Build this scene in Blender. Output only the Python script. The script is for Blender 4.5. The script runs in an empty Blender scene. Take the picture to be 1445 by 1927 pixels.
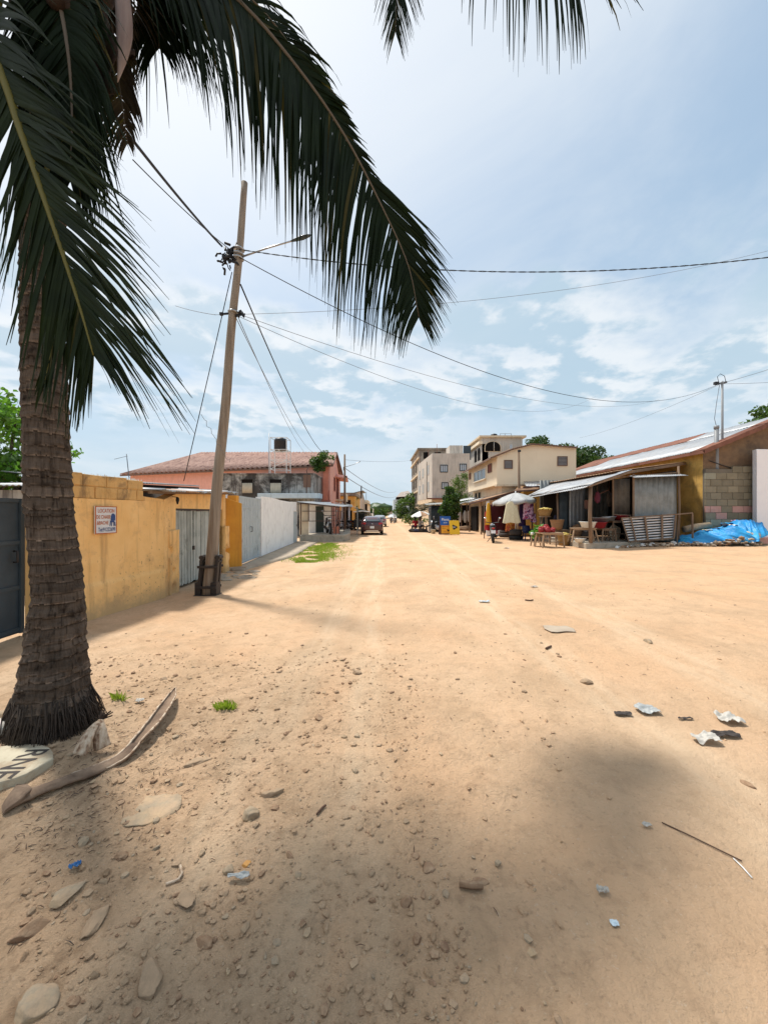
import bpy, math, random
from mathutils import Vector, Matrix, noise
V = Vector
R = math.radians
random.seed(7)
SC = bpy.context.scene
COL = SC.collection
CAM_H, F, CX, HY = 1.6, 722.0, 722.5, 966.0      # camera height, focal length in photo pixels, principal column, horizon row

def sstep(a, b, x):
    t = min(1, max(0, (x-a)/(b-a))); return t*t*(3-2*t)

def fbm(x, y, z=0.0, o=4):
    s, a, f = 0, .5, 1
    for _ in range(o):
        s += a*noise.noise((x*f, y*f, z*f)); a *= .5; f *= 2.03
    return s

def gz(x, y):
    """ground height"""
    z = .10*sstep(9, 13.5, x)*sstep(13, 17.5, y)*(1-sstep(26, 34, y))
    d = math.hypot(x, y)
    k = 1-sstep(14, 40, d)
    z += .05*fbm(x*.22, y*.22, 1, 3)*k
    rough = (1-sstep(.2, 2.4, x))*(1-sstep(3.9, 5.6, y+.25*x))*sstep(-4.2, -3.4, x)
    n = .35+.65*rough
    z += .026*fbm(x*1.7, y*1.7, 5, 4)*k*(n+.15)
    if d < 9:
        z += .034*rough*max(0, fbm(x*4.5+.4*y, y*6.5, 9, 3)-.06)*2.0
        z += .011*n*fbm(x*13, y*15, 3, 2)
    for cx, w in ((-.78, .13), (-.2, .13)):                   # wheel ruts running up the street
        z -= .014*math.exp(-((x-cx-.03*math.sin(y*.6))/w)**2)*sstep(4.2, 7, y)*(1-sstep(18, 30, y))
    z += .10*math.exp(-((x+2.36)**2+(y-2.72)**2)/.35)         # soil heaped round the palm
    return z

def W(px, py, D):                                            # measured photo point at depth D
    return V(((px-CX)/F*D, D, CAM_H-(py-HY)/F*D))
def G(px, py):                                               # measured photo point on the ground
    D = CAM_H*F/(py-HY); x = (px-CX)/F*D
    return V((x, D, gz(x, D)))
def PX(px, D): return (px-CX)/F*D
def PZ(py, D): return CAM_H-(py-HY)/F*D

# ------------------------------------------------------------------ mesh builder
WM = {}
class MB:
    def __init__(s): s.v = []; s.f = []; s.mi = []; s.sm = []; s.col = None
    def add(s, vs, fs, mi=0, smooth=False):
        b = len(s.v); s.v += [V(p) for p in vs]
        for f in fs:
            s.f.append([b+i for i in f]); s.mi.append(mi); s.sm.append(smooth)
        return s
    def para(s, o, a, b, c, mi=0):                           # parallelepiped from a corner and three edges
        o, a, b, c = V(o), V(a), V(b), V(c)
        if a.cross(b).dot(c) < 0: a, b = b, a
        p = [o, o+a, o+a+b, o+b, o+c, o+a+c, o+a+b+c, o+b+c]
        return s.add(p, [(0,3,2,1),(4,5,6,7),(0,1,5,4),(1,2,6,5),(2,3,7,6),(3,0,4,7)], mi)
    def box(s, c, size, rz=0, mi=0, rx=0, ry=0):
        m = Matrix.Rotation(rz,3,'Z') @ Matrix.Rotation(ry,3,'Y') @ Matrix.Rotation(rx,3,'X')
        a, b, d = m@V((size[0],0,0)), m@V((0,size[1],0)), m@V((0,0,size[2]))
        return s.para(V(c)-(a+b+d)/2, a, b, d, mi)
    def bar(s, p, q, w, h=None, mi=0, up=(0,0,1)):           # square bar between two points
        p, q = V(p), V(q); h = h or w; t = (q-p).normalized(); up = V(up)
        if abs(t.dot(up)) > .97: up = V((0,1,0))
        sx = t.cross(up).normalized(); sz = sx.cross(t).normalized()
        return s.para(p-sx*w/2-sz*h/2, sx*w, sz*h, q-p, mi)
    def hexa(s, p, mi=0):                                    # bottom ring 0-3, top ring 4-7
        return s.add(p, [(0,3,2,1),(4,5,6,7),(0,1,5,4),(1,2,6,5),(2,3,7,6),(3,0,4,7)], mi)
    def prism(s, poly, e, mi=0):
        n = len(poly); P = [V(p) for p in poly]; e = V(e)
        nn = V((0,0,0))
        for i in range(n): nn += P[i].cross(P[(i+1) % n])
        if nn.dot(e) < 0: P.reverse()
        return s.add(P+[p+e for p in P], [tuple(range(n-1,-1,-1)), tuple(range(n,2*n))]+[(i,(i+1)%n,n+(i+1)%n,n+i) for i in range(n)], mi)
    def tube(s, pts, r, n=8, mi=0, cap=True, smooth=True, flat=1.0):
        pts = [V(p) for p in pts]; m = len(pts)
        rr = r if isinstance(r, (list, tuple)) else [r]*m
        t0 = (pts[1]-pts[0]).normalized()
        u = t0.orthogonal().normalized() if abs(t0.z) > .95 else t0.cross(V((0,0,1))).normalized()
        vs = []
        for i in range(m):
            t = (pts[min(i+1,m-1)]-pts[max(i-1,0)]).normalized()
            u = (u-t*u.dot(t)).normalized(); w = t.cross(u)
            for k in range(n):
                a = 2*math.pi*k/n
                vs.append(pts[i]+(u*math.cos(a)+w*math.sin(a)*flat)*rr[i])
        fs = [(i*n+k, i*n+(k+1)%n, (i+1)*n+(k+1)%n, (i+1)*n+k) for i in range(m-1) for k in range(n)]
        if cap: fs += [tuple(range(n-1,-1,-1)), tuple((m-1)*n+k for k in range(n))]
        return s.add(vs, fs, mi, smooth)
    def lathe(s, prof, c=(0,0,0), n=16, mi=0, smooth=True, sx=1, sy=1, fn=None, cap=True, axis=None):
        c = V(c); vs = []; m = len(prof)
        M = V((0,0,1)).rotation_difference(V(axis)).to_matrix() if axis else None
        for r, z in prof:
            for k in range(n):
                a = 2*math.pi*k/n; q = r*(fn(a, z) if fn else 1)
                p = V((q*math.cos(a)*sx, q*math.sin(a)*sy, z))
                vs.append(c+(M@p if M else p))
        fs = [(i*n+k, i*n+(k+1)%n, (i+1)*n+(k+1)%n, (i+1)*n+k) for i in range(m-1) for k in range(n)]
        if cap: fs += [tuple(range(n-1,-1,-1)), tuple((m-1)*n+k for k in range(n))]
        return s.add(vs, fs, mi, smooth)
    def grid(s, fn, nu, nv, mi=0, smooth=True, thick=None):
        vs = [V(fn(i/nu, j/nv)) for j in range(nv+1) for i in range(nu+1)]
        fs = [(j*(nu+1)+i, j*(nu+1)+i+1, (j+1)*(nu+1)+i+1, (j+1)*(nu+1)+i) for j in range(nv) for i in range(nu)]
        if thick is not None:
            th = V(thick); N = len(vs); w = nu+1
            vs = vs+[p+th for p in vs]; f2 = [tuple(N+i for i in reversed(f)) for f in fs]
            rim = [j for j in range(w)]+[w*j+nu for j in range(1,nv+1)]+[w*nv+i for i in range(nu-1,-1,-1)]+[w*j for j in range(nv-1,0,-1)]
            fs = fs+f2+[(rim[(k+1)%len(rim)], rim[k], N+rim[k], N+rim[(k+1)%len(rim)]) for k in range(len(rim))]
        return s.add(vs, fs, mi, smooth)
    def sheet(s, a, b, c, d, n, amp, mi=0, th=.006, sag=0.0, rag=0.0, seed=0):
        """corrugated sheet: a-b is the edge across the ridges, d-c the far edge; n ridges"""
        a, b, c, d = map(V, (a, b, c, d)); nrm = (b-a).cross(d-a).normalized()
        if nrm.z < -1e-6 or (abs(nrm.z) < .2 and nrm.y > 0): nrm = -nrm
        def fn(u, v):
            p = (a*(1-u)+b*u)*(1-v)+(d*(1-u)+c*u)*v
            o = amp*math.sin(u*n*2*math.pi)+sag*fbm(u*3+seed, v*3, seed, 2)
            if rag and v in (0.0, 1.0):
                k = math.floor(u*n/9); p = p+((d-a).normalized())*rag*(noise.noise((k*7.3+seed, v*3, 1)))
            return p+nrm*o
        return s.grid(fn, n*4, 3, mi, True, thick=nrm*-th)
    def blob(s, c, size, seed=0, amp=.25, sub=2, mi=0, smooth=True, rot=0, freq=1.3):
        import bmesh
        bm = bmesh.new(); bmesh.ops.create_icosphere(bm, subdivisions=sub, radius=1)
        m = Matrix.Rotation(rot,3,'Z'); vs = []
        for v in bm.verts:
            p = v.co; k = 1+amp*fbm(p.x*freq+seed*3.7, p.y*freq, p.z*freq+seed, 3)*2
            vs.append(V(c)+m@V((p.x*k*size[0], p.y*k*size[1], p.z*k*size[2])))
        fs = [[v.index for v in f.verts] for f in bm.faces]; bm.free()
        return s.add(vs, fs, mi, smooth)
    def build(s, name, mats, parent=None, loc=None, local=False, bevel=0, shade=None, **kw):
        me = bpy.data.meshes.new(name)
        M = WM[parent.name] if parent is not None else (Matrix.Translation(V(loc)) if loc is not None else Matrix())
        if local: vs = [tuple(p) for p in s.v]
        else:
            I = M.inverted(); vs = [tuple(I@p) for p in s.v]
        me.from_pydata(vs, [], s.f)
        for m in (mats if isinstance(mats, (list, tuple)) else [mats]): me.materials.append(m)
        me.polygons.foreach_set('material_index', s.mi)
        me.polygons.foreach_set('use_smooth', s.sm if shade is None else [shade]*len(s.f))
        if s.col:
            at = me.color_attributes.new('tint', 'FLOAT_COLOR', 'CORNER')
            buf = []
            for p in me.polygons:
                c = s.col[p.index]
                for _ in range(p.loop_total): buf += [c[0], c[1], c[2], 1]
            at.data.foreach_set('color', buf)
        me.update()
        o = bpy.data.objects.new(name, me); COL.objects.link(o)
        if parent is not None: o.parent = parent
        elif loc is not None: o.location = V(loc)
        WM[o.name] = M
        if bevel:
            b = o.modifiers.new('bevel', 'BEVEL'); b.width = bevel; b.segments = 2; b.limit_method = 'ANGLE'; b.angle_limit = R(40)
        for k, v in kw.items(): o[k] = v
        return o

def tag(o, label, cat, group=None, kind=None):
    o['label'] = label; o['category'] = cat
    if group: o['group'] = group
    if kind: o['kind'] = kind
    return o
def thing(name, label, cat, loc=(0,0,0), rz=0, group=None):
    o = bpy.data.objects.new(name, None); COL.objects.link(o); o.empty_display_size = .2
    o.location = V(loc); o.rotation_euler = (0,0,rz)
    WM[o.name] = Matrix.Translation(V(loc)) @ Matrix.Rotation(rz,4,'Z')
    return tag(o, label, cat, group)
def copy_tree(o, parent=None):
    c = o.copy(); COL.objects.link(c)
    if parent is not None: c.parent = parent
    for ch in list(o.children): copy_tree(ch, c)
    return c
def dup(root, loc, rz, label, group=None):
    c = copy_tree(root); c.location = V(loc); c.rotation_euler = (0,0,rz); c['label'] = label
    if group: c['group'] = group
    WM[c.name] = Matrix.Translation(V(loc)) @ Matrix.Rotation(rz,4,'Z')
    return c
def struct(o): o['kind'] = 'structure'; return o

# ------------------------------------------------------------------ materials
def newmat(name):
    m = bpy.data.materials.new(name); m.use_nodes = True
    nt = m.node_tree; b = nt.nodes['Principled BSDF']
    return m, nt, b
def nd(nt, t, **kw):
    n = nt.nodes.new(t)
    for k, v in kw.items():
        if k in n.inputs.keys(): n.inputs[k].default_value = v
        else: setattr(n, k, v)
    return n
def c4(c): return (c[0], c[1], c[2], 1)
def mixc(nt, fac, a, b, mode='MIX'):
    n = nt.nodes.new('ShaderNodeMix'); n.data_type = 'RGBA'; n.blend_type = mode
    for sock, v in ((n.inputs[0], fac), (n.inputs[6], a), (n.inputs[7], b)):
        if hasattr(v, 'is_linked'): nt.links.new(v, sock)
        elif isinstance(v, (int, float)): sock.default_value = v
        else: sock.default_value = c4(v)
    return n.outputs[2]
def ramp(nt, src, stops):
    r = nt.nodes.new('ShaderNodeValToRGB'); e = r.color_ramp.elements
    while len(e) < len(stops): e.new(.5)
    for i, (p, c) in enumerate(stops):
        e[i].position = p; e[i].color = c4(c) if not isinstance(c, (int, float)) else (c, c, c, 1)
    nt.links.new(src, r.inputs[0]); return r.outputs[0]
def mth(nt, op, a, b=None, c=None):
    n = nt.nodes.new('ShaderNodeMath'); n.operation = op
    for i, v in enumerate((a, b, c)):
        if v is None: continue
        if hasattr(v, 'is_linked'): nt.links.new(v, n.inputs[i])
        else: n.inputs[i].default_value = v
    return n.outputs[0]
def coords(nt, scale=(1,1,1), kind='Object'):
    tc = nt.nodes.new('ShaderNodeTexCoord'); mp = nt.nodes.new('ShaderNodeMapping')
    nt.links.new(tc.outputs[kind], mp.inputs[0]); mp.inputs['Scale'].default_value = scale
    return mp.outputs[0]
def noi(nt, vec, scale, detail=5, rough=.55, dist=0):
    n = nt.nodes.new('ShaderNodeTexNoise'); nt.links.new(vec, n.inputs['Vector'])
    n.inputs['Scale'].default_value = scale; n.inputs['Detail'].default_value = detail
    n.inputs['Roughness'].default_value = rough; n.inputs['Distortion'].default_value = dist
    return n.outputs['Fac']
def bumpn(nt, b, h, strength=.3, dist=.02):
    n = nt.nodes.new('ShaderNodeBump'); n.inputs['Strength'].default_value = strength; n.inputs['Distance'].default_value = dist
    nt.links.new(h, n.inputs['Height']); nt.links.new(n.outputs[0], b.inputs['Normal']); return n
def surf(name, col, col2=None, rough=.85, scale=3, stain=None, sscale=1.2, slo=.55, shi=.7, streak=None, stlo=.55, sthi=.72,
         bump=.25, bscale=40, bdist=.01, metal=0, spec=.3, tint=False, squash=(1,1,1), speck=None, splash=None):
    """general weathered surface: two-tone mottling, patches, run-off streaks, fine bump"""
    m, nt, b = newmat(name)
    v = coords(nt, squash)
    base = mixc(nt, ramp(nt, noi(nt, v, scale, 6, .6), [(.35,0),(.65,1)]), col, col2 or [c*.82 for c in col])
    if tint:
        a = nt.nodes.new('ShaderNodeVertexColor'); a.layer_name = 'tint'
        base = mixc(nt, 1.0, base, a.outputs[0], 'MULTIPLY')
    if stain:
        base = mixc(nt, ramp(nt, noi(nt, v, sscale, 8, .68, .4), [(slo,0),(shi,1)]), base, stain)
    if streak:
        v2 = coords(nt, (5,5,.35))
        base = mixc(nt, ramp(nt, noi(nt, v2, 1.3, 6, .65), [(stlo,0),(sthi,.85)]), base, streak)
    if speck:
        base = mixc(nt, mth(nt, 'MULTIPLY', ramp(nt, noi(nt, v, 17, 5, .7), [(.60,0),(.68,.9)]), ramp(nt, noi(nt, v, 1.1, 3), [(.42,0),(.6,1)])), base, speck)
    if splash:
        sx = nt.nodes.new('ShaderNodeSeparateXYZ'); nt.links.new(v, sx.inputs[0])
        zz_ = mth(nt, 'SUBTRACT', sx.outputs[2], mth(nt, 'MULTIPLY', noi(nt, v, 3.2, 7, .7), .9))
        base = mixc(nt, ramp(nt, mth(nt, 'MULTIPLY', zz_, -1.6), [(.22,0),(.62,.75)]), base, splash)
    nt.links.new(base, b.inputs['Base Color'])
    b.inputs['Roughness'].default_value = rough; b.inputs['Metallic'].default_value = metal
    b.inputs['Specular IOR Level'].default_value = spec
    if bump: bumpn(nt, b, noi(nt, v, bscale, 6, .65), bump, bdist)
    return m
def plain(name, col, rough=.6, metal=0, spec=.4, coat=0):
    m, nt, b = newmat(name)
    v = coords(nt)
    nt.links.new(mixc(nt, noi(nt, v, 9, 4), [c*.85 for c in col], [min(1,c*1.12) for c in col]), b.inputs['Base Color'])
    b.inputs['Roughness'].default_value = rough; b.inputs['Metallic'].default_value = metal
    b.inputs['Specular IOR Level'].default_value = spec; b.inputs['Coat Weight'].default_value = coat
    return m
def leafm(name, col, col2, trans=.35, rough=.45, spec=.4):
    m, nt, b = newmat(name)
    v = coords(nt)
    c = mixc(nt, ramp(nt, noi(nt, v, 2.6, 4, .7), [(.3,0),(.7,1)]), col, col2)
    nt.links.new(c, b.inputs['Base Color']); b.inputs['Roughness'].default_value = rough
    b.inputs['Specular IOR Level'].default_value = spec
    t = nt.nodes.new('ShaderNodeBsdfTranslucent')
    nt.links.new(mixc(nt, .6, c, (col2[0]*1.5, col2[1]*1.5, col2[2]*.5)), t.inputs[0])
    mx = nt.nodes.new('ShaderNodeMixShader'); mx.inputs[0].default_value = trans
    nt.links.new(b.outputs[0], mx.inputs[1]); nt.links.new(t.outputs[0], mx.inputs[2])
    nt.links.new(mx.outputs[0], nt.nodes['Material Output'].inputs[0])
    return m

M = {}
M['yellow'] = surf('yellow_plaster', (.92,.585,.245), (.85,.515,.195), stain=(.62,.38,.17), sscale=2.2, slo=.53, shi=.70, streak=(.42,.24,.10), stlo=.54, sthi=.74, bump=.6, bscale=22, speck=(.22,.13,.06), splash=(.50,.34,.18))
M['yellow_block'] = surf('yellow_washed_block', (.72,.45,.18), (.6,.36,.13), stain=(.25,.16,.08), sscale=2.6, slo=.5, shi=.66, streak=(.30,.17,.07), bump=.9, bscale=20, bdist=.02)
M['ochre'] = surf('ochre_plaster', (.68,.34,.05), (.60,.28,.045), streak=(.42,.20,.04), bump=.3)
M['ochre_old'] = surf('old_ochre_plaster', (.74,.46,.13), (.62,.36,.09), stain=(.24,.15,.06), sscale=.5, slo=.52, shi=.72, streak=(.30,.17,.06), bump=.4, bscale=14)
M['shaded_gable'] = surf('shaded_brown_render', (.25,.16,.09), (.17,.11,.07), stain=(.09,.06,.045), sscale=.7, bump=.5, bscale=10)  # gable of the ochre building, its shade put into the brown
M['white'] = surf('white_wash', (.88,.88,.87), (.80,.80,.80), stain=(.66,.65,.63), sscale=1.8, streak=(.68,.67,.66), bump=.4, bscale=24)
M['white_clean'] = surf('white_paint', (.88,.87,.88), (.84,.83,.85), bump=.1)
M['pink'] = surf('pink_plaster', (.82,.43,.34), (.74,.38,.30), streak=(.62,.34,.27), bump=.2)
M['pink_dark'] = surf('deep_pink_plaster', (.66,.24,.16), (.58,.2,.13), bump=.2)
M['stained'] = surf('mould_stained_concrete', (.42,.41,.38), (.3,.29,.27), stain=(.055,.05,.045), sscale=.55, slo=.44, shi=.56, streak=(.08,.07,.065), stlo=.5, sthi=.62, bump=.4, bscale=9)
M['blueslab'] = surf('pale_blue_paint', (.50,.60,.66), (.43,.52,.58), streak=(.3,.37,.4))
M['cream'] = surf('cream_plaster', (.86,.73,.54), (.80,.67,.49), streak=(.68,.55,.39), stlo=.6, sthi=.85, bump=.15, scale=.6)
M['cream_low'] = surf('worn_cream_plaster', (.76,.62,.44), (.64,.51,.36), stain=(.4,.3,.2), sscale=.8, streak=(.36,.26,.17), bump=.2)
M['greybld'] = surf('raw_grey_render', (.60,.54,.47), (.50,.45,.39), stain=(.36,.32,.28), sscale=.25, streak=(.30,.27,.24), stlo=.5, sthi=.7, scale=.4, bump=.2)
M['rawblock'] = surf('unfinished_concrete', (.37,.32,.26), (.25,.21,.17), stain=(.10,.085,.07), sscale=.3, slo=.5, shi=.66, streak=(.13,.11,.09), scale=.7, bump=.5, bscale=4, bdist=.1)
M['concrete'] = surf('cement', (.42,.37,.30), (.32,.28,.22), stain=(.22,.19,.15), sscale=2, bump=.5, bscale=22)
M['walk'] = surf('worn_pavement', (.44,.36,.27), (.36,.29,.22), stain=(.26,.21,.17), sscale=1.5, bump=.4, bscale=18)
M['block'] = surf('cement_block', (.95,.95,.95), (.8,.8,.78), scale=2.2, stain=(.17,.14,.10), sscale=.8, slo=.6, shi=.85, tint=True, bump=.7, bscale=14, bdist=.02)
M['mortar'] = surf('dark_mortar', (.22,.19,.15), (.15,.13,.10), bump=.5)
M['zinc'] = surf('zinc_sheet', (.42,.43,.44), (.32,.33,.34), rough=.55, metal=.6, stain=(.30,.27,.25), sscale=.6, slo=.6, shi=.8, bump=.05, squash=(1,1,1))
M['zinc_bright'] = surf('bright_zinc_sheet', (.40,.415,.43), (.31,.32,.335), rough=.55, metal=.5, stain=(.36,.30,.25), sscale=.8, slo=.55, shi=.72, streak=(.34,.32,.31), stlo=.56, sthi=.75, bump=.05)
M['rust'] = surf('rusty_sheet', (.26,.115,.075), (.19,.08,.055), rough=.75, stain=(.12,.05,.035), sscale=.8, metal=.15, bump=.2)
M['roofpink'] = surf('faded_red_fibre_sheet', (.40,.25,.20), (.28,.165,.13), rough=.8, stain=(.16,.085,.07), sscale=1.4, slo=.5, shi=.66, streak=(.5,.33,.27), bump=.3, bscale=6)
M['rusttan'] = surf('tan_rusted_sheet', (.42,.27,.17), (.33,.19,.11), rough=.7, stain=(.18,.09,.05), sscale=1, metal=.2, bump=.1)
M['dullsheet'] = surf('dull_grey_sheet', (.30,.31,.30), (.22,.23,.22), rough=.6, metal=.35, stain=(.15,.13,.11), sscale=.9, slo=.55, shi=.8, streak=(.15,.15,.14), bump=.1)
M['darksheet'] = surf('dark_brown_sheet', (.13,.115,.095), (.08,.07,.06), rough=.7, metal=.2, streak=(.05,.045,.04), bump=.1)  # dark brown-grey with near-black streaks
M['slatzinc'] = surf('shiny_zinc_strip', (.66,.67,.68), (.5,.51,.52), rough=.4, metal=.4, bump=.05)
M['gategrey'] = surf('weathered_grey_gate', (.46,.49,.46), (.34,.37,.35), rough=.75, streak=(.14,.15,.13), stlo=.5, sthi=.75, stain=(.18,.2,.17), sscale=2, bump=.3)
M['gateblue'] = surf('blue_grey_painted_steel', (.46,.52,.55), (.40,.46,.49), rough=.5, stain=(.25,.29,.31), sscale=2, bump=.05, spec=.4)
M['gatedark'] = surf('dark_slate_steel', (.055,.075,.09), (.04,.055,.068), rough=.5, bump=.1)
M['darksteel'] = plain('dark_angle_iron', (.035,.028,.026), .6)
M['brownsteel'] = plain('brown_painted_steel', (.085,.05,.042), .6)
M['wood'] = surf('grey_brown_wood', (.24,.165,.11), (.16,.105,.07), rough=.85, squash=(6,6,.7), scale=2, bump=.5, bscale=14)
M['woodpole'] = surf('weathered_pole_wood', (.34,.285,.225), (.22,.18,.14), rough=.85, squash=(9,9,.5), scale=2, streak=(.16,.11,.075), stlo=.5, sthi=.7, bump=.6, bscale=10)
M['woodlight'] = surf('pale_plank_wood', (.40,.28,.18), (.30,.20,.125), rough=.8, squash=(1,8,8), scale=2, bump=.3)
M['wooddark'] = surf('dark_red_wood', (.13,.065,.05), (.09,.045,.035), rough=.75, squash=(1,1,.6), bump=.2)
M['black'] = plain('black_rubber', (.012,.012,.013), .75)
M['blackplastic'] = plain('black_plastic', (.016,.016,.018), .38)
M['void'] = plain('unlit_interior', (.012,.010,.009), .9, spec=.1)  # near-black colour carries the shade inside openings and gaps
M['cable'] = plain('black_cable', (.015,.016,.02), .6)
M['cablegrey'] = plain('grey_cable', (.16,.18,.21), .6)
M['steel'] = plain('galvanised_steel', (.42,.43,.44), .4, .8)
M['chrome'] = plain('chrome', (.75,.75,.76), .15, 1)
M['glass'] = plain('dark_window_glass', (.05,.065,.075), .08, 0, .7)
M['glasspale'] = plain('pale_window_glass', (.45,.5,.55), .15, 0, .6)
M['louvre'] = plain('grey_louvre', (.22,.22,.23), .4)
M['brownframe'] = plain('brown_window_frame', (.16,.09,.06), .6)
M['darkframe'] = plain('black_window_frame', (.025,.03,.035), .5)
M['whiteframe'] = plain('white_window_frame', (.7,.7,.68), .5)
M['beigecloth'] = surf('beige_cloth', (.52,.46,.36), (.42,.37,.28), squash=(8,8,.6), bump=.2)
M['shutterred'] = plain('red_brown_shutter', (.24,.065,.04), .6)
M['greendoor'] = plain('dark_green_door', (.035,.05,.045), .6)
M['maroon'] = plain('maroon_car_paint', (.055,.010,.016), .25, 0, .5, .8)
M['paintgrey'] = plain('grey_car_paint', (.30,.31,.33), .25, .2, .5, .7)
M['paintwhite'] = plain('white_car_paint', (.72,.72,.72), .25, 0, .5, .7)
M['redlens'] = plain('red_lamp_lens', (.45,.02,.02), .2)
M['whiteplate'] = plain('white_number_plate', (.75,.75,.75), .5)
M['whiteplastic'] = plain('white_plastic', (.74,.74,.72), .45)
M['silverplastic'] = plain('silver_plastic', (.45,.45,.46), .35, .4)
M['tank'] = plain('black_polyethylene', (.014,.014,.016), .45)
M['terracotta'] = surf('basket_weave', (.33,.19,.10), (.24,.13,.07), squash=(1,1,8), scale=4, bump=.6, bscale=8)
M['basket'] = surf('yellow_basket', (.34,.22,.09), (.22,.13,.05), squash=(1,1,9), scale=4, bump=.6, bscale=8)
M['enamel'] = plain('white_enamel', (.72,.70,.64), .3)
M['alu'] = plain('dull_aluminium', (.55,.55,.55), .35, .85)
M['redplastic'] = plain('dark_red_plastic', (.25,.015,.02), .35)
M['banana'] = plain('pale_yellow_fruit', (.72,.56,.16), .5)
M['redtin'] = plain('red_tomato', (.36,.02,.02), .35)
M['lettuce'] = leafm('lettuce_leaf', (.06,.19,.02), (.14,.33,.045), .3)
M['chairblue'] = plain('navy_plastic', (.015,.022,.08), .35)
M['tarp'] = None
M['skin'] = plain('dark_brown_skin', (.06,.032,.021), .5)
M['hair'] = plain('black_hair', (.01,.009,.008), .8)
M['dressmaroon'] = plain('maroon_cloth', (.10,.016,.035), .85)
M['pinkcloth'] = plain('pink_cloth', (.62,.30,.42), .85)
M['redcloth'] = plain('red_cloth', (.38,.025,.035), .85)
M['navycloth'] = plain('navy_cloth', (.02,.022,.05), .85)
M['whitecloth'] = plain('white_cloth', (.72,.71,.68), .85)
M['umbrellacloth'] = surf('grey_white_canvas', (.46,.46,.45), (.36,.36,.36), stain=(.28,.26,.24), sscale=2, bump=.1)
M['signwhite'] = surf('sign_white', (.70,.71,.72), (.62,.63,.64), bump=.05)
M['inkred'] = plain('orange_red_lettering', (.50,.13,.035), .6)
M['inkblue'] = plain('blue_lettering', (.03,.07,.22), .6)
M['boardblue'] = plain('blue_board', (.015,.10,.38), .5)
M['boardyellow'] = plain('yellow_board', (.78,.50,.02), .5)
M['boardorange'] = plain('orange_board', (.78,.36,.02), .5)
M['inkwhite'] = plain('white_lettering', (.8,.8,.8), .6)
M['inkblack'] = plain('dark_lettering', (.03,.025,.02), .6)
M['husk'] = surf('dry_husk', (.60,.49,.37), (.34,.22,.14), stain=(.16,.09,.055), slo=.52, shi=.64, sscale=9, squash=(4,4,1.2), scale=9, bump=.6, bscale=10)
M['drystem'] = surf('dry_frond_stalk', (.31,.215,.145), (.11,.07,.048), scale=5, squash=(1,1,1), stain=(.06,.04,.03), sscale=3.5, slo=.55, shi=.66, bump=.5, bscale=25)
M['slab'] = surf('pale_cement_slab', (.52,.46,.34), (.42,.37,.27), stain=(.36,.28,.19), slo=.48, shi=.62, sscale=7, bump=.4, bscale=40, bdist=.004)
def dusty(m):
    nt = m.node_tree; b = nt.nodes['Principled BSDF']; src = b.inputs['Base Color'].links[0].from_socket
    g = nt.nodes.new('ShaderNodeNewGeometry'); s = nt.nodes.new('ShaderNodeSeparateXYZ'); nt.links.new(g.outputs['True Normal'], s.inputs[0])
    f = mth(nt, 'MULTIPLY', ramp(nt, s.outputs[2], [(.25,0),(.85,.7)]), ramp(nt, noi(nt, coords(nt), 18, 5, .7), [(.38,.0),(.62,1)]))
    nt.links.new(mixc(nt, f, src, (.45,.31,.195)), b.inputs['Base Color']); return m
M['stone'] = surf('dusty_stone', (.33,.235,.15), (.24,.165,.105), scale=9, stain=(.40,.29,.18), sscale=5, bump=.5, bscale=40)
M['stonegrey'] = surf('grey_stone', (.33,.265,.185), (.24,.185,.125), scale=12, stain=(.42,.30,.18), slo=.45, shi=.6, sscale=6, bump=.5, bscale=40)
M['clod'] = surf('brown_clod', (.27,.165,.095), (.19,.11,.065), scale=10, bump=.6, bscale=40)
for k_ in ('stone','stonegrey','clod'): dusty(M[k_])
M['rubble'] = surf('broken_rubble', (.38,.31,.23), (.22,.17,.13), scale=4, stain=(.5,.46,.42), sscale=3, slo=.6, shi=.7, bump=.5)
M['bag'] = plain('thin_white_plastic', (.47,.44,.39), .5)
M['bluebag'] = plain('blue_plastic_scrap', (.04,.16,.38), .4)
M['orangestone'] = plain('orange_pebble', (.55,.27,.07), .6)
M['twig'] = plain('dry_twig', (.10,.055,.035), .85)
M['greyscrap'] = plain('grey_plastic_scrap', (.36,.37,.36), .45)
M['charred'] = plain('charred_scrap', (.05,.04,.035), .8)
M['leaf_far'] = leafm('dark_tree_leaf', (.022,.052,.012), (.055,.11,.022), .25)
M['leaf_mid'] = leafm('green_tree_leaf', (.035,.085,.012), (.10,.19,.03), .3)
M['leaf_light'] = leafm('pale_tree_leaf', (.11,.17,.045), (.2,.27,.09), .35)
M['leaf_bright'] = leafm('bright_tree_leaf', (.07,.20,.02), (.16,.34,.05), .45)
M['grass'] = leafm('grass_blade', (.14,.24,.025), (.30,.40,.06), .35)
M['bark'] = surf('tree_bark', (.16,.12,.09), (.10,.075,.055), squash=(3,3,.7), bump=.6)
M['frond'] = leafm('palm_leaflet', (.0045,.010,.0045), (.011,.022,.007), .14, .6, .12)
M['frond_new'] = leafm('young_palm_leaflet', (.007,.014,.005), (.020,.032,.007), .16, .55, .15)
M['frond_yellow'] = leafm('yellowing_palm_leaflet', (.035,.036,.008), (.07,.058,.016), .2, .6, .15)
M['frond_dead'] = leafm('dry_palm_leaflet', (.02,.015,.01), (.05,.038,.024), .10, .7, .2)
M['rachis'] = plain('green_yellow_stalk', (.13,.115,.016), .5)
M['rachisbrown'] = plain('pale_brown_stalk', (.13,.105,.075), .6)
M['fibre'] = surf('palm_fibre', (.045,.027,.018), (.022,.014,.010), squash=(1,1,4), scale=6, bump=.7, bscale=18)
M['spathe'] = surf('dry_spathe', (.30,.25,.235), (.2,.155,.145), squash=(6,6,.6), bump=.3)
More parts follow.
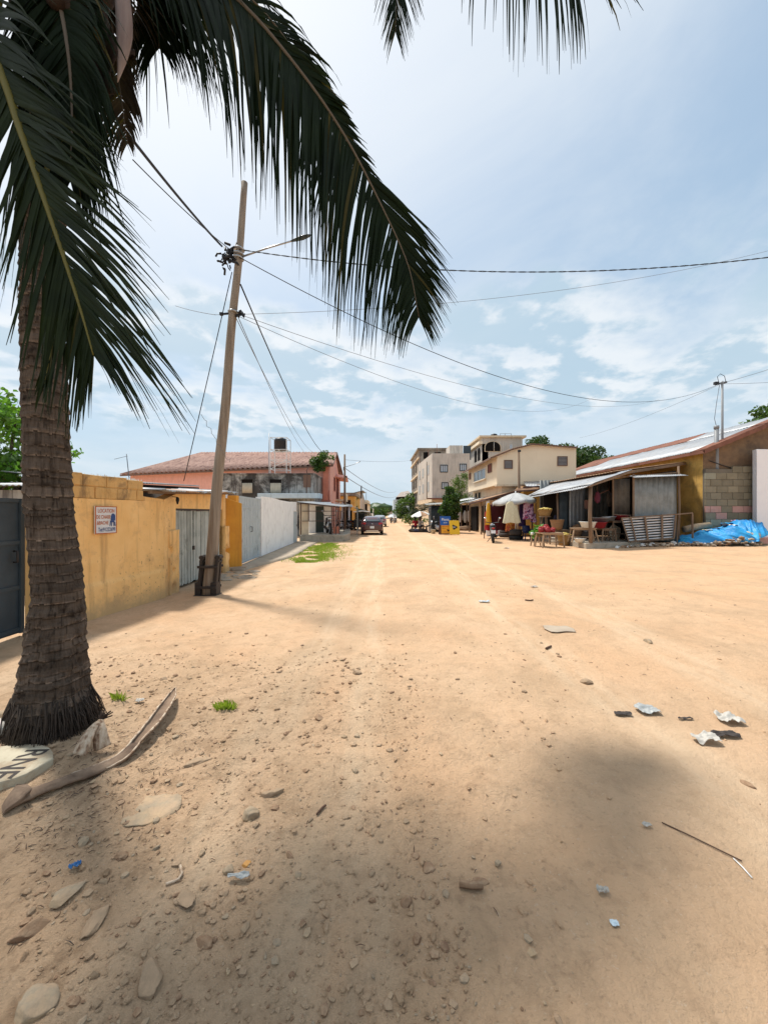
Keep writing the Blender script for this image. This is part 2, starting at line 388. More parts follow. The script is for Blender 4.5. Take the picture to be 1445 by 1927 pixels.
M['pipegrey'] = plain('grey_painted_pipe', (.24,.25,.26), .5)
M['root'] = plain('dark_root', (.05,.036,.027), .9)
# ------------------------------------------------------------------ camera, sun, sky
SUN = V((-.325, .27, .906)).normalized()
cam = bpy.data.cameras.new('camera'); co = bpy.data.objects.new('camera', cam); COL.objects.link(co)
co.location = (0, 0, CAM_H); co.rotation_euler = (R(90), 0, 0)
cam.sensor_fit = 'HORIZONTAL'; cam.sensor_width = 36; cam.lens = 36*F/1445
cam.shift_x = 0; cam.shift_y = (HY-963.5)/1445; cam.clip_start = .05; cam.clip_end = 3000
SC.camera = co
sl = bpy.data.lights.new('sun', 'SUN'); sl.energy = 2.8; sl.angle = R(6); sl.color = (1, .955, .88)
so = bpy.data.objects.new('sun', sl); COL.objects.link(so); so.rotation_euler = SUN.to_track_quat('Z', 'Y').to_euler()
so.location = SUN*60
SC.view_settings.view_transform = 'Standard'; SC.view_settings.look = 'None'
SC.view_settings.exposure = .74; SC.view_settings.gamma = 1

wd = bpy.data.worlds.new('World'); SC.world = wd; wd.use_nodes = True
nt = wd.node_tree; bg = nt.nodes['Background']; bg.inputs['Strength'].default_value = .10
sky = nd(nt, 'ShaderNodeTexSky', sky_type='NISHITA'); sky.sun_disc = False
sky.sun_elevation = math.asin(SUN.z); sky.sun_rotation = math.atan2(SUN.x, SUN.y)
sky.air_density = 1.0; sky.dust_density = 3.0; sky.ozone_density = 1.6; sky.altitude = 0
tc = nt.nodes.new('ShaderNodeTexCoord'); sp = nt.nodes.new('ShaderNodeSeparateXYZ')
nt.links.new(tc.outputs['Generated'], sp.inputs[0])
zz = mth(nt, 'MAXIMUM', sp.outputs[2], 0.0)
dn = mth(nt, 'ADD', zz, .20)
def plane(ox, oy, k=1.0):
    cb = nt.nodes.new('ShaderNodeCombineXYZ')
    nt.links.new(mth(nt, 'ADD', mth(nt, 'MULTIPLY', mth(nt, 'DIVIDE', sp.outputs[0], dn), k), ox), cb.inputs[0])
    nt.links.new(mth(nt, 'ADD', mth(nt, 'MULTIPLY', mth(nt, 'DIVIDE', sp.outputs[1], dn), k), oy), cb.inputs[1])
    return cb.outputs[0]
def sm(x, a, b):
    n = nt.nodes.new('ShaderNodeMapRange'); n.interpolation_type = 'SMOOTHSTEP'; n.clamp = True
    nt.links.new(x, n.inputs[0]); n.inputs[1].default_value = a; n.inputs[2].default_value = b
    return n.outputs[0]
# thin veil everywhere, thicker low down
veil = noi(nt, plane(3.1, 1.7, .8), 1.1, 7, .62, .6)
veilm = mth(nt, 'MULTIPLY', sm(veil, .32, .66), .62)
# heaped clouds in a band above the roofs
n1 = noi(nt, plane(13.3, 2.2), 1.9, 12, .55, .1)
n2 = noi(nt, plane(13.3-.05, 2.2+.07), 1.9, 12, .55, .1)
band = mth(nt, 'MULTIPLY', sm(zz, .10, .26), mth(nt, 'SUBTRACT', 1.0, sm(zz, .40, .58)))
edge = mth(nt, 'ADD', n1, mth(nt, 'MULTIPLY', mth(nt, 'SUBTRACT', band, 1.0), .34))
cum = sm(edge, .33, .52)
lit = sm(mth(nt, 'ADD', mth(nt, 'MULTIPLY', mth(nt, 'SUBTRACT', n1, n2), -5.5), mth(nt, 'SUBTRACT', .98, n1)), .22, .80)
SKYK = 6.1
base = mixc(nt, mth(nt, 'ADD', .52, mth(nt, 'MULTIPLY', sm(zz, .7, 0.0), .22)), sky.outputs[0], tuple(SKYK*c for c in (.49, .69, .85)))
base = mixc(nt, mth(nt, 'MULTIPLY', sm(zz, .42, .0), .55), base, tuple(SKYK*c for c in (.60, .73, .83)))
base = mixc(nt, veilm, base, tuple(SKYK*c for c in (.80, .87, .93)))
ccol = mixc(nt, lit, tuple(SKYK*c for c in (.50, .66, .78)), tuple(SKYK*c for c in (.90, .94, .97)))
out = mixc(nt, mth(nt, 'MULTIPLY', cum, .80), base, ccol)
# hazy glare round the hidden sun
dt = nt.nodes.new('ShaderNodeVectorMath'); dt.operation = 'DOT_PRODUCT'
nt.links.new(tc.outputs['Generated'], dt.inputs[0]); dt.inputs[1].default_value = SUN
gl = mth(nt, 'MULTIPLY', mth(nt, 'POWER', mth(nt, 'MAXIMUM', dt.outputs['Value'], 0.0), 4.6), .78)
out = mixc(nt, gl, out, tuple(SKYK*c for c in (1.02, 1.03, 1.05)))
nt.links.new(out, bg.inputs['Color'])

# ------------------------------------------------------------------ sandy ground
def axis(lo, hi, step, far_lo, far_hi, g=1.16):
    a = []; x = lo
    while x <= hi: a.append(x); x += step
    s = step; x = a[-1]
    while x < far_hi: s *= g; x += s; a.append(x)
    s = step; x = a[0]; b = []
    while x > far_lo: s *= g; x -= s; b.append(x)
    return b[::-1]+a
xs = axis(-3.6, 3.4, .036, -900, 900, 1.07); ys = axis(.95, 5.2, .032, -60, 2200, 1.05)
gm = MB(); nx = len(xs)
gm.v = [V((x, y, gz(x, y) if abs(x) < 60 and y < 60 else 0)) for y in ys for x in xs]
gm.f = [(j*nx+i, j*nx+i+1, (j+1)*nx+i+1, (j+1)*nx+i) for j in range(len(ys)-1) for i in range(nx-1)]
gm.mi = [0]*len(gm.f); gm.sm = [True]*len(gm.f)
m, nt, b = newmat('sandy_earth')
v = coords(nt)
c1 = mixc(nt, ramp(nt, noi(nt, v, .55, 6, .6, .3), [(.38,0),(.62,1)]), (.66,.475,.315), (.63,.41,.25))
# redder, scuffed earth toward the right of the street
sx = nt.nodes.new('ShaderNodeSeparateXYZ'); nt.links.new(v, sx.inputs[0])
mr = nt.nodes.new('ShaderNodeMapRange'); mr.inputs[1].default_value = -1.5; mr.inputs[2].default_value = 9
nt.links.new(mth(nt, 'ADD', sx.outputs[0], mth(nt, 'MULTIPLY', noi(nt, v, .35, 4), 5)), mr.inputs[0])
c1 = mixc(nt, mth(nt, 'MULTIPLY', mr.outputs[0], .55), c1, (.62,.37,.205))
# drag streaks along the street
vs = coords(nt, (2.2, .35, 1))
c1 = mixc(nt, ramp(nt, noi(nt, vs, 1.4, 7, .65), [(.42,0),(.75,.45)]), c1, (.52,.355,.215))
rmx = nt.nodes.new('ShaderNodeMapRange'); rmx.interpolation_type = 'SMOOTHSTEP'; rmx.inputs[1].default_value = 2.2; rmx.inputs[2].default_value = -.6
nt.links.new(mth(nt, 'ADD', sx.outputs[0], mth(nt, 'MULTIPLY', noi(nt, v, 1.1, 4), 1.2)), rmx.inputs[0])
rmy = nt.nodes.new('ShaderNodeMapRange'); rmy.interpolation_type = 'SMOOTHSTEP'; rmy.inputs[1].default_value = 5.6; rmy.inputs[2].default_value = 3.0
nt.links.new(mth(nt, 'ADD', sx.outputs[1], mth(nt, 'MULTIPLY', noi(nt, v, .9, 4), 1.2)), rmy.inputs[0])
loose = mth(nt, 'ADD', .42, mth(nt, 'MULTIPLY', mth(nt, 'MULTIPLY', rmx.outputs[0], rmy.outputs[0]), .72))
# trodden grey-brown soil patches, then finer dark mottling painted as shade of crumbs
c1 = mixc(nt, ramp(nt, noi(nt, v, .9, 9, .7, .5), [(.46,0),(.64,.7)]), c1, (.46,.315,.195))
c1 = mixc(nt, mth(nt, 'MULTIPLY', loose, ramp(nt, noi(nt, v, 5.5, 8, .7, .2), [(.50,0),(.66,.7)])), c1, (.37,.24,.145))
c1 = mixc(nt, mth(nt, 'MULTIPLY', loose, ramp(nt, noi(nt, v, 14, 7, .72, .3), [(.55,0),(.68,.6)])), c1, (.33,.21,.125))
c1 = mixc(nt, mth(nt, 'MULTIPLY', loose, ramp(nt, noi(nt, v, 34, 4, .7), [(.57,0),(.70,.6)])), c1, (.25,.165,.105))
c1 = mixc(nt, ramp(nt, noi(nt, v, 60, 3, .7), [(.62,0),(.72,.5)]), c1, (.68,.56,.42))
# paler packed wheel tracks running up the street
for cx_, wd in ((-.78,.16),(-.2,.16),(1.9,.2),(3.3,.22)):
    tx = mth(nt, 'ABSOLUTE', mth(nt, 'SUBTRACT', mth(nt, 'ADD', sx.outputs[0], mth(nt, 'MULTIPLY', noi(nt, coords(nt, (1,.22,1)), 1.1, 4), .9)), cx_+.45))
    tr = nt.nodes.new('ShaderNodeMapRange'); tr.interpolation_type = 'SMOOTHSTEP'; tr.inputs[1].default_value = wd*1.9; tr.inputs[2].default_value = wd*.2
    nt.links.new(tx, tr.inputs[0])
    c1 = mixc(nt, mth(nt, 'MULTIPLY', tr.outputs[0], mth(nt, 'MULTIPLY', ramp(nt, noi(nt, vs, 3, 6), [(.35,0),(.7,1)]), .62)), c1, (.70,.53,.36))
nt.links.new(c1, b.inputs['Base Color']); b.inputs['Roughness'].default_value = .95; b.inputs['Specular IOR Level'].default_value = .1
h = mth(nt, 'ADD', noi(nt, v, 9, 9, .72), mth(nt, 'MULTIPLY', noi(nt, v, 46, 6, .75), .35))
bumpn(nt, b, mth(nt, 'MULTIPLY', h, mth(nt, 'ADD', .55, mth(nt, 'MULTIPLY', loose, .7))), .95, .05)
M['sand'] = m
ground = struct(gm.build('ground', m))
# ------------------------------------------------------------------ coconut palm
def bez(pts, n):
    """Catmull-Rom through the points"""
    P = [V(p) for p in pts]; P = [P[0]*2-P[1]]+P+[P[-1]*2-P[-2]]
    out = []
    for i in range(n+1):
        t = i/n*(len(P)-3); k = min(int(t), len(P)-4); t -= k
        a, b, c, d = P[k:k+4]
        out.append(.5*((2*b)+(c-a)*t+(2*a-5*b+4*c-d)*t*t+(3*b-a-3*c+d)*t*t*t))
    return out
def frond(root, pts, nrm, llen, rlen, mat='frond', rmat='rachisbrown', n=95, grav=.6, sweep=.75, width=.042, r0=.035, start=.1, seed=0, wide=None, name='frond', gap=.02, right=None, yel=.03):
    rng = random.Random(seed); mb = MB(); C = bez(pts, 120)
    total = sum((C[i+1]-C[i]).length for i in range(120))
    nv = V(nrm)
    g0, s0 = grav, sweep
    for side, lf in ((1, llen), (-1, rlen)):
        grav, sweep = right if (right and side < 0) else (g0, s0)
        for i in range(n):
            s = start+(1-start)*(i+rng.random()*.6)/n
            if rng.random() < gap: continue
            k = min(119, int(s*120)); p = C[k].lerp(C[k+1], s*120-k)
            t = (C[min(120,k+3)]-C[max(0,k-3)]).normalized()
            sd = t.cross(nv); 
            if sd.length < .05: sd = t.orthogonal()
            sd = sd.normalized()*side; up = sd.cross(t)*side
            L = lf(s)*(1+rng.uniform(-.14,.1))
            if L < .04: continue
            w = (wide(s, side) if wide else width*(1-.45*s))*rng.uniform(.8,1.15)
            ang = sweep*(1+.25*s)+rng.uniform(-.07,.07)
            d = (sd*math.cos(ang)+t*math.sin(ang)+up*rng.uniform(.02,.2)).normalized()
            q = p.copy(); seg = 6; vs = []; wv = t.copy()
            gg = grav*rng.uniform(.75,1.25)
            tw = rng.uniform(-.8,.8)
            for j in range(seg+1):
                f = j/seg
                ww = w*(.5+.5*min(1, f*5))*(1-f**1.35)*.5+.0012
                wv = (t-d*t.dot(d)); wv = wv.normalized() if wv.length > .05 else d.orthogonal().normalized()
                nn = d.cross(wv); wv = (wv*math.cos(tw*f*2)+nn*math.sin(tw*f*2))
                nn = d.cross(wv)
                vs += [q-wv*ww+nn*ww*.35, q, q+wv*ww+nn*ww*.35]
                d = (d+V((0,0,-1))*gg*.30*(.4+f)+V((rng.uniform(-.03,.03),rng.uniform(-.03,.03),0))).normalized()
                q = q+d*(L/seg)
            fs = []
            for j in range(seg): fs += [(3*j,3*j+1,3*j+4,3*j+3),(3*j+1,3*j+2,3*j+5,3*j+4)]
            mb.add(vs, fs, 1 if rng.random() < yel else 0, True)
    o = mb.build(name, [M[mat], M['frond_yellow']], root)
    st = MB(); st.tube(C[::4]+[C[-1]], [r0*(1-.86*(i/30)**.8) for i in range(len(C[::4])+1)], 8, 0, flat=.7)
    st.build('midrib', M[rmat], o)
    return o

pc = V((-2.37, 2.75, 0))
palm = thing('coconut_palm', 'tall coconut palm with ringed trunk and drooping dark fronds beside the yellow wall', 'palm tree', (pc.x, pc.y, gz(pc.x, pc.y)))
axisx = [(0,-2.375),(.5,-2.36),(1.0,-2.33),(1.6,-2.40),(2.4,-2.43),(3.4,-2.45),(4.6,-2.41),(5.6,-2.37)]
rads = [(0,.335),(.12,.315),(.3,.292),(.6,.245),(.95,.205),(1.4,.178),(2,.168),(3,.158),(4.2,.145),(5.2,.16),(5.7,.13)]
def lerp(tab, z):
    for (a, va), (b_, vb) in zip(tab, tab[1:]):
        if z <= b_: return va+(vb-va)*max(0, (z-a)/(b_-a))
    return tab[-1][1]
tm = MB(); NR, NC = 560, 110
rings = []; z = 0; rr_ = random.Random(3)
while z < 5.8: rings.append(z); z += rr_.uniform(.04, .105)*(1 if z < 3 else .8)
def trunk_pt(u, v):
    z = -.06+5.76*v; a = 2*math.pi*u
    ca, sa = math.cos(a), math.sin(a)
    zz_ = z+.035*noise.noise((ca*1.2, sa*1.2, z*.8))+.012*noise.noise((ca*4, sa*4, z*3))
    k = max((i for i, q in enumerate(rings) if q <= zz_), default=0)
    nxt = rings[k+1] if k+1 < len(rings) else rings[k]+.08
    f = (zz_-rings[k])/(nxt-rings[k])
    low = 1-sstep(.55, 1.3, z)
    prof = (.013*(1-f)**2.0-.006*math.exp(-(f/.09)**2))*(.55+.6*noise.noise((ca*1.5, sa*1.5, k*2.7))+.3)
    r = lerp(rads, z)*(.70+.07*sstep(.6,1.8,z))+prof
    r += (.013+.026*low)*fbm(ca*3.2+k*.3, sa*3.2, z*9, 4)
    r -= .05*low*max(0, noise.noise((ca*4.3+9, sa*4.3, z*11))-.33)
    r += .006*noise.noise((ca*22, sa*22, z*5))
    return (lerp(axisx, z)+r*ca, pc.y+r*sa, z+palm.location.z*.5)
tm.grid(trunk_pt, NC, NR)
tm.col = []; rq = random.Random(8); tone = [rq.uniform(.75,1.2) for _ in rings]
for j in range(NR):
    for i in range(NC):
        a = 2*math.pi*(i+.5)/NC; z = -.06+5.76*(j+.5)/NR; ca, sa = math.cos(a), math.sin(a)
        zz_ = z+.035*noise.noise((ca*1.2, sa*1.2, z*.8))+.012*noise.noise((ca*4, sa*4, z*3))
        k = max((q for q, v_ in enumerate(rings) if v_ <= zz_), default=0); nx_ = rings[k+1] if k+1 < len(rings) else rings[k]+.08
        f = (zz_-rings[k])/(nx_-rings[k]); g = tone[k]
        w_ = noise.noise((ca*2.2, sa*2.2, k*3.1))
        g *= 1+1.0*math.exp(-(f/.13)**2)*sstep(-.35,.35,w_)-.5*sstep(.78,1,f)
        g *= 1-.45*sstep(.25,.55,noise.noise((ca*10, sa*10, zz_*16)))
        g *= 1+.28*noise.noise((ca*26, sa*26, zz_*5))
        tm.col.append((g, g*.98, g*.96))
m, nt, b = newmat('palm_bark')
v = coords(nt)
vz = coords(nt, (1,1,9)); vv = coords(nt, (14,14,1.2))
c1 = mixc(nt, ramp(nt, noi(nt, vz, 1.6, 7, .65), [(.35,0),(.68,1)]), (.125,.097,.076), (.225,.18,.145))
c1 = mixc(nt, ramp(nt, noi(nt, vv, 2.2, 7, .7), [(.5,0),(.72,.8)]), c1, (.036,.024,.017))
c1 = mixc(nt, ramp(nt, noi(nt, v, 7, 6, .65), [(.56,0),(.68,.8)]), c1, (.018,.012,.009))
c1 = mixc(nt, ramp(nt, noi(nt, coords(nt, (1.5,1.5,26)), 1.4, 4, .6), [(.62,0),(.74,.6)]), c1, (.30,.24,.18))
ta = nt.nodes.new('ShaderNodeVertexColor'); ta.layer_name = 'tint'; c1 = mixc(nt, 1.0, c1, ta.outputs[0], 'MULTIPLY')
nt.links.new(c1, b.inputs['Base Color']); b.inputs['Roughness'].default_value = .9; b.inputs['Specular IOR Level'].default_value = .15
bumpn(nt, b, mth(nt, 'ADD', noi(nt, vv, 4, 8, .75), noi(nt, vz, 5, 6, .7)), 1.0, .035)
tm.build('trunk', m, palm)
rt = MB(); rng = random.Random(11)
for i in range(1500):
    a = rng.uniform(0, 2*math.pi); ra = rng.uniform(.19,.222); z0 = rng.uniform(.0,.26)
    out = rng.uniform(.0,.075)*(1.35 if -1.2 < a-6.283*(a > 3.6) < .9 else 1)
    x0, y0 = -2.372+ra*math.cos(a), pc.y+ra*math.sin(a)
    ax = a+rng.uniform(-.25,.25)
    x1, y1 = x0+out*math.cos(ax), y0+out*math.sin(ax)
    g1 = gz(x1, y1)
    rt.tube([(x0,y0,z0+gz(x0,y0)*.5+.03), ((x0+x1)/2+rng.uniform(-.02,.02),(y0+y1)/2,(z0+g1)/2+.05*rng.random()+.03), (x1,y1,g1+rng.uniform(-.01,.02))], [.0042,.0036,.0015], 5)
rt.build('root_mass', M['root'], palm)
CR = V((-2.37, 2.78, 5.45))
fb = MB()                                                     # fibrous heart of the crown
fb.blob(CR+V((0,0,-.1)), (.27,.27,.62), 4, .5, 3)
for i in range(26):
    a = rng.uniform(0, 6.28); p = CR+V((.16*math.cos(a), .16*math.sin(a), rng.uniform(-.45,.3)))
    fb.tube([p, p+V((.13*math.cos(a), .13*math.sin(a), .22)), p+V((.34*math.cos(a), .34*math.sin(a), .36))], [.07,.06,.04], 7, flat=.5)
fb.build('crown_heart', M['fibre'], palm)
sheath = MB()                                                 # hanging brown sheath net
sheath.grid(lambda u, v_: W(172+46*u-8*v_*u+6*math.sin(v_*9+u*5), 60+115*v_, 2.62+.05*math.sin(u*5)), 6, 10, thick=(0,.006,0))
sheath.build('fibre_sheath', M['fibre'], palm)
sth = MB()
sc_ = [W(x, y, 2.6) for x, y in ((228,-60),(232,0),(234,60),(229,110),(221,154))]
sth.tube(bez(sc_, 14), [.02,.03,.038,.044,.048,.05,.05,.048,.044,.038,.032,.025,.017,.010,.003], 8, flat=.55)
sth.build('spathe', M['spathe'], palm)
cn = MB()
for i, (x, y, D) in enumerate(((150,20,2.5),(112,-12,2.45),(185,-22,2.55))): cn.blob(W(x,y,D), (.09,.09,.115), i, .06, 3)
cn.build('coconut_bunch', M['fibre'], palm)

def pl(*q): return [W(*a) for a in q]
def ramp_len(mx, tip=.3, a=.12, b_=.75):
    return lambda s: mx*(.45+.55*sstep(0, a+.1, s))*(1 if s < b_ else 1-(1-tip)*((s-b_)/(1-b_))**1.3)
# hanging frond in front of the trunk, with the yellow-green stalk
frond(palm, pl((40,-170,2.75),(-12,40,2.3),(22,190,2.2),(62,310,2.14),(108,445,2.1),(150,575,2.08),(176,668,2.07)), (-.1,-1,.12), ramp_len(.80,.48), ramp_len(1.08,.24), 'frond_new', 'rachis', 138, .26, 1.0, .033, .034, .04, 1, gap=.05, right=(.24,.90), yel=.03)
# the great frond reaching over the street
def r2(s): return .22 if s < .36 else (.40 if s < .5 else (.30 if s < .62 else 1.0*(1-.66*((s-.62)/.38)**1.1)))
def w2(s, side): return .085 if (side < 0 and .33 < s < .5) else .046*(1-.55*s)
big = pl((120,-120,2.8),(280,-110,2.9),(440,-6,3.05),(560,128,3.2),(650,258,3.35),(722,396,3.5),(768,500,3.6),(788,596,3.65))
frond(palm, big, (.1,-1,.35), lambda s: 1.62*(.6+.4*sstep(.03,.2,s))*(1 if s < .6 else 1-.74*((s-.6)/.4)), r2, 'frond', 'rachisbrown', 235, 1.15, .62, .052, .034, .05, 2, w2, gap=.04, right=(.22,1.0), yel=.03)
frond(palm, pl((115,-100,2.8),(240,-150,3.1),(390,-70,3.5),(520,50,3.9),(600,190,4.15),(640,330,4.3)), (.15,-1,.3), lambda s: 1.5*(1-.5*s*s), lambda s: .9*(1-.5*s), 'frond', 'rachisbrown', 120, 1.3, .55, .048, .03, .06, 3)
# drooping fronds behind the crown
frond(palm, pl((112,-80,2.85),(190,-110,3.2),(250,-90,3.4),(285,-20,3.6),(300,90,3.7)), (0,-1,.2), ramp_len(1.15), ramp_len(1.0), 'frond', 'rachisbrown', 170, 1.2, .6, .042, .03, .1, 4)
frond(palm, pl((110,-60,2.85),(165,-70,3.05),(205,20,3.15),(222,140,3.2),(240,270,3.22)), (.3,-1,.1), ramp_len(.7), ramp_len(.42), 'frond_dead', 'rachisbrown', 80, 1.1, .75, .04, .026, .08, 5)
frond(palm, pl((80,-100,2.7),(105,-30,2.5),(128,90,2.42),(136,210,2.42),(132,340,2.44)), (-.1,-1,.1), ramp_len(.85), ramp_len(.8), 'frond', 'rachisbrown', 170, .7, .85, .046, .026, .06, 6)  # hung before the trunk, added to darken the lit crown heart
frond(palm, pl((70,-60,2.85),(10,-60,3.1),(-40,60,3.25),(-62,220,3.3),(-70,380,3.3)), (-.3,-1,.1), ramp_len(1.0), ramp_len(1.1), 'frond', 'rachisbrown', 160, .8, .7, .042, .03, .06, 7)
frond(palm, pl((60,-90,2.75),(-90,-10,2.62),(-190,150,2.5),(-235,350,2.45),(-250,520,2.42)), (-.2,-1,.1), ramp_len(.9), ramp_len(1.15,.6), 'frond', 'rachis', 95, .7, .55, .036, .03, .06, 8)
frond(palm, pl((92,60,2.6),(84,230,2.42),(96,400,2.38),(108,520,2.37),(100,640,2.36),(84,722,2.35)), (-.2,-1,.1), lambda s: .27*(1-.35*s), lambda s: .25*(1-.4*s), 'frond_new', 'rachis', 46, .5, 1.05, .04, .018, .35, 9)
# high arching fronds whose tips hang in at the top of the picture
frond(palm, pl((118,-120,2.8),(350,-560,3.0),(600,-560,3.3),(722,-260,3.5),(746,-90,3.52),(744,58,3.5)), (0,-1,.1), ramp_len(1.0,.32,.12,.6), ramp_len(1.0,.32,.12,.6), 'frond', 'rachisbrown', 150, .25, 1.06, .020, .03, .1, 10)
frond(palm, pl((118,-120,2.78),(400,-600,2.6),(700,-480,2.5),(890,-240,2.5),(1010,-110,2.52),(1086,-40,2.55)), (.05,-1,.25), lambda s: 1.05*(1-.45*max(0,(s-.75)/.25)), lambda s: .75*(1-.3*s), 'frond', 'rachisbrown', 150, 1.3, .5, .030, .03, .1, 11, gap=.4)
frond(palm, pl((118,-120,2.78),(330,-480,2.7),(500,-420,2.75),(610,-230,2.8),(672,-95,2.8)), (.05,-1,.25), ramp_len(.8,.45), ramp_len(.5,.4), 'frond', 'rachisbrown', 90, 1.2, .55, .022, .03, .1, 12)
# the unseen rest of the crown, above and behind the camera, also placed for shading
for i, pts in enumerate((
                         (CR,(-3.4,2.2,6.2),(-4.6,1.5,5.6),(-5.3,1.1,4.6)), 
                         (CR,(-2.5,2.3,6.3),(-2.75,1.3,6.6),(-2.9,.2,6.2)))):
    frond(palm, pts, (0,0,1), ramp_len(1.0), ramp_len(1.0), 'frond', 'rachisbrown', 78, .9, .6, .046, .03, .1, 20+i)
# ------------------------------------------------------------------ lettering and window helpers
def text(body, parent, mat, o, right, up, w=None, h=.1, name='lettering', depth=.003, shear=0):
    cu = bpy.data.curves.new('t', 'FONT'); cu.body = body; cu.size = 1; cu.extrude = 0; cu.shear = shear; cu.offset = .012
    to = bpy.data.objects.new('t', cu); COL.objects.link(to)
    me = bpy.data.meshes.new_from_object(to.evaluated_get(bpy.context.evaluated_depsgraph_get()))
    bpy.data.objects.remove(to)
    P = [v.co.copy() for v in me.vertices]; F_ = [list(p.vertices) for p in me.polygons]; bpy.data.meshes.remove(me)
    x0, x1 = min(p.x for p in P), max(p.x for p in P); y0, y1 = min(p.y for p in P), max(p.y for p in P)
    right, up, o = V(right).normalized(), V(up).normalized(), V(o); n = right.cross(up)
    sy = h/(y1-y0); sx = (w/(x1-x0)) if w else sy
    mb = MB(); mb.add([o+right*(p.x-x0)*sx+up*(p.y-y0)*sy+n*depth for p in P], F_)
    return mb.build(name, mat, parent)
def window(parent, o, u, w, h, n, frame, pane, bars=1, hb=0, name='window', t=.05, slats=0, sill=None):
    """o = lower left corner on the wall, u along, n outward"""
    o, u, n = V(o), V(u).normalized(), V(n).normalized(); z = V((0,0,1)); f = MB()
    d = n*.06
    f.para(o-u*t-z*t, u*(w+2*t), z*t, d); f.para(o-u*t+z*h, u*(w+2*t), z*t, d)
    f.para(o-u*t, u*t, z*h, d); f.para(o+u*w, u*t, z*h, d)
    for i in range(1, bars+1): f.para(o+u*(w*i/(bars+1)-t*.3), u*t*.6, z*h, n*.045)
    for i in range(1, hb+1): f.para(o+z*(h*i/(hb+1)-t*.3), u*w, z*t*.6, n*.04)
    fo = f.build(name, M[frame], parent)
    p = MB()
    if slats:
        for i in range(slats):
            zz = h*(i+.08)/slats
            p.para(o+z*zz+n*.012, u*w, z*(h/slats*.72)-n*.008+n*.02, n*.004)
        p.para(o+n*.003, u*w, z*h, n*.004, 1)
        p.build('louvres', [M[pane], M['void']], fo)
    else:
        p.para(o+n*.006, u*w, z*h, n*.012); p.build('pane', M[pane], fo)
    if sill:
        s = MB(); s.para(o-u*(t+.06)-z*(t+.07), u*(w+2*t+.12), z*.07, n*.14); s.build('sill', M[sill], fo)
    return fo
def wallseg(mb, p, q, z0, za, zb, th, mi=0):
    """upright wall from p to q (ground points); thickness to the left of p->q"""
    p, q = V((p[0],p[1],0)), V((q[0],q[1],0)); t = (q-p).normalized(); n = V((-t.y, t.x, 0))*th
    a, b_ = p, q; c, d = q+n, p+n
    Z = lambda v, z: V((v.x, v.y, z))
    return mb.hexa([Z(a,z0),Z(b_,z0),Z(c,z0),Z(d,z0),Z(a,za),Z(b_,zb),Z(c,zb),Z(d,za)], mi)
def ywall(y): return -4.38+.149*(y-5.72)

# ------------------------------------------------------------------ left side of the street
rng = random.Random(21)
# dark steel gate at the picture's left edge
t = thing('steel_gate', 'dark slate steel gate at the far left, half behind the palm trunk', 'gate', (-4.72, 4.3, 0))
mb = MB()
mb.para((-4.72,3.3,.05), (0,1.70,0), (0,0,1.74), (-.04,0,0)); mb.build('door_leaf', M['gatedark'], t, bevel=.005)
mb = MB()
for zc in (.08,.62,1.2,1.74): mb.para((-4.718,3.3,zc), (0,1.70,0), (0,0,.05), (.02,0,0))
for yc in (3.3, 4.12, 4.95): mb.para((-4.715,yc,.05), (0,.05,0), (0,0,1.74), (.03,0,0))
mb.build('frame', M['gatedark'], t)
mb = MB(); mb.tube([(-4.69,4.86,.98),(-4.64,4.86,.98),(-4.64,4.86,1.12),(-4.69,4.86,1.12)], .012); mb.build('handle', M['darksteel'], t)
# yellow boundary wall
t = thing('boundary_wall', 'yellow plastered wall carrying the white notice board, with glass shards along its top', 'wall', (-4.4, 5.8, 0))
mb = MB(); N = 60
def yf(u, v):
    y = 5.0+(7.24-5.0)*u; z = -.1+1.92*v
    o = .012*fbm(y*2.2, z*2.6, 3, 4)+.03*(1-sstep(.02,.06,abs(z-.55)))*0
    o += .022*(1-sstep(.50,.56,z))
    o -= .03*max(0, noise.noise((y*5, z*6, 2))-.42)
    return (ywall(y)+o, y, z)
mb.grid(yf, 90, 70)
wallseg(mb, (ywall(5.0)-.02,5.0), (ywall(7.24)-.02,7.24), -.1, 1.81, 1.81, .2)
mb.build('plaster_face', M['yellow'], t)
mb = MB(); bl = .40
for r in range(2):
    y = 5.0-(.2 if r else 0)
    while y < 6.72:
        y0, y1 = max(5.0, y+.006), min(6.74, y+bl-.006)
        if y1-y0 > .05:
            z0 = 1.825+.185*r; dx = rng.uniform(-.006,.010); dz = rng.uniform(-.006, .004)
            if r == 1 and y > 6.2: dz -= .02
            wallseg(mb, (ywall(y0)+dx,y0), (ywall(y1)+dx,y1), z0, z0+.176+dz, z0+.176+dz+rng.uniform(-.012,.008), .185)
        y += bl
wallseg(mb, (ywall(5.0)-.012,5.01), (ywall(6.73)-.012,6.73), 1.81, 2.175, 2.16, .16)
mb.build('upper_courses', M['yellow_block'], t, bevel=.012)
mb = MB()
for i in range(70):
    y = rng.uniform(5.6, 6.72); x = ywall(y)-rng.uniform(.02,.16); hgt = rng.uniform(.012,.05)
    a = rng.uniform(0,3.14)
    mb.prism([(x,y,2.16),(x+.03*math.cos(a),y+.03*math.sin(a),2.16),(x+.012*math.cos(a+.5),y+.012*math.sin(a),2.17+hgt)], (.004*math.sin(a),-.004*math.cos(a),0))
mb.build('glass_shards', M['whiteplastic'], t)
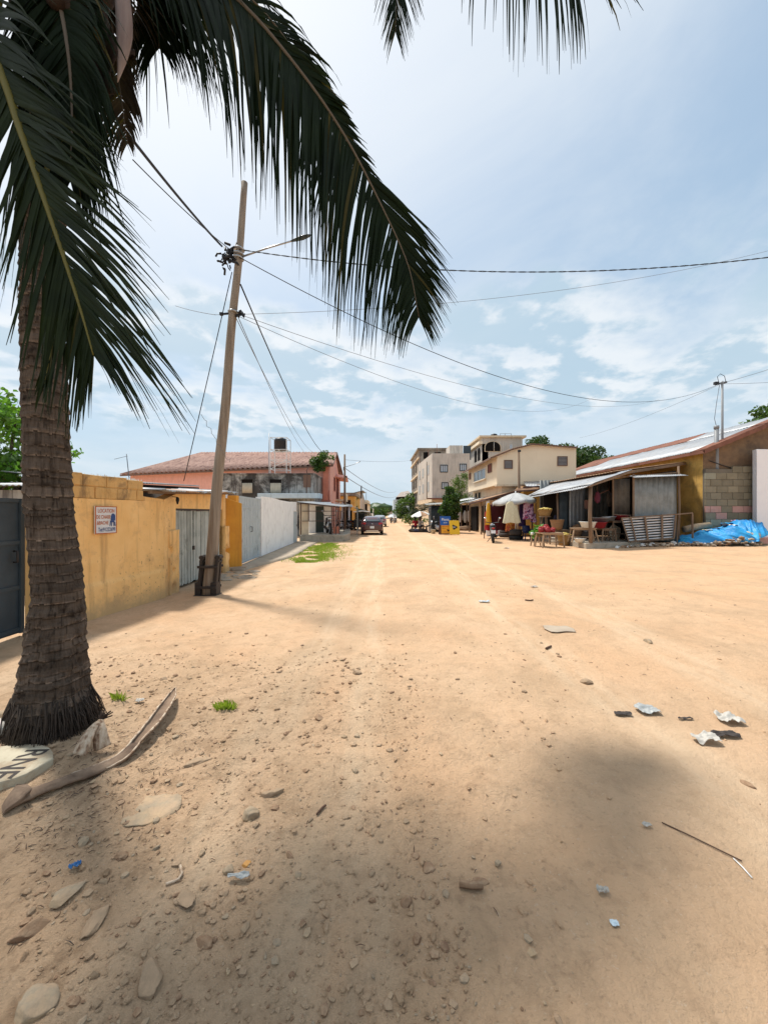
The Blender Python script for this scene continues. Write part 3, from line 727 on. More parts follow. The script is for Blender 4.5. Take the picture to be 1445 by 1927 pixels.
# notice board
t = thing('notice_board', 'white notice board with orange and blue lettering and a blue chair, on the yellow wall', 'sign', (ywall(5.94)+.02, 5.94, 1.29))
tv = V((.149,1,0)).normalized(); nv = V((1,-.149,0)).normalized()
bo = V((ywall(5.755)+.024, 5.755, 1.285))
mb = MB(); mb.para(bo, tv*.385, (0,0,.425), nv*.022); mb.build('panel', M['signwhite'], t, bevel=.004)
mb = MB(); q = .012
fo_ = bo+nv*.022
for a, b_, c in ((tv*.385, V((0,0,q)), V((0,0,0))), (tv*.385, V((0,0,q)), V((0,0,.425-q))), (tv*q, V((0,0,.425-2*q)), V((0,0,q))), (tv*q, V((0,0,.425-2*q)), tv*(.385-q)+V((0,0,q)))):
    mb.para(fo_+c, a, b_, nv*.006)
mb.build('rim', M['inkred'], t)
fo_ = fo_+nv*.001
text('LOCATION', t, M['inkred'], fo_+tv*.045+V((0,0,.325)), tv, (0,0,1), .295, .06)
text('DE CHAISE', t, M['inkred'], fo_+tv*.022+V((0,0,.232)), tv, (0,0,1), .245, .056)
text('&BACHE', t, M['inkred'], fo_+tv*.03+V((0,0,.142)), tv, (0,0,1), .20, .056)
text('Tel:91222699', t, M['inkblue'], fo_+tv*.05+V((0,0,.035)), tv, (0,0,1), .305, .062)
mb = MB()
def S2(a, z): return fo_+nv*.002+tv*a+V((0,0,z))
mb.prism([S2(.272,.20),S2(.275,.27),S2(.288,.30),S2(.312,.315),S2(.338,.305),S2(.352,.28),S2(.352,.205),S2(.33,.195)], nv*.004)
mb.prism([S2(.258,.20),S2(.335,.192),S2(.348,.172),S2(.262,.176)], nv*.004)
for a, a2 in ((.265,.255),(.288,.284),(.325,.33),(.345,.352)): mb.prism([S2(a-.006,.176),S2(a+.006,.176),S2(a2+.006,.115),S2(a2-.004,.115)], nv*.004)
mb.build('chair_emblem', M['inkblue'], t)
# gate wall with the weathered double gate
t = thing('gate_wall', 'yellow wall with crumbling pilasters framing the old grey double gate', 'wall', (-4.28, 8.6, 0))
gx = lambda y: -4.27-.03*(y-7.86)
mb = MB()
wallseg(mb, (ywall(7.24),7.25), (gx(7.84)+.02,7.84), -.1, 1.86, 2.0, .22)
wallseg(mb, (gx(7.84),7.846), (gx(10.3),10.3), 1.70, 2.02, 2.13, .2)
wallseg(mb, (gx(10.22)+.02,10.305), (gx(10.5)+.02,10.5), -.1, 2.13, 2.13, .22)
wallseg(mb, (ywall(6.75)-.01,6.76), (ywall(7.24)-.01,7.24), 1.79, 1.90, 1.87, .18)
mb.build('masonry', M['yellow'], t, bevel=.01)
mb = MB()
def pil(y0, y1, zt, sd):
    def fn(u, v):
        y = y0+(y1-y0)*u; z = -.08+(zt+.08)*v
        return (gx(y)+.10+.02*fbm(y*6,z*5,sd,3)-.12*sstep(.36,.5,noise.noise((y*4+sd,z*4.2,1))+.1)*(1-u if sd == 1 else u), y+.025*fbm(z*5,sd,2,3), z)
    mb.grid(fn, 14, 40, thick=(-.14,0,0))
pil(7.46, 7.82, 1.27, 1); pil(10.29, 10.56, 1.25, 2)
mb.build('pilaster', M['yellow'], t)
def gleaf(y0, y1, lean):
    g = MB(); n = 13
    for i in range(n):
        a = y0+(y1-y0)*i/n; b_ = y0+(y1-y0)*(i+1)/n-.006
        dz = rng.uniform(-.012,.012); dx = rng.uniform(-.006,.006)
        g.para((gx(a)-.06+dx, a, .06+rng.uniform(-.02,.02)), (gx(b_)-gx(a), b_-a, 0), (0, lean, 1.60+dz), (.018+.012*(i % 2),0,0))
    for zc in (.32, 1.38): g.para((gx(y0)-.10, y0+.02, zc), (gx(y1)-gx(y0), y1-y0-.04, 0), (0,0,.07), (.03,0,0))
    return g
lt = thing('double_gate', 'old weathered grey plank double gate set in the yellow wall behind the leaning pole', 'gate', (-4.33, 9.0, 0))
gleaf(7.86, 8.72, -.02).build('gate_leaf', M['gategrey'], lt); gleaf(8.76, 10.2, .01).build('gate_leaf', M['gategrey'], lt)
mb = MB(); mb.para((gx(7.86)-.16,7.87,0),(-.07,2.34,0),(0,0,1.66),(-.02,0,0)); mb.build('gap_dark_panel', M['void'], lt)  # near-black panel added so the gap between the leaves stays dark
mb = MB(); mb.bar((gx(7.84)-.03,7.85,1.685),(gx(10.25)-.03,10.25,1.685),.05); mb.build('top_rail', M['darksteel'], lt)
for y, z in ((7.9,1.62),(10.16,1.6)): mb = MB(); mb.para((gx(y)-.035,y,z),(0,.09,0),(0,0,.05),(.02,0,0)); mb.build('hinge', M['steel'], lt)
mb = MB(); mb.box((gx(8.7)-.02, 8.70, .82), (.035,.05,.09)); mb.build('latch', M['darksteel'], lt)
# tin roofs over that gate
t = thing('gate_roof', 'ragged pale zinc sheets roofing the yellow gate wall', 'roof', (-4.3, 8.2, 2.0))
mb = MB()
ys_ = [6.82, 7.6, 8.35, 9.1, 9.9, 10.6]
for i in range(5):
    z0 = 1.99+.035*i+rng.uniform(-.015,.015)
    mb.sheet((-3.98+rng.uniform(-.05,.06),ys_[i],z0+.02), (-4.0+rng.uniform(-.05,.06),ys_[i+1]+.06,z0+.04), (-5.5,ys_[i+1]+.06,z0+.12), (-5.5,ys_[i],z0+.10), 9, .013, i % 2, sag=.06, seed=i)
mb.build('sheets', [M['zinc_bright'], M['rusttan']], t)
for a_, b_ in (((-4.16,6.8,1.975),(-4.16,10.6,2.14)),((-4.9,6.8,2.0),(-4.9,10.6,2.2))): mb = MB(); mb.bar(a_, b_, .05); mb.build('purlin', M['wood'], t)
t = thing('shed_roof', 'dark edged tin roof of a shed behind the yellow gate', 'roof', (-6, 9.6, 2.3))
mb = MB(); mb.sheet((-5.75,8.6,2.30),(-5.75,12.0,2.46),(-8.6,12.0,2.62),(-8.6,8.6,2.55), 30, .015, 0); mb.build('sheets', M['zinc'], t)
mb = MB(); mb.para((-5.78,8.6,2.12),(0,3.4,.14),(0,0,.15),(-.04,0,0)); mb.build('fascia', M['void'], t)
mb = MB(); mb.para((-5.9,8.7,0),(0,3.1,0),(0,0,2.2),(-2.5,0,0)); mb.build('wall', M['stained'], t)
t = thing('wall_lamp', 'small black lamp hanging under the zinc roof edge', 'lamp', (-4.08, 7.62, 1.84))
mb = MB(); mb.lathe([(.012,.06),(.028,.05),(.034,.0),(.02,-.05),(.012,-.08)], (-4.10,7.62,1.86), 10); mb.build('lamp_body', M['black'], t)
mb = MB(); mb.bar((-4.2,7.62,1.93),(-4.10,7.62,1.92),.015); mb.build('bracket', M['darksteel'], t)
# ochre return wall
t = thing('return_wall', 'deep ochre wall end standing out between the old gate and the blue grey gate', 'wall', (-4.2, 10.9, 0))
mb = MB()
mb.hexa([V(p) for p in ((-4.46,10.62,-.1),(-4.02,10.86,-.1),(-4.10,11.04,-.1),(-4.55,10.8,-.1),(-4.46,10.62,2.06),(-4.02,10.86,1.88),(-4.10,11.04,1.88),(-4.55,10.8,2.06))])
mb.build('masonry', M['ochre'], t, bevel=.012)
mb = MB(); mb.para((-4.5,10.5,-.1),(.62,.3,0),(0,0,.2),(-.1,.45,0)); mb.build('footing', M['walk'], t, bevel=.015)
# blue grey double gate, white wall, small door
wx = lambda y: -4.3-.049*(y-11.7)
t = thing('metal_gate', 'blue grey panelled steel double gate between the ochre wall and the white wall', 'gate', (-4.35, 12.5, 0))
for y0, y1 in ((11.35,12.4),(12.43,13.7)):
    mb = MB()
    mb.para((wx(y0)-.05,y0,.06),(wx(y1)-wx(y0),y1-y0,0),(0,0,2.06),(.03,0,0))
    for zc in (.08,.5,.92,1.34,1.76,2.06): mb.para((wx(y0)-.02,y0,zc),(wx(y1)-wx(y0),y1-y0,0),(0,0,.04),(.014,0,0))
    for k in range(4):
        for j in range(5):
            a = y0+.08+(y1-y0-.1)*k/4; b_ = a+(y1-y0-.1)/4-.06; zc = .16+.42*j
            mb.para((wx(a)-.02,a,zc),(wx(b_)-wx(a),b_-a,0),(0,0,.28),(.008,0,0))
    g = mb.build('gate_leaf', M['gateblue'], t)
mb = MB(); mb.tube([(wx(12.5)+.0,12.5,1.0),(wx(12.5)+.05,12.5,1.0),(wx(12.5)+.05,12.5,1.16),(wx(12.5),12.5,1.16)], .012); mb.build('handle', M['darksteel'], t)
mb = MB(); wallseg(mb, (wx(11.2)+.0,11.1), (wx(11.33),11.33), -.1, 2.12, 2.12, .25); mb.build('gate_post', M['ochre'], t)
t = thing('whitewashed_wall', 'long whitewashed wall right of the blue grey steel gate', 'wall', (-4.5, 16.5, 0))
mb = MB()
mb.grid(lambda u, v: (wx(13.75+6.2*u)+.014*fbm(u*18,v*5,2,4), 13.75+6.2*u, -.1+(2.30+.03*math.sin(u*7)-.02*u)*v), 60, 22)
wallseg(mb, (wx(13.75)-.015,13.75), (wx(19.95)-.015,19.95), -.1, 2.19, 2.17, .18)
mb.build('masonry', M['white'], t)
mb = MB(); mb.para((-4.9,12.0,2.0),(-.9,-1.2,.0),(0,0,.32),(.02,.0,0)); mb.build('back_panel', M['white'], t)
t = thing('small_door', 'narrow blue grey metal door beside the terrace shop', 'door', (-4.72, 20.4, 0))
mb = MB(); mb.para((wx(19.97)-.03,19.98,.06),(-.02,.88,0),(0,0,1.64),(.03,0,0)); mb.build('door_leaf', M['gateblue'], t)
mb = MB()
wallseg(mb, (wx(19.97),19.972), (wx(20.9),20.9), 1.72, 2.2, 2.22, .2); wallseg(mb, (wx(20.87),20.88), (wx(21.05),21.05), -.1, 1.715, 1.715, .2)
mb.build('surround', M['white'], t)
mb = MB(); mb.box((wx(20.7)+.02,20.7,.95),(.04,.04,.12)); mb.build('handle', M['darksteel'], t)
# pavement strip
mb = MB()
def pv(u, v):
    y = 10.6+11*u; w = .34+.75*sstep(0,.35,u)
    return (wx(y)+.02+w*v+.04*noise.noise((y*1.5,v,1))*v, y, .065+gz(wx(y)+w, y)*.5+.015*fbm(y,v*2,1,2)-.0)
mb.grid(pv, 60, 6, thick=(0,0,-.2)); struct(mb.build('pavement', M['walk']))
mb = MB()
for i in range(16):
    x, y = rng.uniform(-4.25,-3.3), rng.uniform(9.2,11.0)
    mb.blob((x,y,gz(x,y)), (rng.uniform(.06,.22),rng.uniform(.06,.16),.03), i, .5, 2, 0, False, rng.uniform(0,3))
tag(mb.build('broken_paving', M['walk'], shade=False), 'broken pavement pieces scattered at the foot of the ochre wall', 'rubble', kind='stuff')

# ------------------------------------------------------------------ leaning utility pole
PB, PT = V((PX(391,7.55), 7.55, 0)), V((PX(461.5,7.55), 7.55, PZ(343,7.55)))
def pole(z): return PB.lerp(PT, z/PT.z)
t = thing('utility_pole', 'leaning weathered wooden utility pole with lamp arm, held in a black iron foot', 'pole', PB)
mb = MB(); mb.tube([pole(z)+V((.012*math.sin(z*2.1),0,0)) for z in [PT.z*i/30 for i in range(31)]], [.114-.056*i/30 for i in range(31)], 14)
mb.build('shaft', M['woodpole'], t)
pd = (PT-PB).normalized()
mb = MB()
for sx_ in (-1, 1):
    c = PB+V((sx_*.155, 0, 0))
    for k, (dx, dz) in enumerate(((0,0),)):
        mb.bar(c+V((0,-.05,-.1)), c+pd*.78+V((0,-.05,0)), .055, .09); mb.bar(c+V((0,.07,-.1)), c+pd*.78+V((0,.07,0)), .055, .05)
    mb.box(c+pd*.74+V((0,0,0)), (.10,.17,.05)); mb.box(c+pd*.66, (.085,.15,.03))
    mb.box(c+V((0,0,.13)), (.115,.2,.24))
for z in (.16, .56): mb.bar(PB+pd*z+V((-.2,-.125,0)), PB+pd*z+V((.2,-.125,0)), .02, .05); mb.bar(PB+pd*z+V((-.2,.125,0)), PB+pd*z+V((.2,.125,0)), .02, .05)
mb.box(PB+V((0,0,-.02)), (.44,.30,.06))
mb.build('iron_foot', M['darksteel'], t, bevel=.006)
zA = PZ(484, 7.55); zB = PZ(592, 7.55)
for z in (zA-.02, zA+.06, zA+.16, zB+.05):
    mb = MB(); mb.lathe([(.103,-.014),(.108,-.008),(.108,.008),(.103,.014)], pole(z), 14, axis=pd); mb.build('clamp_band', M['steel'], t)
mb = MB(); A0 = pole(zA)+V((.08,-.02,0)); A1 = W(552,452,7.35)
mb.tube([A0, A0.lerp(A1,.5)+V((0,0,.015)), A1], [.017,.016,.015], 8)
ao = mb.build('lamp_arm', M['steel'], t)
mb = MB(); dl = (A1-A0).normalized(); 
mb.tube([A1-dl*.05, A1+dl*.05, A1+dl*.18, A1+dl*.30, A1+dl*.36], [.02,.04,.055,.04,.015], 10, flat=.55)
mb.build('lamp_head', M['gatedark'], ao)
mb = MB(); Rr = random.Random(5)
jc = pole(zA)+V((-.16,-.05,0))
for i in range(26):
    p = jc+V((Rr.uniform(-.16,.08),Rr.uniform(-.08,.08),Rr.uniform(-.22,.18)))
    q = p+V((Rr.uniform(-.12,.14),Rr.uniform(-.06,.06),Rr.uniform(-.14,.14)))
    mb.tube([p, (p+q)/2+V((Rr.uniform(-.05,.05),0,Rr.uniform(-.05,.05))), q], Rr.uniform(.010,.026), 6)
for i in range(7):
    p = jc+V((Rr.uniform(-.12,.06),0,Rr.uniform(-.2,.12))); mb.box(p, (.06,.05,.09), Rr.uniform(0,2), 0, Rr.uniform(-.4,.4))
mb.build('cable_joints', M['cable'], t); mb = MB()
pb = pole(zB)+V((.14,-.03,0))
for i in range(9):
    p = pb+V((Rr.uniform(-.07,.07),Rr.uniform(-.05,.05),Rr.uniform(-.07,.07)))
    mb.tube([p, p+V((Rr.uniform(-.06,.06),0,Rr.uniform(-.06,.06))), p+V((Rr.uniform(-.08,.08),0,Rr.uniform(-.06,.06)))], .018, 6)
mb.bar(pb+V((-.34,0,0)), pb+V((-.1,0,.02)), .03); mb.box(pb+V((-.36,0,.0)), (.06,.05,.05))
mb.build('cable_joints', M['cable'], t)
# wires
def wire(p, q, r, sag, label, mat='cable', n=26, wob=0, twist=False):
    p, q = V(p), V(q); mb = MB()
    L = lambda f: p.lerp(q, f)+V((wob*math.sin(f*37), 0, -4*sag*f*(1-f)+wob*math.sin(f*53)))
    if twist:
        for k in range(2):
            nn = n*7; mb.tube([L(i/nn)+V((0, r*math.sin(i*1.0+k*3.14), r*math.cos(i*1.0+k*3.14))) for i in range(nn+1)], r*.85, 5)
    else: mb.tube([L(i/n) for i in range(n+1)], r, 6)
    return tag(mb.build('overhead_wire', M[mat], loc=p), label, 'wire', 'wires strung from the poles')
pA, pB_ = pole(zA), pole(zB)
JR = W(1353, 722, 19.6)
wire(pA+V((.05,-.1,.09)), W(1540,471,7.2), .0068, .42, 'thick twisted black cable running right across the sky from the leaning pole', twist=True)
wire(pA+V((.05,-.08,-.05)), JR, .008, 1.75, 'long sagging wire from the leaning pole to the steel pole on the right', n=50)
wire(pA+V((-.3,-.06,.18)), W(205,205,3.9), .019, .05, 'thick cable bundle rising left from the leaning pole behind the palm')
wire(pA+V((-.1,-.02,.1)), W(250,300,4.5), .007, .05, 'thin wire rising left beside the thick cable bundle')
wire(pA+V((-.12,-.02,-.3)), W(346,905,8.2), .009, .02, 'dark stay wire dropping from the leaning pole to the zinc roof')
wire(pole(PZ(535,7.55))+V((.09,0,0)), W(607,851,30), .016, .5, 'dark cable running away from the leaning pole to the pink house')
wire(pB_+V((.05,0,-.05)), W(592,853,31), .008, .5, 'fine wire beside the dark cable to the pink house', 'cablegrey')
wire(pB_+V((.1,0,-.05)), W(578,856,31), .008, .4, 'fine grey wire lowest of those to the pink house roof', 'cablegrey')
wire(pB_+V((.15,0,0)), W(1240,752,24), .005, 1.0, 'faint grey wire dipping from the lower bracket toward the far stalls', 'cablegrey', 40)
wire(pB_+V((.15,0,-.05)), W(1120,746,26), .005, 1.4, 'second faint grey wire dipping lower over the street', 'cablegrey', 40)
wire(pB_+V((-.35,0,0)), W(1560,440,11), .004, .5, 'hair thin wire crossing behind the twisted cable at the right', 'cablegrey', 40)
wire(W(330,575,9), pB_+V((-.35,0,0)), .006, .02, 'hair thin wire between the palm fronds and the lower bracket', 'cablegrey')
wire(JR, W(1600,640,16), .01, .1, 'upper wire leaving the steel pole to the right', 'cablegrey')
wire(JR, W(1600,705,17), .008, .1, 'lower wire leaving the steel pole to the right', 'cablegrey')
wire(JR+V((0,0,-.05)), W(1090,824,42), .008, .3, 'straight wire from the steel pole toward the cream building', 'cablegrey')
wire(W(432,870,7.6), W(380,780,6.8)+V((0,0,.0)), .004, .02, 'loose wavy wire hanging left of the leaning pole', 'cablegrey', wob=.02)
# steel stay wire loops off the pole toward the annex
# ------------------------------------------------------------------ television aerial behind the yellow wall
t = thing('television_aerial', 'bent thin television aerial above the yellow wall', 'aerial', W(243,893,12))
mb = MB(); mb.tube([W(243,900,12),W(238,854,12)], .012, 6); mb.build('mast', M['cablegrey'], t)
mb = MB(); mb.tube([W(240,858,12),W(215,864,12)], .007, 5); mb.build('boom', M['cablegrey'], t)
# ------------------------------------------------------------------ annex with stained wall
t = thing('annex_building', 'mould blackened concrete annex with two curtained windows and a pale blue canopy', 'building', (-8, 27, 0))
ax0, ax1 = PX(418,27), PX(591,27)
mb = MB(); mb.para((ax0,27,0),(ax1-ax0,0,0),(0,0,PZ(893,27)),(0,3.3,0)); mb.build('wall', M['stained'], t)
mb = MB(); mb.para((ax0-.05,26.93,PZ(893,27)+.003),(ax1-ax0+.1,0,0),(0,0,.09),(0,3.3,0)); mb.build('parapet', M['stained'], t)
mb = MB(); mb.para((PX(484,25.9),25.9,2.62),(PX(602,25.9)-PX(484,25.9),0,0),(0,0,.33),(0,1.08,0)); mb.build('canopy', M['blueslab'], t, bevel=.02)
for a, b_ in ((455,476),(508,530)):
    x0, x1 = PX(a,27), PX(b_,27)
    w_ = window(t, (x0,26.995,PZ(928,27)), (1,0,0), x1-x0, PZ(902,27)-PZ(928,27), (0,-1,0), 'stained', 'void', 0)
    mb = MB(); mb.grid(lambda u, v: (x0+.03+(x1-x0-.06)*u, 26.955+.012*math.sin(u*34), PZ(928,27)+(PZ(909,27)-PZ(928,27))*v), 40, 2, thick=(0,.004,0)); mb.build('curtain', M['beigecloth'], w_)
mb = MB(); mb.para((PX(571,27),26.96,PZ(917,27)),(PX(585,27)-PX(571,27),0,0),(0,0,PZ(893.5,27)-PZ(917,27)),(0,.035,0)); mb.build('door', M['brownframe'], t)
mb = MB(); mb.tube([W(577,928,25.8),W(578,900,25.8),W(577,884,25.8),W(580,881,25.8)], .03, 6); mb.build('vent_pipe', M['brownsteel'], t)
# ------------------------------------------------------------------ pink house
t = thing('pink_house', 'two storey pink house with faded red corrugated roof and red shutters', 'house', (-5, 31, 0))
c0, c1_, c2, c3 = (-4.25,30.2), (-4.62,40.5), (-24,44.5), (-23.4,35.4)
mb = MB(); zt = 5.38
P4 = [V((a[0],a[1],0)) for a in (c3,c0,c1_,c2)]
mb.hexa(P4+[p+V((0,0,z)) for p, z in zip(P4, (5.1,zt,zt,5.1))]); mb.build('wall', M['pink'], t)
mb = MB(); mb.para((PX(608,30.05),30.03,2.6),(PX(617,30.05)-PX(608,30.05),0,0),(0,0,2.72),(0,.12,0)); mb.build('recess_shade_panel', M['pink_dark'], t)  # deeper pink panel painted in for the shade of a recess
eR, eL, rL, rR = V((-3.95,29.75,5.42)), V((-23.9,34.7,5.14)), V((-18.6,39.2,7.82)), V((-4.35,35.6,7.28))
bR, bL = V((-4.3,41.3,5.42)), V((-24.6,45.2,5.14))
mb = MB()
mb.sheet(eL, eR, rR, rL, 46, .075, 0, .01)
mb.sheet(bR, bL, rL, rR, 60, .028, 0, .01)
mb.sheet(bL, eL, rL+V((0,0,-.01)), rL+V((0,.02,-.01)), 40, .028, 0, .01)
mb.build('roof', M['roofpink'], t)
mb = MB(); mb.bar(eL+V((0,.05,-.12)), eR+V((0,.05,-.12)), .05, .12); mb.bar(eR+V((0,0,-.06)), rR+V((0,0,-.06)), .05, .14); mb.bar(rR+V((0,0,-.06)), bR+V((0,0,-.06)), .05, .14)
mb.prism([(-4.4,30.4,5.39),(-4.72,40.3,5.39),(-4.5,35.6,7.15)], (-.05,0,0), 1)
mb.build('fascia', [M['brownframe'], M['pink']], t)
sdir = (V((c1_[0],c1_[1],0))-V((c0[0],c0[1],0))).normalized(); sn = V((sdir.y,-sdir.x,0))
for d0, w_, z0, h_ in ((3.2,.9,3.6,1.1),(5.6,2.2,3.0,1.9),):
    o = V((c0[0],c0[1],z0))+sdir*d0+sn*.005
    window(t, o, sdir, w_, h_, sn, 'shutterred', 'shutterred', 2, slats=14)
mb = MB(); o = V((c0[0],c0[1],2.75))+sdir*5.0
mb.para(o, sdir*3.4, (0,0,.16), sn*.9); mb.para(o+sn*.82+V((0,0,.163)), sdir*3.4, (0,0,.55), sn*.08); mb.build('balcony', M['cream_low'], t)
mb = MB(); o = V((c0[0],c0[1],4.95))+sdir*4.4
mb.grid(lambda u, v: o+sdir*4.2*u+sn*(.95*v)+V((0,0,.36*(1-(2*u-1)**2)-.12*v)), 24, 3, thick=(0,0,-.09)); mb.build('balcony_hood', M['pink'], t)
for d0 in (2.4, 6.6): mb = MB(); o = V((c0[0],c0[1],.4))+sdir*d0+sn*.004; mb.para(o, sdir*1.1, (0,0,1.9), sn*.03); mb.build('door', M['shutterred'], t)
mb = MB(); mb.para((-4.9,30.0,2.35),(.9,0,0),(0,0,.10),(0,-1.0,-.08)); mb.build('awning_slab', M['pink_dark'], t)
mb = MB(); mb.tube([(-4.28,30.15,3.4),(-4.28,30.15,2.7),(-4.2,30.1,2.55)], .04, 8); mb.build('drain_pipe', M['pink_dark'], t)
# fig bush rooted on that roof
def leaves(mb, c, rad, n, size, rg, mi=0, shell=.55, mis=None, droop=.3):
    for _ in range(n):
        while True:
            d = V((rg.uniform(-1,1),rg.uniform(-1,1),rg.uniform(-1,1)))
            if .02 < d.length < 1: break
        d = d.normalized()*(shell+(1-shell)*rg.random()**.6)
        p = V((c[0]+d.x*rad[0], c[1]+d.y*rad[1], c[2]+d.z*rad[2]))
        a = V((rg.uniform(-1,1),rg.uniform(-1,1),rg.uniform(-1,.5)-droop)).normalized()
        b_ = a.orthogonal().normalized(); b_ = (Matrix.Rotation(rg.uniform(0,6.28),3,a)@b_)
        s = size*rg.uniform(.6,1.3)
        mb.add([p-b_*s*.32, p+a*s*.5-b_*s*.1+V((0,0,-.03*s)), p+a*s*.95, p+a*s*.5+b_*s*.34, p+b_*s*.2], [(0,1,3,4),(1,2,3)], mi if mis is None else rg.choice(mis), True)
def tree(name, label, base, h, trunk_r, clumps, leaf, n, mats, cat='tree', group=None, seed=0, shell=.4, lean=(0,0), droop=.3):
    """clumps: (dx,dy,z,rx,ry,rz) relative to base"""
    rg = random.Random(seed); base = V(base)
    t = thing(name, label, cat, base, 0, group)
    tk = MB(); top = base+V((lean[0],lean[1],h))
    if trunk_r:
        tk.tube([base+V((0,0,-.2)), base.lerp(top,.35)+V((.05,.03,0)), base.lerp(top,.7), top], [trunk_r*1.25,trunk_r,trunk_r*.8,trunk_r*.5], 9)
        for c in clumps:
            e = base+V((c[0],c[1],c[2])); s = base.lerp(top, rg.uniform(.45,.85))
            tk.tube([s, s.lerp(e,.5)+V((0,0,.12*h*rg.random()*.5)), e], [trunk_r*.5,trunk_r*.35,trunk_r*.12], 6)
        tk.build('trunk', M['bark'], t)
    cr = MB()
    tot = sum((c[3]*c[4]*c[5])**.67 for c in clumps)
    for k, c in enumerate(clumps):
        m_ = int(n*((c[3]*c[4]*c[5])**.67)/tot)
        wts = [0]*rg.randint(1,3)+[1]*rg.randint(1,3)
        sub = 7
        for j in range(sub):
            d = V((rg.gauss(0,.45),rg.gauss(0,.45),rg.gauss(0,.42)))
            leaves(cr, base+V((c[0]+d.x*c[3],c[1]+d.y*c[4],c[2]+d.z*c[5])), (c[3]*.58,c[4]*.58,c[5]*.5), m_//sub, leaf, rg, 0, shell, wts, droop)
    cr.build('crown', [M[x] for x in mats], t)
    return t
bs = W(603,868,29.8)
tree('roof_bush', 'dark leafy bush growing out of the pink house roof edge', bs+V((0,0,-.55)), .5, .04, [(0,0,.55,.62,.5,.6),(.35,0,.85,.45,.4,.4),(-.3,0,.3,.35,.35,.45),(.0,-.1,.05,.3,.3,.35)], .17, 1500, ['leaf_far','leaf_mid'], 'bush', seed=4)
# water tank on its tower
t = thing('water_tank', 'black water tank on a thin white steel tower in front of the red roof', 'water tank', W(528,925,28))
mb = MB(); tx, ty = PX(528,28), 28; z0, z1 = PZ(847.5,28), PZ(825,28)
mb.lathe([(.0,z0),(.44,z0),(.47,z0+.03),(.46,z0+.12),(.47,z0+.14),(.455,z0+.28),(.47,z0+.30),(.455,z0+.44),(.47,z0+.46),(.455,z0+.6),(.47,z0+.62),(.45,z0+.74),(.40,z1-.03),(.2,z1+.02),(.18,z1+.06),(0,z1+.06)], (tx,ty,0), 26, cap=False)
mb.build('tank', M['tank'], t)
mb = MB(); zb = 4.42; a = .58
zz = [zb, PZ(890,28), z0]
for sx_ in (-1,1):
    for sy_ in (-1,1): mb.bar((tx+sx_*a,ty+sy_*a,zb),(tx+sx_*a,ty+sy_*a,z0+.85),.045)
for z in (zb+.35, zb+1.0, z0-.02, z0+.84):
    for s in (-1,1):
        mb.bar((tx-a,ty+s*a,z),(tx+a,ty+s*a,z),.035); mb.bar((tx+s*a,ty-a,z),(tx+s*a,ty+a,z),.035)
mb.bar((tx-a,ty-a,zb+.35),(tx+a,ty-a,zb+1.0),.03); mb.bar((tx-a,ty,z0-.05),(tx+a,ty,z0-.05),.06); mb.bar((tx,ty-a,z0-.05),(tx,ty+a,z0-.05),.06)
mb.bar((tx-.25,ty-a-.02,zb),(tx-.25,ty-a-.02,z0),.03)
mb.build('tower', M['whiteframe'], t)
mb = MB(); mb.tube([(tx-a-.1,ty-a,3.2),(tx-a-.1,ty-a,PZ(818,28))], .03, 6); mb.build('riser_pipe', M['steel'], t)
# ------------------------------------------------------------------ terrace shop
t = thing('terrace_shop', 'small white shop behind a raised cement terrace with steel frame and tin awning', 'shop', (-3.6, 22, 0))
pf = [(-4.62,21.0),(-2.2,21.75),(-2.05,23.2),(-2.6,29.5),(-4.62,29.5)]
mb = MB(); mb.prism([(x,y,-.1) for x, y in pf], (0,0,.50)); mb.build('terrace_floor', M['concrete'], t, bevel=.03)
mb = MB(); wallseg(mb, (-4.66,21.28), (-4.2,21.42), .403, 2.1, 2.1, .15); mb.build('beige_wall', M['cream_low'], t)
mb = MB(); wallseg(mb, (-4.62,23.6), (-3.32,24.1), .403, 2.3, 2.3, .2); mb.build('white_wall', M['white'], t)
mb = MB(); sv = V((1.3,.5,0)).normalized(); sn2 = V((.5,-1.3,0)).normalized()
o = V((-4.62,23.6,.42))+sv*.42+sn2*.004; mb.para(o, sv*.5, (0,0,1.62), sn2*.03); mb.build('door', M['greendoor'], t)
mb = MB()
zr = lambda x: 2.20-.11*(x+4.6)
P_ = [(-4.58,21.15),(-4.18,21.28),(-2.95,21.66),(-2.72,21.73),(-2.53,21.8)]
for x, y in P_: mb.bar((x,y,.40 if x > -4 else (.42 if x < -4.4 else 1.15)),(x,y,zr(x)-.04),.05)
mb.bar((-2.6,25,.4),(-2.6,25,1.95),.05)
for z in (1.72, 1.17): mb.bar((-4.5,21.17,z),(-2.53,21.79,z),.035)
for z in (1.72, 1.17): mb.bar((-2.53,21.8,z),(-2.6,25,z),.035)
mb.bar((-4.6,21.1,zr(-4.6)-.03),(-2.5,21.8,zr(-2.5)-.03),.06)
mb.build('steel_frame', M['brownsteel'], t)
mb = MB()
mb.sheet((-4.75,20.85,2.23),(-2.35,21.6,1.98),(-2.3,26.5,2.12),(-4.75,26.5,2.42), 26, .012, 0)
mb.build('awning', M['zinc'], t)
mb = MB(); mb.sheet((-3.3,26,2.30),(-1.75,26.6,1.98),(-2.1,31,2.05),(-4,31,2.5), 20, .012, 0); mb.bar((-1.85,26.6,.0),(-1.85,26.6,1.95),.05); mb.bar((-2.1,30.9,.3),(-2.1,30.9,2.0),.05); mb.bar((-2.0,26.6,1.95),(-2.1,31,2.0),.05); mb.build('second_awning', M['dullsheet'], t)
mb = MB(); mb.box((-2.85,23.0,.60),(.38,.3,.40)); mb.build('crate_block', M['pink_dark'], t)
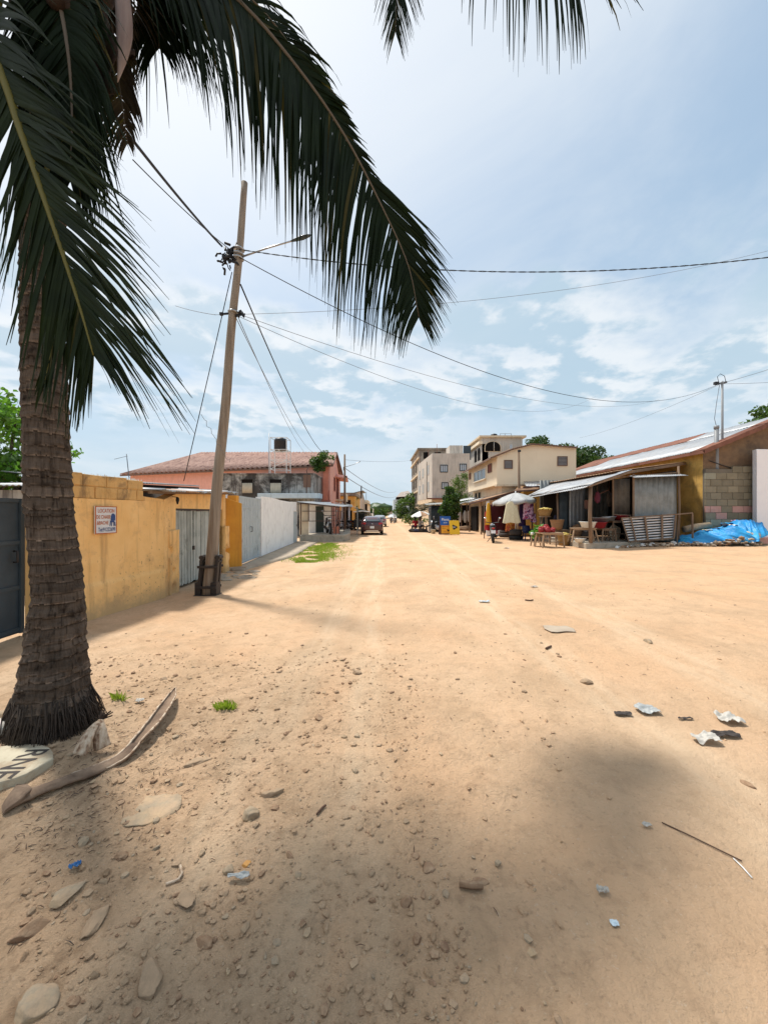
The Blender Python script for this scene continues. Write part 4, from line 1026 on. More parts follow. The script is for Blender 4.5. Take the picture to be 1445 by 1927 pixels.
# grass tuft patch (uncountable)
mb = MB(); rg = random.Random(8)
for _ in range(17000):
    u = rg.random(); y = 12.4+8.2*u; xc = -2.62-.45*u+.2*math.sin(u*9)
    x = xc+rg.gauss(0,.42)*(0.55+.9*math.sin(math.pi*min(1,u*1.1)))
    if fbm(x*1.6,y*1.1,4,3) < -.06: continue
    a = rg.uniform(0,6.28); hgt = rg.uniform(.025,.085); w_ = .010
    g = gz(x,y)
    mb.add([(x-w_*math.cos(a),y-w_*math.sin(a),g-.005),(x+w_*math.cos(a),y+w_*math.sin(a),g-.005),(x+rg.gauss(0,.03),y+rg.gauss(0,.03),g+hgt)], [(0,1,2)])
tag(mb.build('grass', M['grass']), 'low green grass patch growing on the sand before the terrace shop', 'grass', kind='stuff')
# ------------------------------------------------------------------ street further along on the left
t = thing('street_pole', 'upright wooden street pole with thin lamp arm beyond the pink house', 'pole', (PX(649,33),33,0))
mb = MB(); xp = PX(649,33); mb.tube([(xp,33,0),(xp-.02,33,PZ(855,33))], [.11,.075], 10); mb.build('shaft', M['wood'], t)
mb = MB(); mb.tube([(xp,33,PZ(879,33)),W(668,873,32.6),W(678,868,32.4)], [.02,.02,.035], 6); mb.build('lamp_arm', M['steel'], t)
mb = MB(); mb.box((xp-.06,33,PZ(882,33)),(.16,.12,.3)); mb.build('insulator', M['cable'], t); mb = MB(); mb.box((xp+.08,33,PZ(897,33)),(.14,.1,.12)); mb.build('insulator', M['cable'], t)
xq = V((xp,33,PZ(896,33)))
wire(xq, W(745,934,110), .03, 1.0, 'wire from the street pole running to the far end of the street', 'cablegrey')
wire(xq+V((0,0,.7)), W(745,925,110), .025, 1.0, 'upper far wire from the street pole over the street', 'cablegrey')
wire(V((xp,33,PZ(865,33))), W(776,866,58), .012, .2, 'level wire from the street pole to the unfinished block', 'cablegrey')
t = thing('old_house', 'low ochre house with flat dark roof behind the street pole', 'house', (PX(650,44),44,0))
mb = MB(); mb.para((PX(636,44),44,0),(PX(668,44)-PX(636,44),0,0),(0,0,PZ(934,44)),(0,9,0)); mb.build('wall', M['ochre_old'], t)
mb = MB(); mb.para((PX(634,44),43.7,PZ(933,44)),(PX(670,44)-PX(634,44),0,0),(0,0,.35),(0,9.4,0)); mb.build('roof', M['rawblock'], t)
window(t, (PX(646,44),43.99,1.9),(1,0,0),.8,1.2,(0,-1,0),'brownframe','void',1)
t = thing('gabled_house', 'grey house with a gable wall and low pitched roof further along the left side', 'house', (PX(672,58),58,0))
mb = MB(); x0, x1 = PX(655,58), PX(681,58)
mb.prism([(x0,58,0),(x1,58,0),(x1,58,PZ(938,58)),(x1-.3,58,PZ(925,58)),(x0,58,PZ(932,58))], (0,9,0)); mb.build('wall', M['greybld'], t)
mb = MB(); mb.sheet((x0-.4,57.5,PZ(931,58)),(x1+.2,57.5,PZ(923,58)),(x1+.2,67.5,PZ(921,58)),(x0-.4,67.5,PZ(929,58)),20,.03); mb.build('roof', M['dullsheet'], t)
mb = MB(); mb.tube([(x1-.1,58,PZ(938,58)),(x1-.1,58,PZ(914,58))], .1, 6); mb.build('chimney', M['black'], t)
t = thing('cream_house', 'small cream house with dark eave beyond the gabled house', 'house', (PX(688,75),75,0))
mb = MB(); mb.para((PX(676,75),75,0),(PX(692,75)-PX(676,75),0,0),(0,0,PZ(941,75)),(0,12,0)); mb.build('wall', M['cream'], t)
mb = MB(); mb.sheet((PX(674,75),74.4,PZ(940,75)),(PX(696,75),74.4,PZ(949,75)),(PX(696,75),88,PZ(949,75)),(PX(674,75),88,PZ(940,75)),16,.03); mb.build('roof', M['dullsheet'], t)
window(t, (PX(682,75),74.99,2.2),(1,0,0),.9,1.2,(0,-1,0),'brownframe','void',1)
mb = MB(); mb.tube([(PX(689,74),74,PZ(941,75)),(PX(689,74),74,PZ(926,75))], .05, 6); mb.build('mast', M['cablegrey'], t)
t = thing('pavilion', 'pale roofed open pavilion at the end of the left row', 'shelter', (PX(697,95),95,0))
mb = MB(); mb.sheet((PX(690,95),94,PZ(951,95)),(PX(703,95),94,PZ(958,95)),(PX(703,95),104,PZ(958,95)),(PX(690,95),104,PZ(951,95)),10,.03); mb.build('roof', M['zinc'], t)
mb = MB()
for q in (691,702): mb.bar((PX(q,95),95,0),(PX(q,95),95,PZ(957,95)),.2)
mb.para((PX(690,95),99,0),(PX(702,95)-PX(690,95),0,0),(0,0,1.6),(0,.3,0)); mb.build('posts', M['white'], t)
tree('street_tree', 'mid green tree in front of the gabled house on the left', (PX(661,47),47,0), 2.2, .09, [(0,0,2.4,.8,.7,.8),(.7,0,2.0,.7,.6,.7),(-.2,0,3.2,.6,.6,.6)], .22, 1500, ['leaf_mid','leaf_far'], seed=31)
def small_palm(label, base, h, nf, L, seed, group=None):
    rg = random.Random(seed); base = V(base); t = thing('palm_tree', label, 'palm tree', base, 0, group)
    mb = MB(); top = base+V((.1,0,h)); mb.tube([base, base.lerp(top,.5), top], [.2,.16,.14], 9); mb.build('trunk', M['bark'], t)
    for k in range(nf):
        a = 6.28*k/nf+rg.uniform(-.25,.25); e = rg.uniform(.1,1.1); d = V((math.cos(a),math.sin(a),0)); l = L*rg.uniform(.8,1.1)
        frond(t, [top, top+d*l*.35+V((0,0,l*.35*e)), top+d*l*.7+V((0,0,l*.42*e-.05*l)), top+d*l*.95+V((0,0,l*.25*e-.22*l))], (0,0,1), lambda s: .32*L*(1-.5*s), lambda s: .32*L*(1-.5*s), 'frond', 'rachis', 26, .8, .6, .07, .03, .06, seed*10+k)
    return t
small_palm('young palm standing beside the gabled house on the left', (PX(681,50),50,0), 1.4, 9, 1.9, 3)
tree('street_tree', 'distant round dark tree at the end of the left row', (PX(713,120),120,0), 1.5, .2, [(0,0,2.3,2.4,2,1.8),(1.4,0,1.6,1.6,1.5,1.4)], .5, 1200, ['leaf_far','leaf_mid'], seed=33)
t = thing('veranda_posts', 'row of white posts fronting a shop beside the parked motorbikes', 'veranda', (PX(652,39),39,0))
for q in (643.5, 649.5, 657): mb = MB(); mb.bar((PX(q,39),39,0),(PX(q,39),39,PZ(943 if q < 655 else 952,39)),.16); mb.build('post', M['white'], t)
mb = MB(); mb.para((PX(640,39),39.3,0),(PX(662,39)-PX(640,39),0,0),(0,0,1.9),(0,.2,0)); mb.build('shop_wall', M['void'], t)
mb = MB(); mb.sheet((PX(640,38.6),38.6,PZ(951,38.6)),(PX(662,38.6),38.6,PZ(955,38.6)),(PX(662,40),41,2.5),(PX(640,40),41,2.7),10,.02); mb.build('roof', M['dullsheet'], t)
# garden tree and roof left of the palm trunk
tree('garden_tree', 'bright green feathery tree at the left edge behind the palm', (-9.6,9.6,0), 3.0, .14, [(-.4,0,3.3,1.3,1.2,1.0),(.75,.2,2.9,.9,.9,.8),(.4,0,4.0,.9,.8,.7),(-1.0,0,4.3,1.1,1,.9),(1.1,.3,2.2,.6,.6,.5)], .15, 5200, ['leaf_bright','leaf_mid'], seed=9, shell=.2)
t = thing('garden_shed', 'grey tin roofed shed behind the dark slate gate', 'shed', (-9.5,8.4,0))
mb = MB(); mb.sheet((-9.6,7.2,2.13),(-6.2,7.2,2.13),(-6.2,9.4,2.36),(-9.6,9.4,2.36),30,.014); mb.build('roof', M['zinc'], t)
mb = MB(); mb.para((-9.4,7.4,0),(3.0,0,0),(0,0,2.05),(0,1.7,0)); mb.build('wall', M['stained'], t)
# ------------------------------------------------------------------ right side: white gate pillar, block wall, long ochre building
rng = random.Random(77)
t = thing('gate_pillar', 'smooth white painted gate pillar on a pinkish step at the right edge', 'pillar', (PX(1440,19.4),19.4,.1))
mb = MB(); x0 = PX(1424,19.3); mb.para((x0,19.3,.30),(1.5,.12,0),(0,0,PZ(845,19.3)-.30),(.12,.36,0)); mb.build('shaft', M['white_clean'], t, bevel=.02)
mb = MB(); mb.para((PX(1414,19.0),19.0,-.1),(2.4,0,0),(0,0,.50),(.4,.75,0)); mb.build('step', M['pink'] , t, bevel=.03)
t = thing('block_wall', 'bare cement block wall with a few pink blocks behind the blue tarpaulin', 'wall', (PX(1375,20),20,0))
mb = MB(); mb.col = []
xa, xb = PX(1328,19.9), PX(1440,19.9); hb = .345
mb.para((xa+.02,19.93,-.1),(xb-xa,0,0),(0,0,4.0),(0,.2,0)); mb.col += [(.2,.17,.13)]*6
for r in range(12):
    x = xa-(.28 if r % 2 else 0); zr_ = -.08+hb*r
    while x < xb:
        w_ = .56*rng.uniform(.94,1.06); a, b_ = max(xa, x), min(xb, x+w_-.018)
        top = 4.12+.06*(x-xa)
        if b_-a > .06 and not (r == 11 and a-xa < .9):
            px_ = (a-xa)/(xb-xa)
            pink = (r == 5 and (px_ < .12 or px_ > .40)) or (r == 4 and .03 < px_ < .36)
            g = rng.uniform(.75,1.1); gl = (.30*g,.255*g,.175*g)
            if rng.random() < .14: gl = (.36,.335,.25)
            c = (.60,.34,.285) if pink else gl
            mb.para((a,19.9+rng.uniform(-.008,.01),zr_),(b_-a,0,0),(0,0,hb-.02),(0,.1,0)); mb.col += [c]*6
        x += w_
mb.build('blocks', M['block'], t, bevel=.012)
# steel pole with pipes
t = thing('service_pole', 'slim grey steel pole with a fat pipe and wires above the block wall', 'pole', (PX(1359,20.3),20.3,3.6))
xs_ = PX(1359,20.3)
mb = MB(); mb.tube([(xs_,20.3,2.9),(xs_,20.3,PZ(717,20.3))], [.06,.05], 10); mb.build('shaft', M['pipegrey'], t)
mb = MB(); xq_ = PX(1348,20.2); mb.tube([(xq_,20.2,2.9),(xq_,20.2,PZ(806,20.2))], .10, 12); mb.tube([(xq_,20.2,PZ(806,20.2)-.02),(xq_,20.2,PZ(801,20.2))], .12, 12); mb.build('pipe', M['pipegrey'], t)
mb = MB(); z = PZ(721,20.3); mb.bar((xs_-.35,20.3,z-.06),(xs_+.22,20.3,z+.06),.09); mb.box((xs_-.32,20.3,z),(.2,.14,.14))
mb.tube([(xs_-.18,20.3,z),(xs_-.26,20.3,z+.35),(xs_-.1,20.3,z+.5),(xs_+.12,20.3,z+.38),(xs_+.18,20.3,z+.1)], .014, 6)
mb.build('bracket', M['cable'], t)
mb = MB(); mb.tube([(xs_-.15,20.3,z-.1),(xs_-.34,20.25,z-1.0),(xs_-.5,20.2,z-1.9),(xq_-.02,20.2,PZ(800,20.2))], .014, 6); mb.build('drop_cable', M['cablegrey'], t)
# long building
BX, BY0, BY1 = 16.75, 20.15, 37.5
t = thing('long_building', 'long single storey ochre building with rusty and silver sheet roof on the right', 'building', (BX, 28, 0))
mb = MB(); ez = 4.95
mb.prism([(BX,BY0+.01,-.1),(BX+.3,BY0+.01,-.1),(BX+.3,BY1,-.1),(BX,BY1,-.1)], (0,0,ez+.1)); mb.build('street_wall', M['ochre_old'], t)
mb = MB(); rx, rz_ = BX+4.2, 6.78
mb.prism([(BX+.003,BY0,-.1),(BX+9,BY0,-.1),(BX+9,BY0,4.6),(rx,BY0,rz_-.1),(BX+.003,BY0,ez)], (0,.22,0)); mb.build('gable_wall', M['shaded_gable'], t)
mb = MB()
ya = BY0-.55; n_ = 9; e0 = V((BX-.42,0,4.86)); r0 = V((rx,0,rz_))
cuts = [(ya,20.4,1),(20.4,22.4,0),(22.4,24.8,0),(24.8,27.6,0),(27.6,30.2,0),(30.2,33,0),(33,35.8,0),(35.8,38.3,1)]
for k, (a, b_, mi) in enumerate(cuts):
    dz = .012*(k % 2); o = V((0,0,dz))
    mid = e0.lerp(r0, .74 if k < 6 else .5)
    P = lambda q, y: V((q.x, y, q.z))+o
    mb.sheet(P(e0,a),P(e0,b_+.1),P(mid,b_+.1),P(mid,a), 12, .02, mi, .008, sag=.05, seed=k)
    up_ = V((0,0,.035))
    mb.sheet(P(mid-V((.25,0,.11)),a)+up_,P(mid-V((.25,0,.11)),b_+.1)+up_,P(r0,b_+.1)+up_,P(r0,a)+up_, 12, .02, 0 if k in (1,2) else 1, .008, sag=.05, seed=k+20)
mb.sheet(V((rx,ya,rz_+.02)),V((rx,38.3,rz_+.02)),V((BX+9.4,38.3,4.5)),V((BX+9.4,ya,4.5)), 80, .02, 1)
mb.build('roof', [M['zinc_bright'], M['rust']], t)
mb = MB()
mb.bar((BX-.40,ya,4.76),(BX-.40,38.3,4.76),.04,.16); mb.bar((BX-.42,ya+.02,4.74),(rx,ya+.02,rz_-.12),.04,.2)
y = 21
for i in range(16): mb.bar((BX-.38,y,4.74),(BX+.1,y,4.92),.06,.10); y += 1.05
mb.build('fascia', M['rust'], t)
mb = MB(); mb.tube(bez([(BX+.3,BY0-.05,4.35),(BX+1.6,BY0-.06,3.95),(BX+3.4,BY0-.05,3.75)],12), .02, 6); mb.tube(bez([(BX+.6,BY0-.05,3.35),(BX+1.8,BY0-.06,3.2),(BX+3.8,BY0-.05,3.3)],12), .02, 6); mb.build('wall_cable', M['cable'], t)

# ------------------------------------------------------------------ market stall
ST = thing('market_stall', 'open market stall of grey corrugated sheets under a silver tin roof on a cement platform', 'stall', (11.3, 19, 0))
pf = [(9.05,17.2),(12.1,18.05),(12.3,24.5),(9.35,24.5)]
mb = MB(); mb.prism([(x,y,-.1) for x, y in pf], (0,0,.36)); mb.build('platform', M['concrete'], ST, bevel=.025)
PT_ = .263
mb = MB()
mb.sheet((9.02,17.0,2.86),(8.92,24.3,2.64),(10.9,24.6,3.58),(11.45,17.7,3.62), 34, .016, 0, sag=.10, seed=3)
mb.sheet((8.86,16.95,2.74),(8.78,24.0,2.52),(9.25,24.1,2.72),(9.3,17.0,2.93), 30, .016, 1, sag=.08, seed=5)
mb.build('front_roof', [M['zinc_bright'], M['zinc']], ST)
mb = MB()
mb.sheet((10.9,18.2,3.60),(10.4,26.2,3.55),(BX-.02,27.4,4.40),(BX-.02,21.3,4.46), 34, .018, 0, sag=.08, seed=7)
mb.build('upper_roof', M['rusttan'], ST)
mb = MB()
mb.bar((9.1,17.05,2.80),(11.5,17.75,3.56),.05,.09); mb.bar((9.05,17.1,2.79),(8.95,24.2,2.58),.06,.07); mb.bar((11.3,18.2,3.5),(BX-.05,21.25,4.36),.06,.12)
for y in (19.5,21.5,23.5): mb.bar((9.0,y,2.72),(11.0,y,3.5),.05,.07)
mb.bar((10.2,17.4,3.16),(10.2,24.2,3.2),.05,.07); mb.build('roof_beam', M['wood'], ST)
mb = MB(); mb.tube([(9.33,17.32,PT_),(9.30,17.33,1.6),(9.33,17.32,2.88)], [.085,.08,.08], 9); mb.build('front_post', M['wood'], ST)
for x, y, z1 in ((9.3,20.6,2.72),(9.2,23.9,2.58),(14.35,18.7,3.9)):
    mb = MB(); mb.tube([(x,y,PT_-.15),(x+.04,y,z1*.5),(x,y,z1)], .05, 7); mb.build('post', M['wood'], ST)
# corrugated cladding
def clad(name, p, q, z0, z1, n, amp, mat, mi=0):
    m_ = MB(); p, q = V((p[0],p[1],0)), V((q[0],q[1],0)); dn_ = V((0,0,1))
    a = p+dn_*z0; b_ = q+dn_*z0; c = q+dn_*z1; d = p+dn_*z1
    m_.sheet(a, b_, c, d, n, amp, 0, .006); return m_.build(name, M[mat], ST)
clad('side_sheet', (12.05,18.55), (14.3,18.75), .25, 3.45, 8, .035, 'dullsheet')
clad('side_sheet', (11.3,18.95), (12.0,18.72), 1.55, 3.3, 3, .03, 'darksheet')
clad('side_sheet', (9.95,20.6), (11.2,21.4), .3, 3.2, 4, .07, 'zinc')
clad('side_sheet', (9.42,20.65), (9.9,20.65), .3, 2.8, 1, .03, 'gatedark')
clad('back_sheet', (9.9,24.4), (14.3,24.4), .2, 3.7, 18, .025, 'dullsheet')
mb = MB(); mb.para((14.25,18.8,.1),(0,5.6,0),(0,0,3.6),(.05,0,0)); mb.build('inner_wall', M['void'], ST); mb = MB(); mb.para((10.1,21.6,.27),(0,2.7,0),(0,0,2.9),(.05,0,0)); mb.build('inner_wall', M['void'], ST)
mb = MB(); mb.sheet((11.9,18.2,3.30),(14.55,18.35,3.42),(14.55,18.8,3.52),(11.9,18.7,3.44), 26, .014); mb.build('small_awning', M['zinc_bright'], ST)
mb = MB(); mb.bar((11.25,18.85,.3),(11.25,18.85,3.4),.06); mb.bar((12.02,18.5,.3),(12.02,18.5,3.5),.07); mb.bar((11.25,18.85,1.55),(12.0,18.65,1.5),.06); mb.bar((11.3,18.9,3.35),(14.4,18.72,3.6),.06)
mb.build('wall_stud', M['wood'], ST)
mb = MB(); mb.bar((10.4,19.5,2.35),(11.1,19.0,2.75),.035); mb.box((10.35,19.5,2.05),(.34,.02,.44)); mb.build('price_card', M['wooddark'], ST)
# leaning barrier of corrugated sheet
t = thing('sheet_barrier', 'leaning wooden framed barrier of shiny horizontal metal strips beside the stall', 'barrier', (12.4, 18, .2))
c00, c10, c11, c01 = V((11.35,17.85,.28)), V((13.65,18.15,.42)), V((13.85,18.28,1.55)), V((11.1,18.0,1.38))
mb = MB()
for i in range(9):
    f0, f1 = (i+.12)/9, (i+.74)/9
    mb.grid(lambda u, v: c00.lerp(c10,u).lerp(c01.lerp(c11,u), f0+(f1-f0)*v)+V((0,-.05*math.sin(math.pi*v*.62)+.03*v,.012*fbm(u*4,i,1,2))), 20, 5, thick=(0,.008,0))
mb.build('metal_slats', M['slatzinc'], t)
mb = MB(); mb.grid(lambda u, v: c00.lerp(c10,u).lerp(c01.lerp(c11,u),v)+V((0,.06,0)), 6, 4, thick=(0,.01,0)); mb.build('slat_gap_shade', M['void'], t)  # near-black sheet added as the shade between the strips
mb = MB(); dy = V((0,-.07,0))
for a, b_ in ((c00,c01),(c10,c11),(c01,c11),(c00.lerp(c10,.02),c10)): mb.bar(a+dy, b_+dy, .06, .05)
for f in (.16,.42,.74): mb.bar(c00.lerp(c10,f)+dy*1.1-V((0,0,.05)), c01.lerp(c11,f)+dy*1.1+V((0,0,.04)), .08 if f > .3 else .05, .04)
mb.bar(c11+dy, V((14.7,18.3,1.62)), .06); mb.bar(V((14.7,18.3,1.62)), V((14.72,18.3,.2)), .06); mb.bar((13.9,18.2,.2),(14.2,18.5,1.3),.04)
mb.build('wood_frame', M['wood'], t)
# ------------------------------------------------------------------ stall goods
def table(name, label, base, w, d, h, rz, mat='woodlight', splay=.06, cat='table', rail=True, z0=None):
    base = V(base); t = thing(name, label, cat, base, rz)
    mb = MB(); n = 3
    for i in range(n): mb.box((0,(-.5+(i+.5)/n)*d,h-.018+.003*(i%2)), (w,d/n-.008,.036))
    mb.build('top', M[mat], t, local=True, bevel=.004)
    for sx_ in (-1,1):
        for sy_ in (-1,1):
            mb = MB(); mb.bar((sx_*(w/2-.06),sy_*(d/2-.06),h-.04),(sx_*(w/2-.06+splay),sy_*(d/2-.06+splay*.5),0),.05); mb.build('leg', M[mat], t, local=True)
    for sy_ in (-1,1): mb = MB(); mb.bar((-w/2+.06,sy_*(d/2-.06),h-.07),(w/2-.06,sy_*(d/2-.06),h-.07),.035,.06); mb.build('apron', M[mat], t, local=True)
    if rail:
        mb = MB()
        for sx_ in (-1,1): mb.bar((sx_*(w/2-.04),-d/2+.06,h*.35),(sx_*(w/2-.04),d/2-.06,h*.35),.03,.05)
        mb.bar((-w/2+.04,0,h*.35),(w/2-.04,0,h*.35),.03,.05)
        mb.build('stretcher', M[mat], t, local=True)
    return t
g = lambda px, D: V((PX(px,D), D, gz(PX(px,D),D)))
T1 = table('wooden_table', 'low pale wooden table carrying red tins of tomatoes in front of the stall', g(1034,17.9), 1.08, .7, .70, R(8))
T2 = table('stool', 'small pale wooden stool left of the low tomato table', g(1011,18.6), .5, .42, .55, R(5), cat='stool')
T3 = table('wooden_bench', 'splay legged plank bench carrying the big white enamel basin', V((PX(1097,17.9),17.9,PT_)), 1.05, .45, .66, R(-4), splay=.14, cat='bench')
T4 = table('wooden_table', 'dark tall table under the dark red basin inside the stall', V((PX(1139,18.4),18.4,PT_)), .72, .6, .62, R(6), 'wood')
T5 = table('wooden_table', 'table behind the leaning corrugated barrier holding the aluminium pans', V((PX(1165,18.7),18.7,PT_)), 1.1, .6, .98, R(6), 'wood')
T6 = table('wooden_table', 'dark table under the terracotta coloured basket', V((PX(1048,20),20,gz(10,20))), 1.1, .7, .74, R(4), 'wood')
T7 = table('bench', 'dark blue stool beside the purple floral dress', g(992,23.4), .75,.45,.62, R(3), 'wood', cat='stool')
def basin(name, label, c, r, h, mat, rim=True, cat='basin', fill=None):
    t = thing(name, label, cat, c); mb = MB()
    mb.lathe([(0,.0),(r*.62,0),(r*.72,.03*h),(r*.96,h*.9),(r*1.08,h),(r*1.08,h+.015),(r*.93,h*.92),(r*.66,.05),(0,.05)], (0,0,0), 28, cap=False); mb.build('bowl', M[mat], t, local=True)
    if fill:
        mb = MB(); rg = random.Random(int(r*1000))
        for _ in range(26):
            a, q = rg.uniform(0,6.28), r*.75*rg.random()**.5
            mb.blob((q*math.cos(a),q*math.sin(a),h*.8+.16*(1-q/r)*r), (r*.14,r*.14,r*.12), _, .1, 1)
        mb.build('contents', M[fill], t, local=True)
    return t
basin('enamel_basin', 'big white enamel basin on the splay legged bench', V((PX(1106,17.8),17.8,PT_+.665)), .36, .27, 'enamel')
basin('enamel_basin', 'small whitish basin standing on the platform under the bench', V((PX(1091,17.75),17.75,PT_)), .25, .17, 'enamel', fill='whitecloth')
basin('red_basin', 'dark red plastic basin on the low table behind the wooden post', V((PX(1127,18.3),18.3,PT_+.625)), .34, .28, 'redplastic')
basin('metal_pan', 'wide aluminium pan beside the wooden post', V((PX(1131,18.5),18.5,PT_+.92)), .40, .20, 'alu')
basin('metal_pan', 'aluminium pan on the table behind the leaning barrier', V((PX(1146,18.6),18.6,PT_+.98)), .30, .20, 'alu')
basin('red_basin', 'dark red tub with a white cup on its lid on the rear table', V((PX(1169,18.7),18.7,PT_+.985)), .30, .24, 'redplastic', fill='whitecloth')
def basket(label, c, r, h, mat, fill=None, seed=0):
    t = thing('basket', label, 'basket', c); mb = MB()
    mb.lathe([(0,0),(r*.72,0),(r*.78,h*.3),(r*.9,h*.7),(r*1.02,h*.97),(r*1.06,h),(r*.98,h),(r*.85,h*.6),(0,h*.5)], (0,0,0), 30, cap=False, fn=lambda a, z: 1+.012*math.sin(a*18+z*60)); mb.build('body', M[mat], t, local=True)
    if fill:
        mb = MB(); rg = random.Random(seed)
        for _ in range(34):
            a, q = rg.uniform(0,6.28), r*.85*rg.random()**.5; p = V((q*math.cos(a),q*math.sin(a),h+.10*(1-q/r)))
            b_ = rg.uniform(0,6.28); dd = V((math.cos(b_),math.sin(b_),.1))*.09
            mb.tube([p-dd, p+V((0,0,.03)), p+dd], [.012,.024,.012], 6)
        mb.build('fruit', M[fill], t, local=True)
    return t
basket('tall terracotta coloured basket on the dark table below the seated woman', V((PX(1048,19.8),19.8,.76+gz(10,20))), .34, .50, 'terracotta')
basket('hanging height basket heaped with pale yellow bananas', V((PX(1025,20.4),20.4,1.45)), .36, .34, 'basket', 'banana', 3)
t = thing('basket_stand', 'thin wooden stand holding up the banana basket', 'stand', g(1025,20.4)); mb = MB()
for a in (0.4,2.5,4.6): mb.bar((.12*math.cos(a),.12*math.sin(a),1.43),(.34*math.cos(a),.34*math.sin(a),0),.045)
mb.build('legs', M['wood'], t, local=True)
mb = MB(); mb.lathe([(0,1.40),(.3,1.40),(.3,1.445),(0,1.445)], (0,0,0), 14, smooth=False); mb.build('shelf', M['wood'], t, local=True)
basket('wide yellow brown basket on the ground beside the low tomato table', g(1061,19.0), .32, .52, 'basket', 'banana', 5)
def tin(label, c, r, h, seed=0):
    t = thing('tomato_tin', label, 'tin', c, 0, 'red tins of tomatoes on the low table'); mb = MB()
    mb.lathe([(0,0),(r*.85,0),(r,h),(r*.92,h),(r*.85,h*.8),(0,h*.8)], (0,0,0), 18, cap=False); mb.build('pot', M['redplastic'], t, local=True)
    mb = MB(); rg = random.Random(seed)
    for k in range(12):
        a, q = rg.uniform(0,6.28), r*.7*rg.random()**.5; mb.blob((q*math.cos(a),q*math.sin(a),h+.05*(1-q/r)), (.05,.05,.042), k, .05, 1)
    mb.build('tomatoes', M['redtin'], t, local=True); return t
tz = T1.location.z+.70
for i, (px, D, r, h, l) in enumerate(((1018,17.85,.13,.22,'red tin of tomatoes at the left end of the low table'),(1030,17.8,.15,.20,'broad red tin of tomatoes in the middle of the low table'),(1040,17.9,.12,.16,'red tin of tomatoes at the right end of the low table'),(1027,18.1,.14,.30,'tall red tin behind the others on the low table'))):
    tin(l, V((PX(px,D),D,tz)), r, h, i)
t = thing('lettuce_bunch', 'bright green lettuce heads piled above the small stool', 'lettuce', V((PX(1011,18.5),18.5,T2.location.z+.55)))
mb = MB(); rg = random.Random(3)
for c in ((0,0,.12),(.2,.05,.16),(-.14,.03,.1),(.1,0,.32)): leaves(mb, c, (.2,.18,.14), 70, .2, rg, 0, .3, None, -.3)
mb.build('leaves', M['lettuce'], t, local=True)
t = thing('cup', 'small white cup on the left corner of the small stool', 'cup', V((PX(1001,18.35),18.35,T2.location.z+.55)))
mb = MB(); mb.lathe([(.05,0),(.07,.13),(.06,.13),(.045,.01)], (0,0,0), 14); mb.build('body', M['whiteplastic'], t, local=True)
mb = MB(); mb.tube([(.065,0,.1),(.11,0,.09),(.11,0,.04),(.055,0,.03)], .01, 6); mb.build('handle', M['whiteplastic'], t, local=True)
t = thing('cooking_pot', 'round dark cooking pot at the back of the stall platform', 'pot', V((10.6,19.9,PT_))); mb = MB()
mb.lathe([(.15,0),(.30,.1),(.33,.25),(.25,.38),(.27,.42),(.22,.40)], (0,0,0), 20); mb.build('body', M['charred'], t, local=True)
mb = MB(); mb.lathe([(0,.47),(.1,.455),(.26,.425),(.26,.41),(0,.41)], (0,0,0), 18, cap=False); mb.build('lid', M['alu'], t, local=True)
for i, (x, y, l) in enumerate(((11.6,19.3,'bulging pale sack leaning in the dark behind the leaning barrier'),(10.2,20.3,'brown sack standing behind the splay legged bench'))):
    t = thing('sack', l, 'sack', V((x,y,PT_))); mb = MB(); mb.blob((0,0,.34), (.26,.22,.42), i+4, .25, 3); mb.build('cloth', M['beigecloth' if not i else 'terracotta'], t, local=True)
for i, (px, D, z0, z1, m_) in enumerate(((1124,18.9,2.1,2.7,'dressmaroon'),(1146,19.6,2.0,2.75,'charred'),(1156,19.2,2.3,2.8,'navycloth'))):
    t = thing('hanging_bundle', ('dark maroon bundle hanging nearest the wooden post in the stall','blackish bundle hanging in the middle of the dark stall','navy bundle hanging next to the grey kiosk sheets')[i], 'bundle', V((PX(px,D),D,z0))); mb = MB()
    mb.blob((0,0,(z1-z0)*.45), (.13,.11,(z1-z0)*.5), i+2, .3, 3); mb.build('cloth', M[m_], t, local=True); mb = MB(); mb.tube([(0,0,(z1-z0)*.8),(0,0,3.3-z0)], .01, 5); mb.build('string', M['twig'], t, local=True)
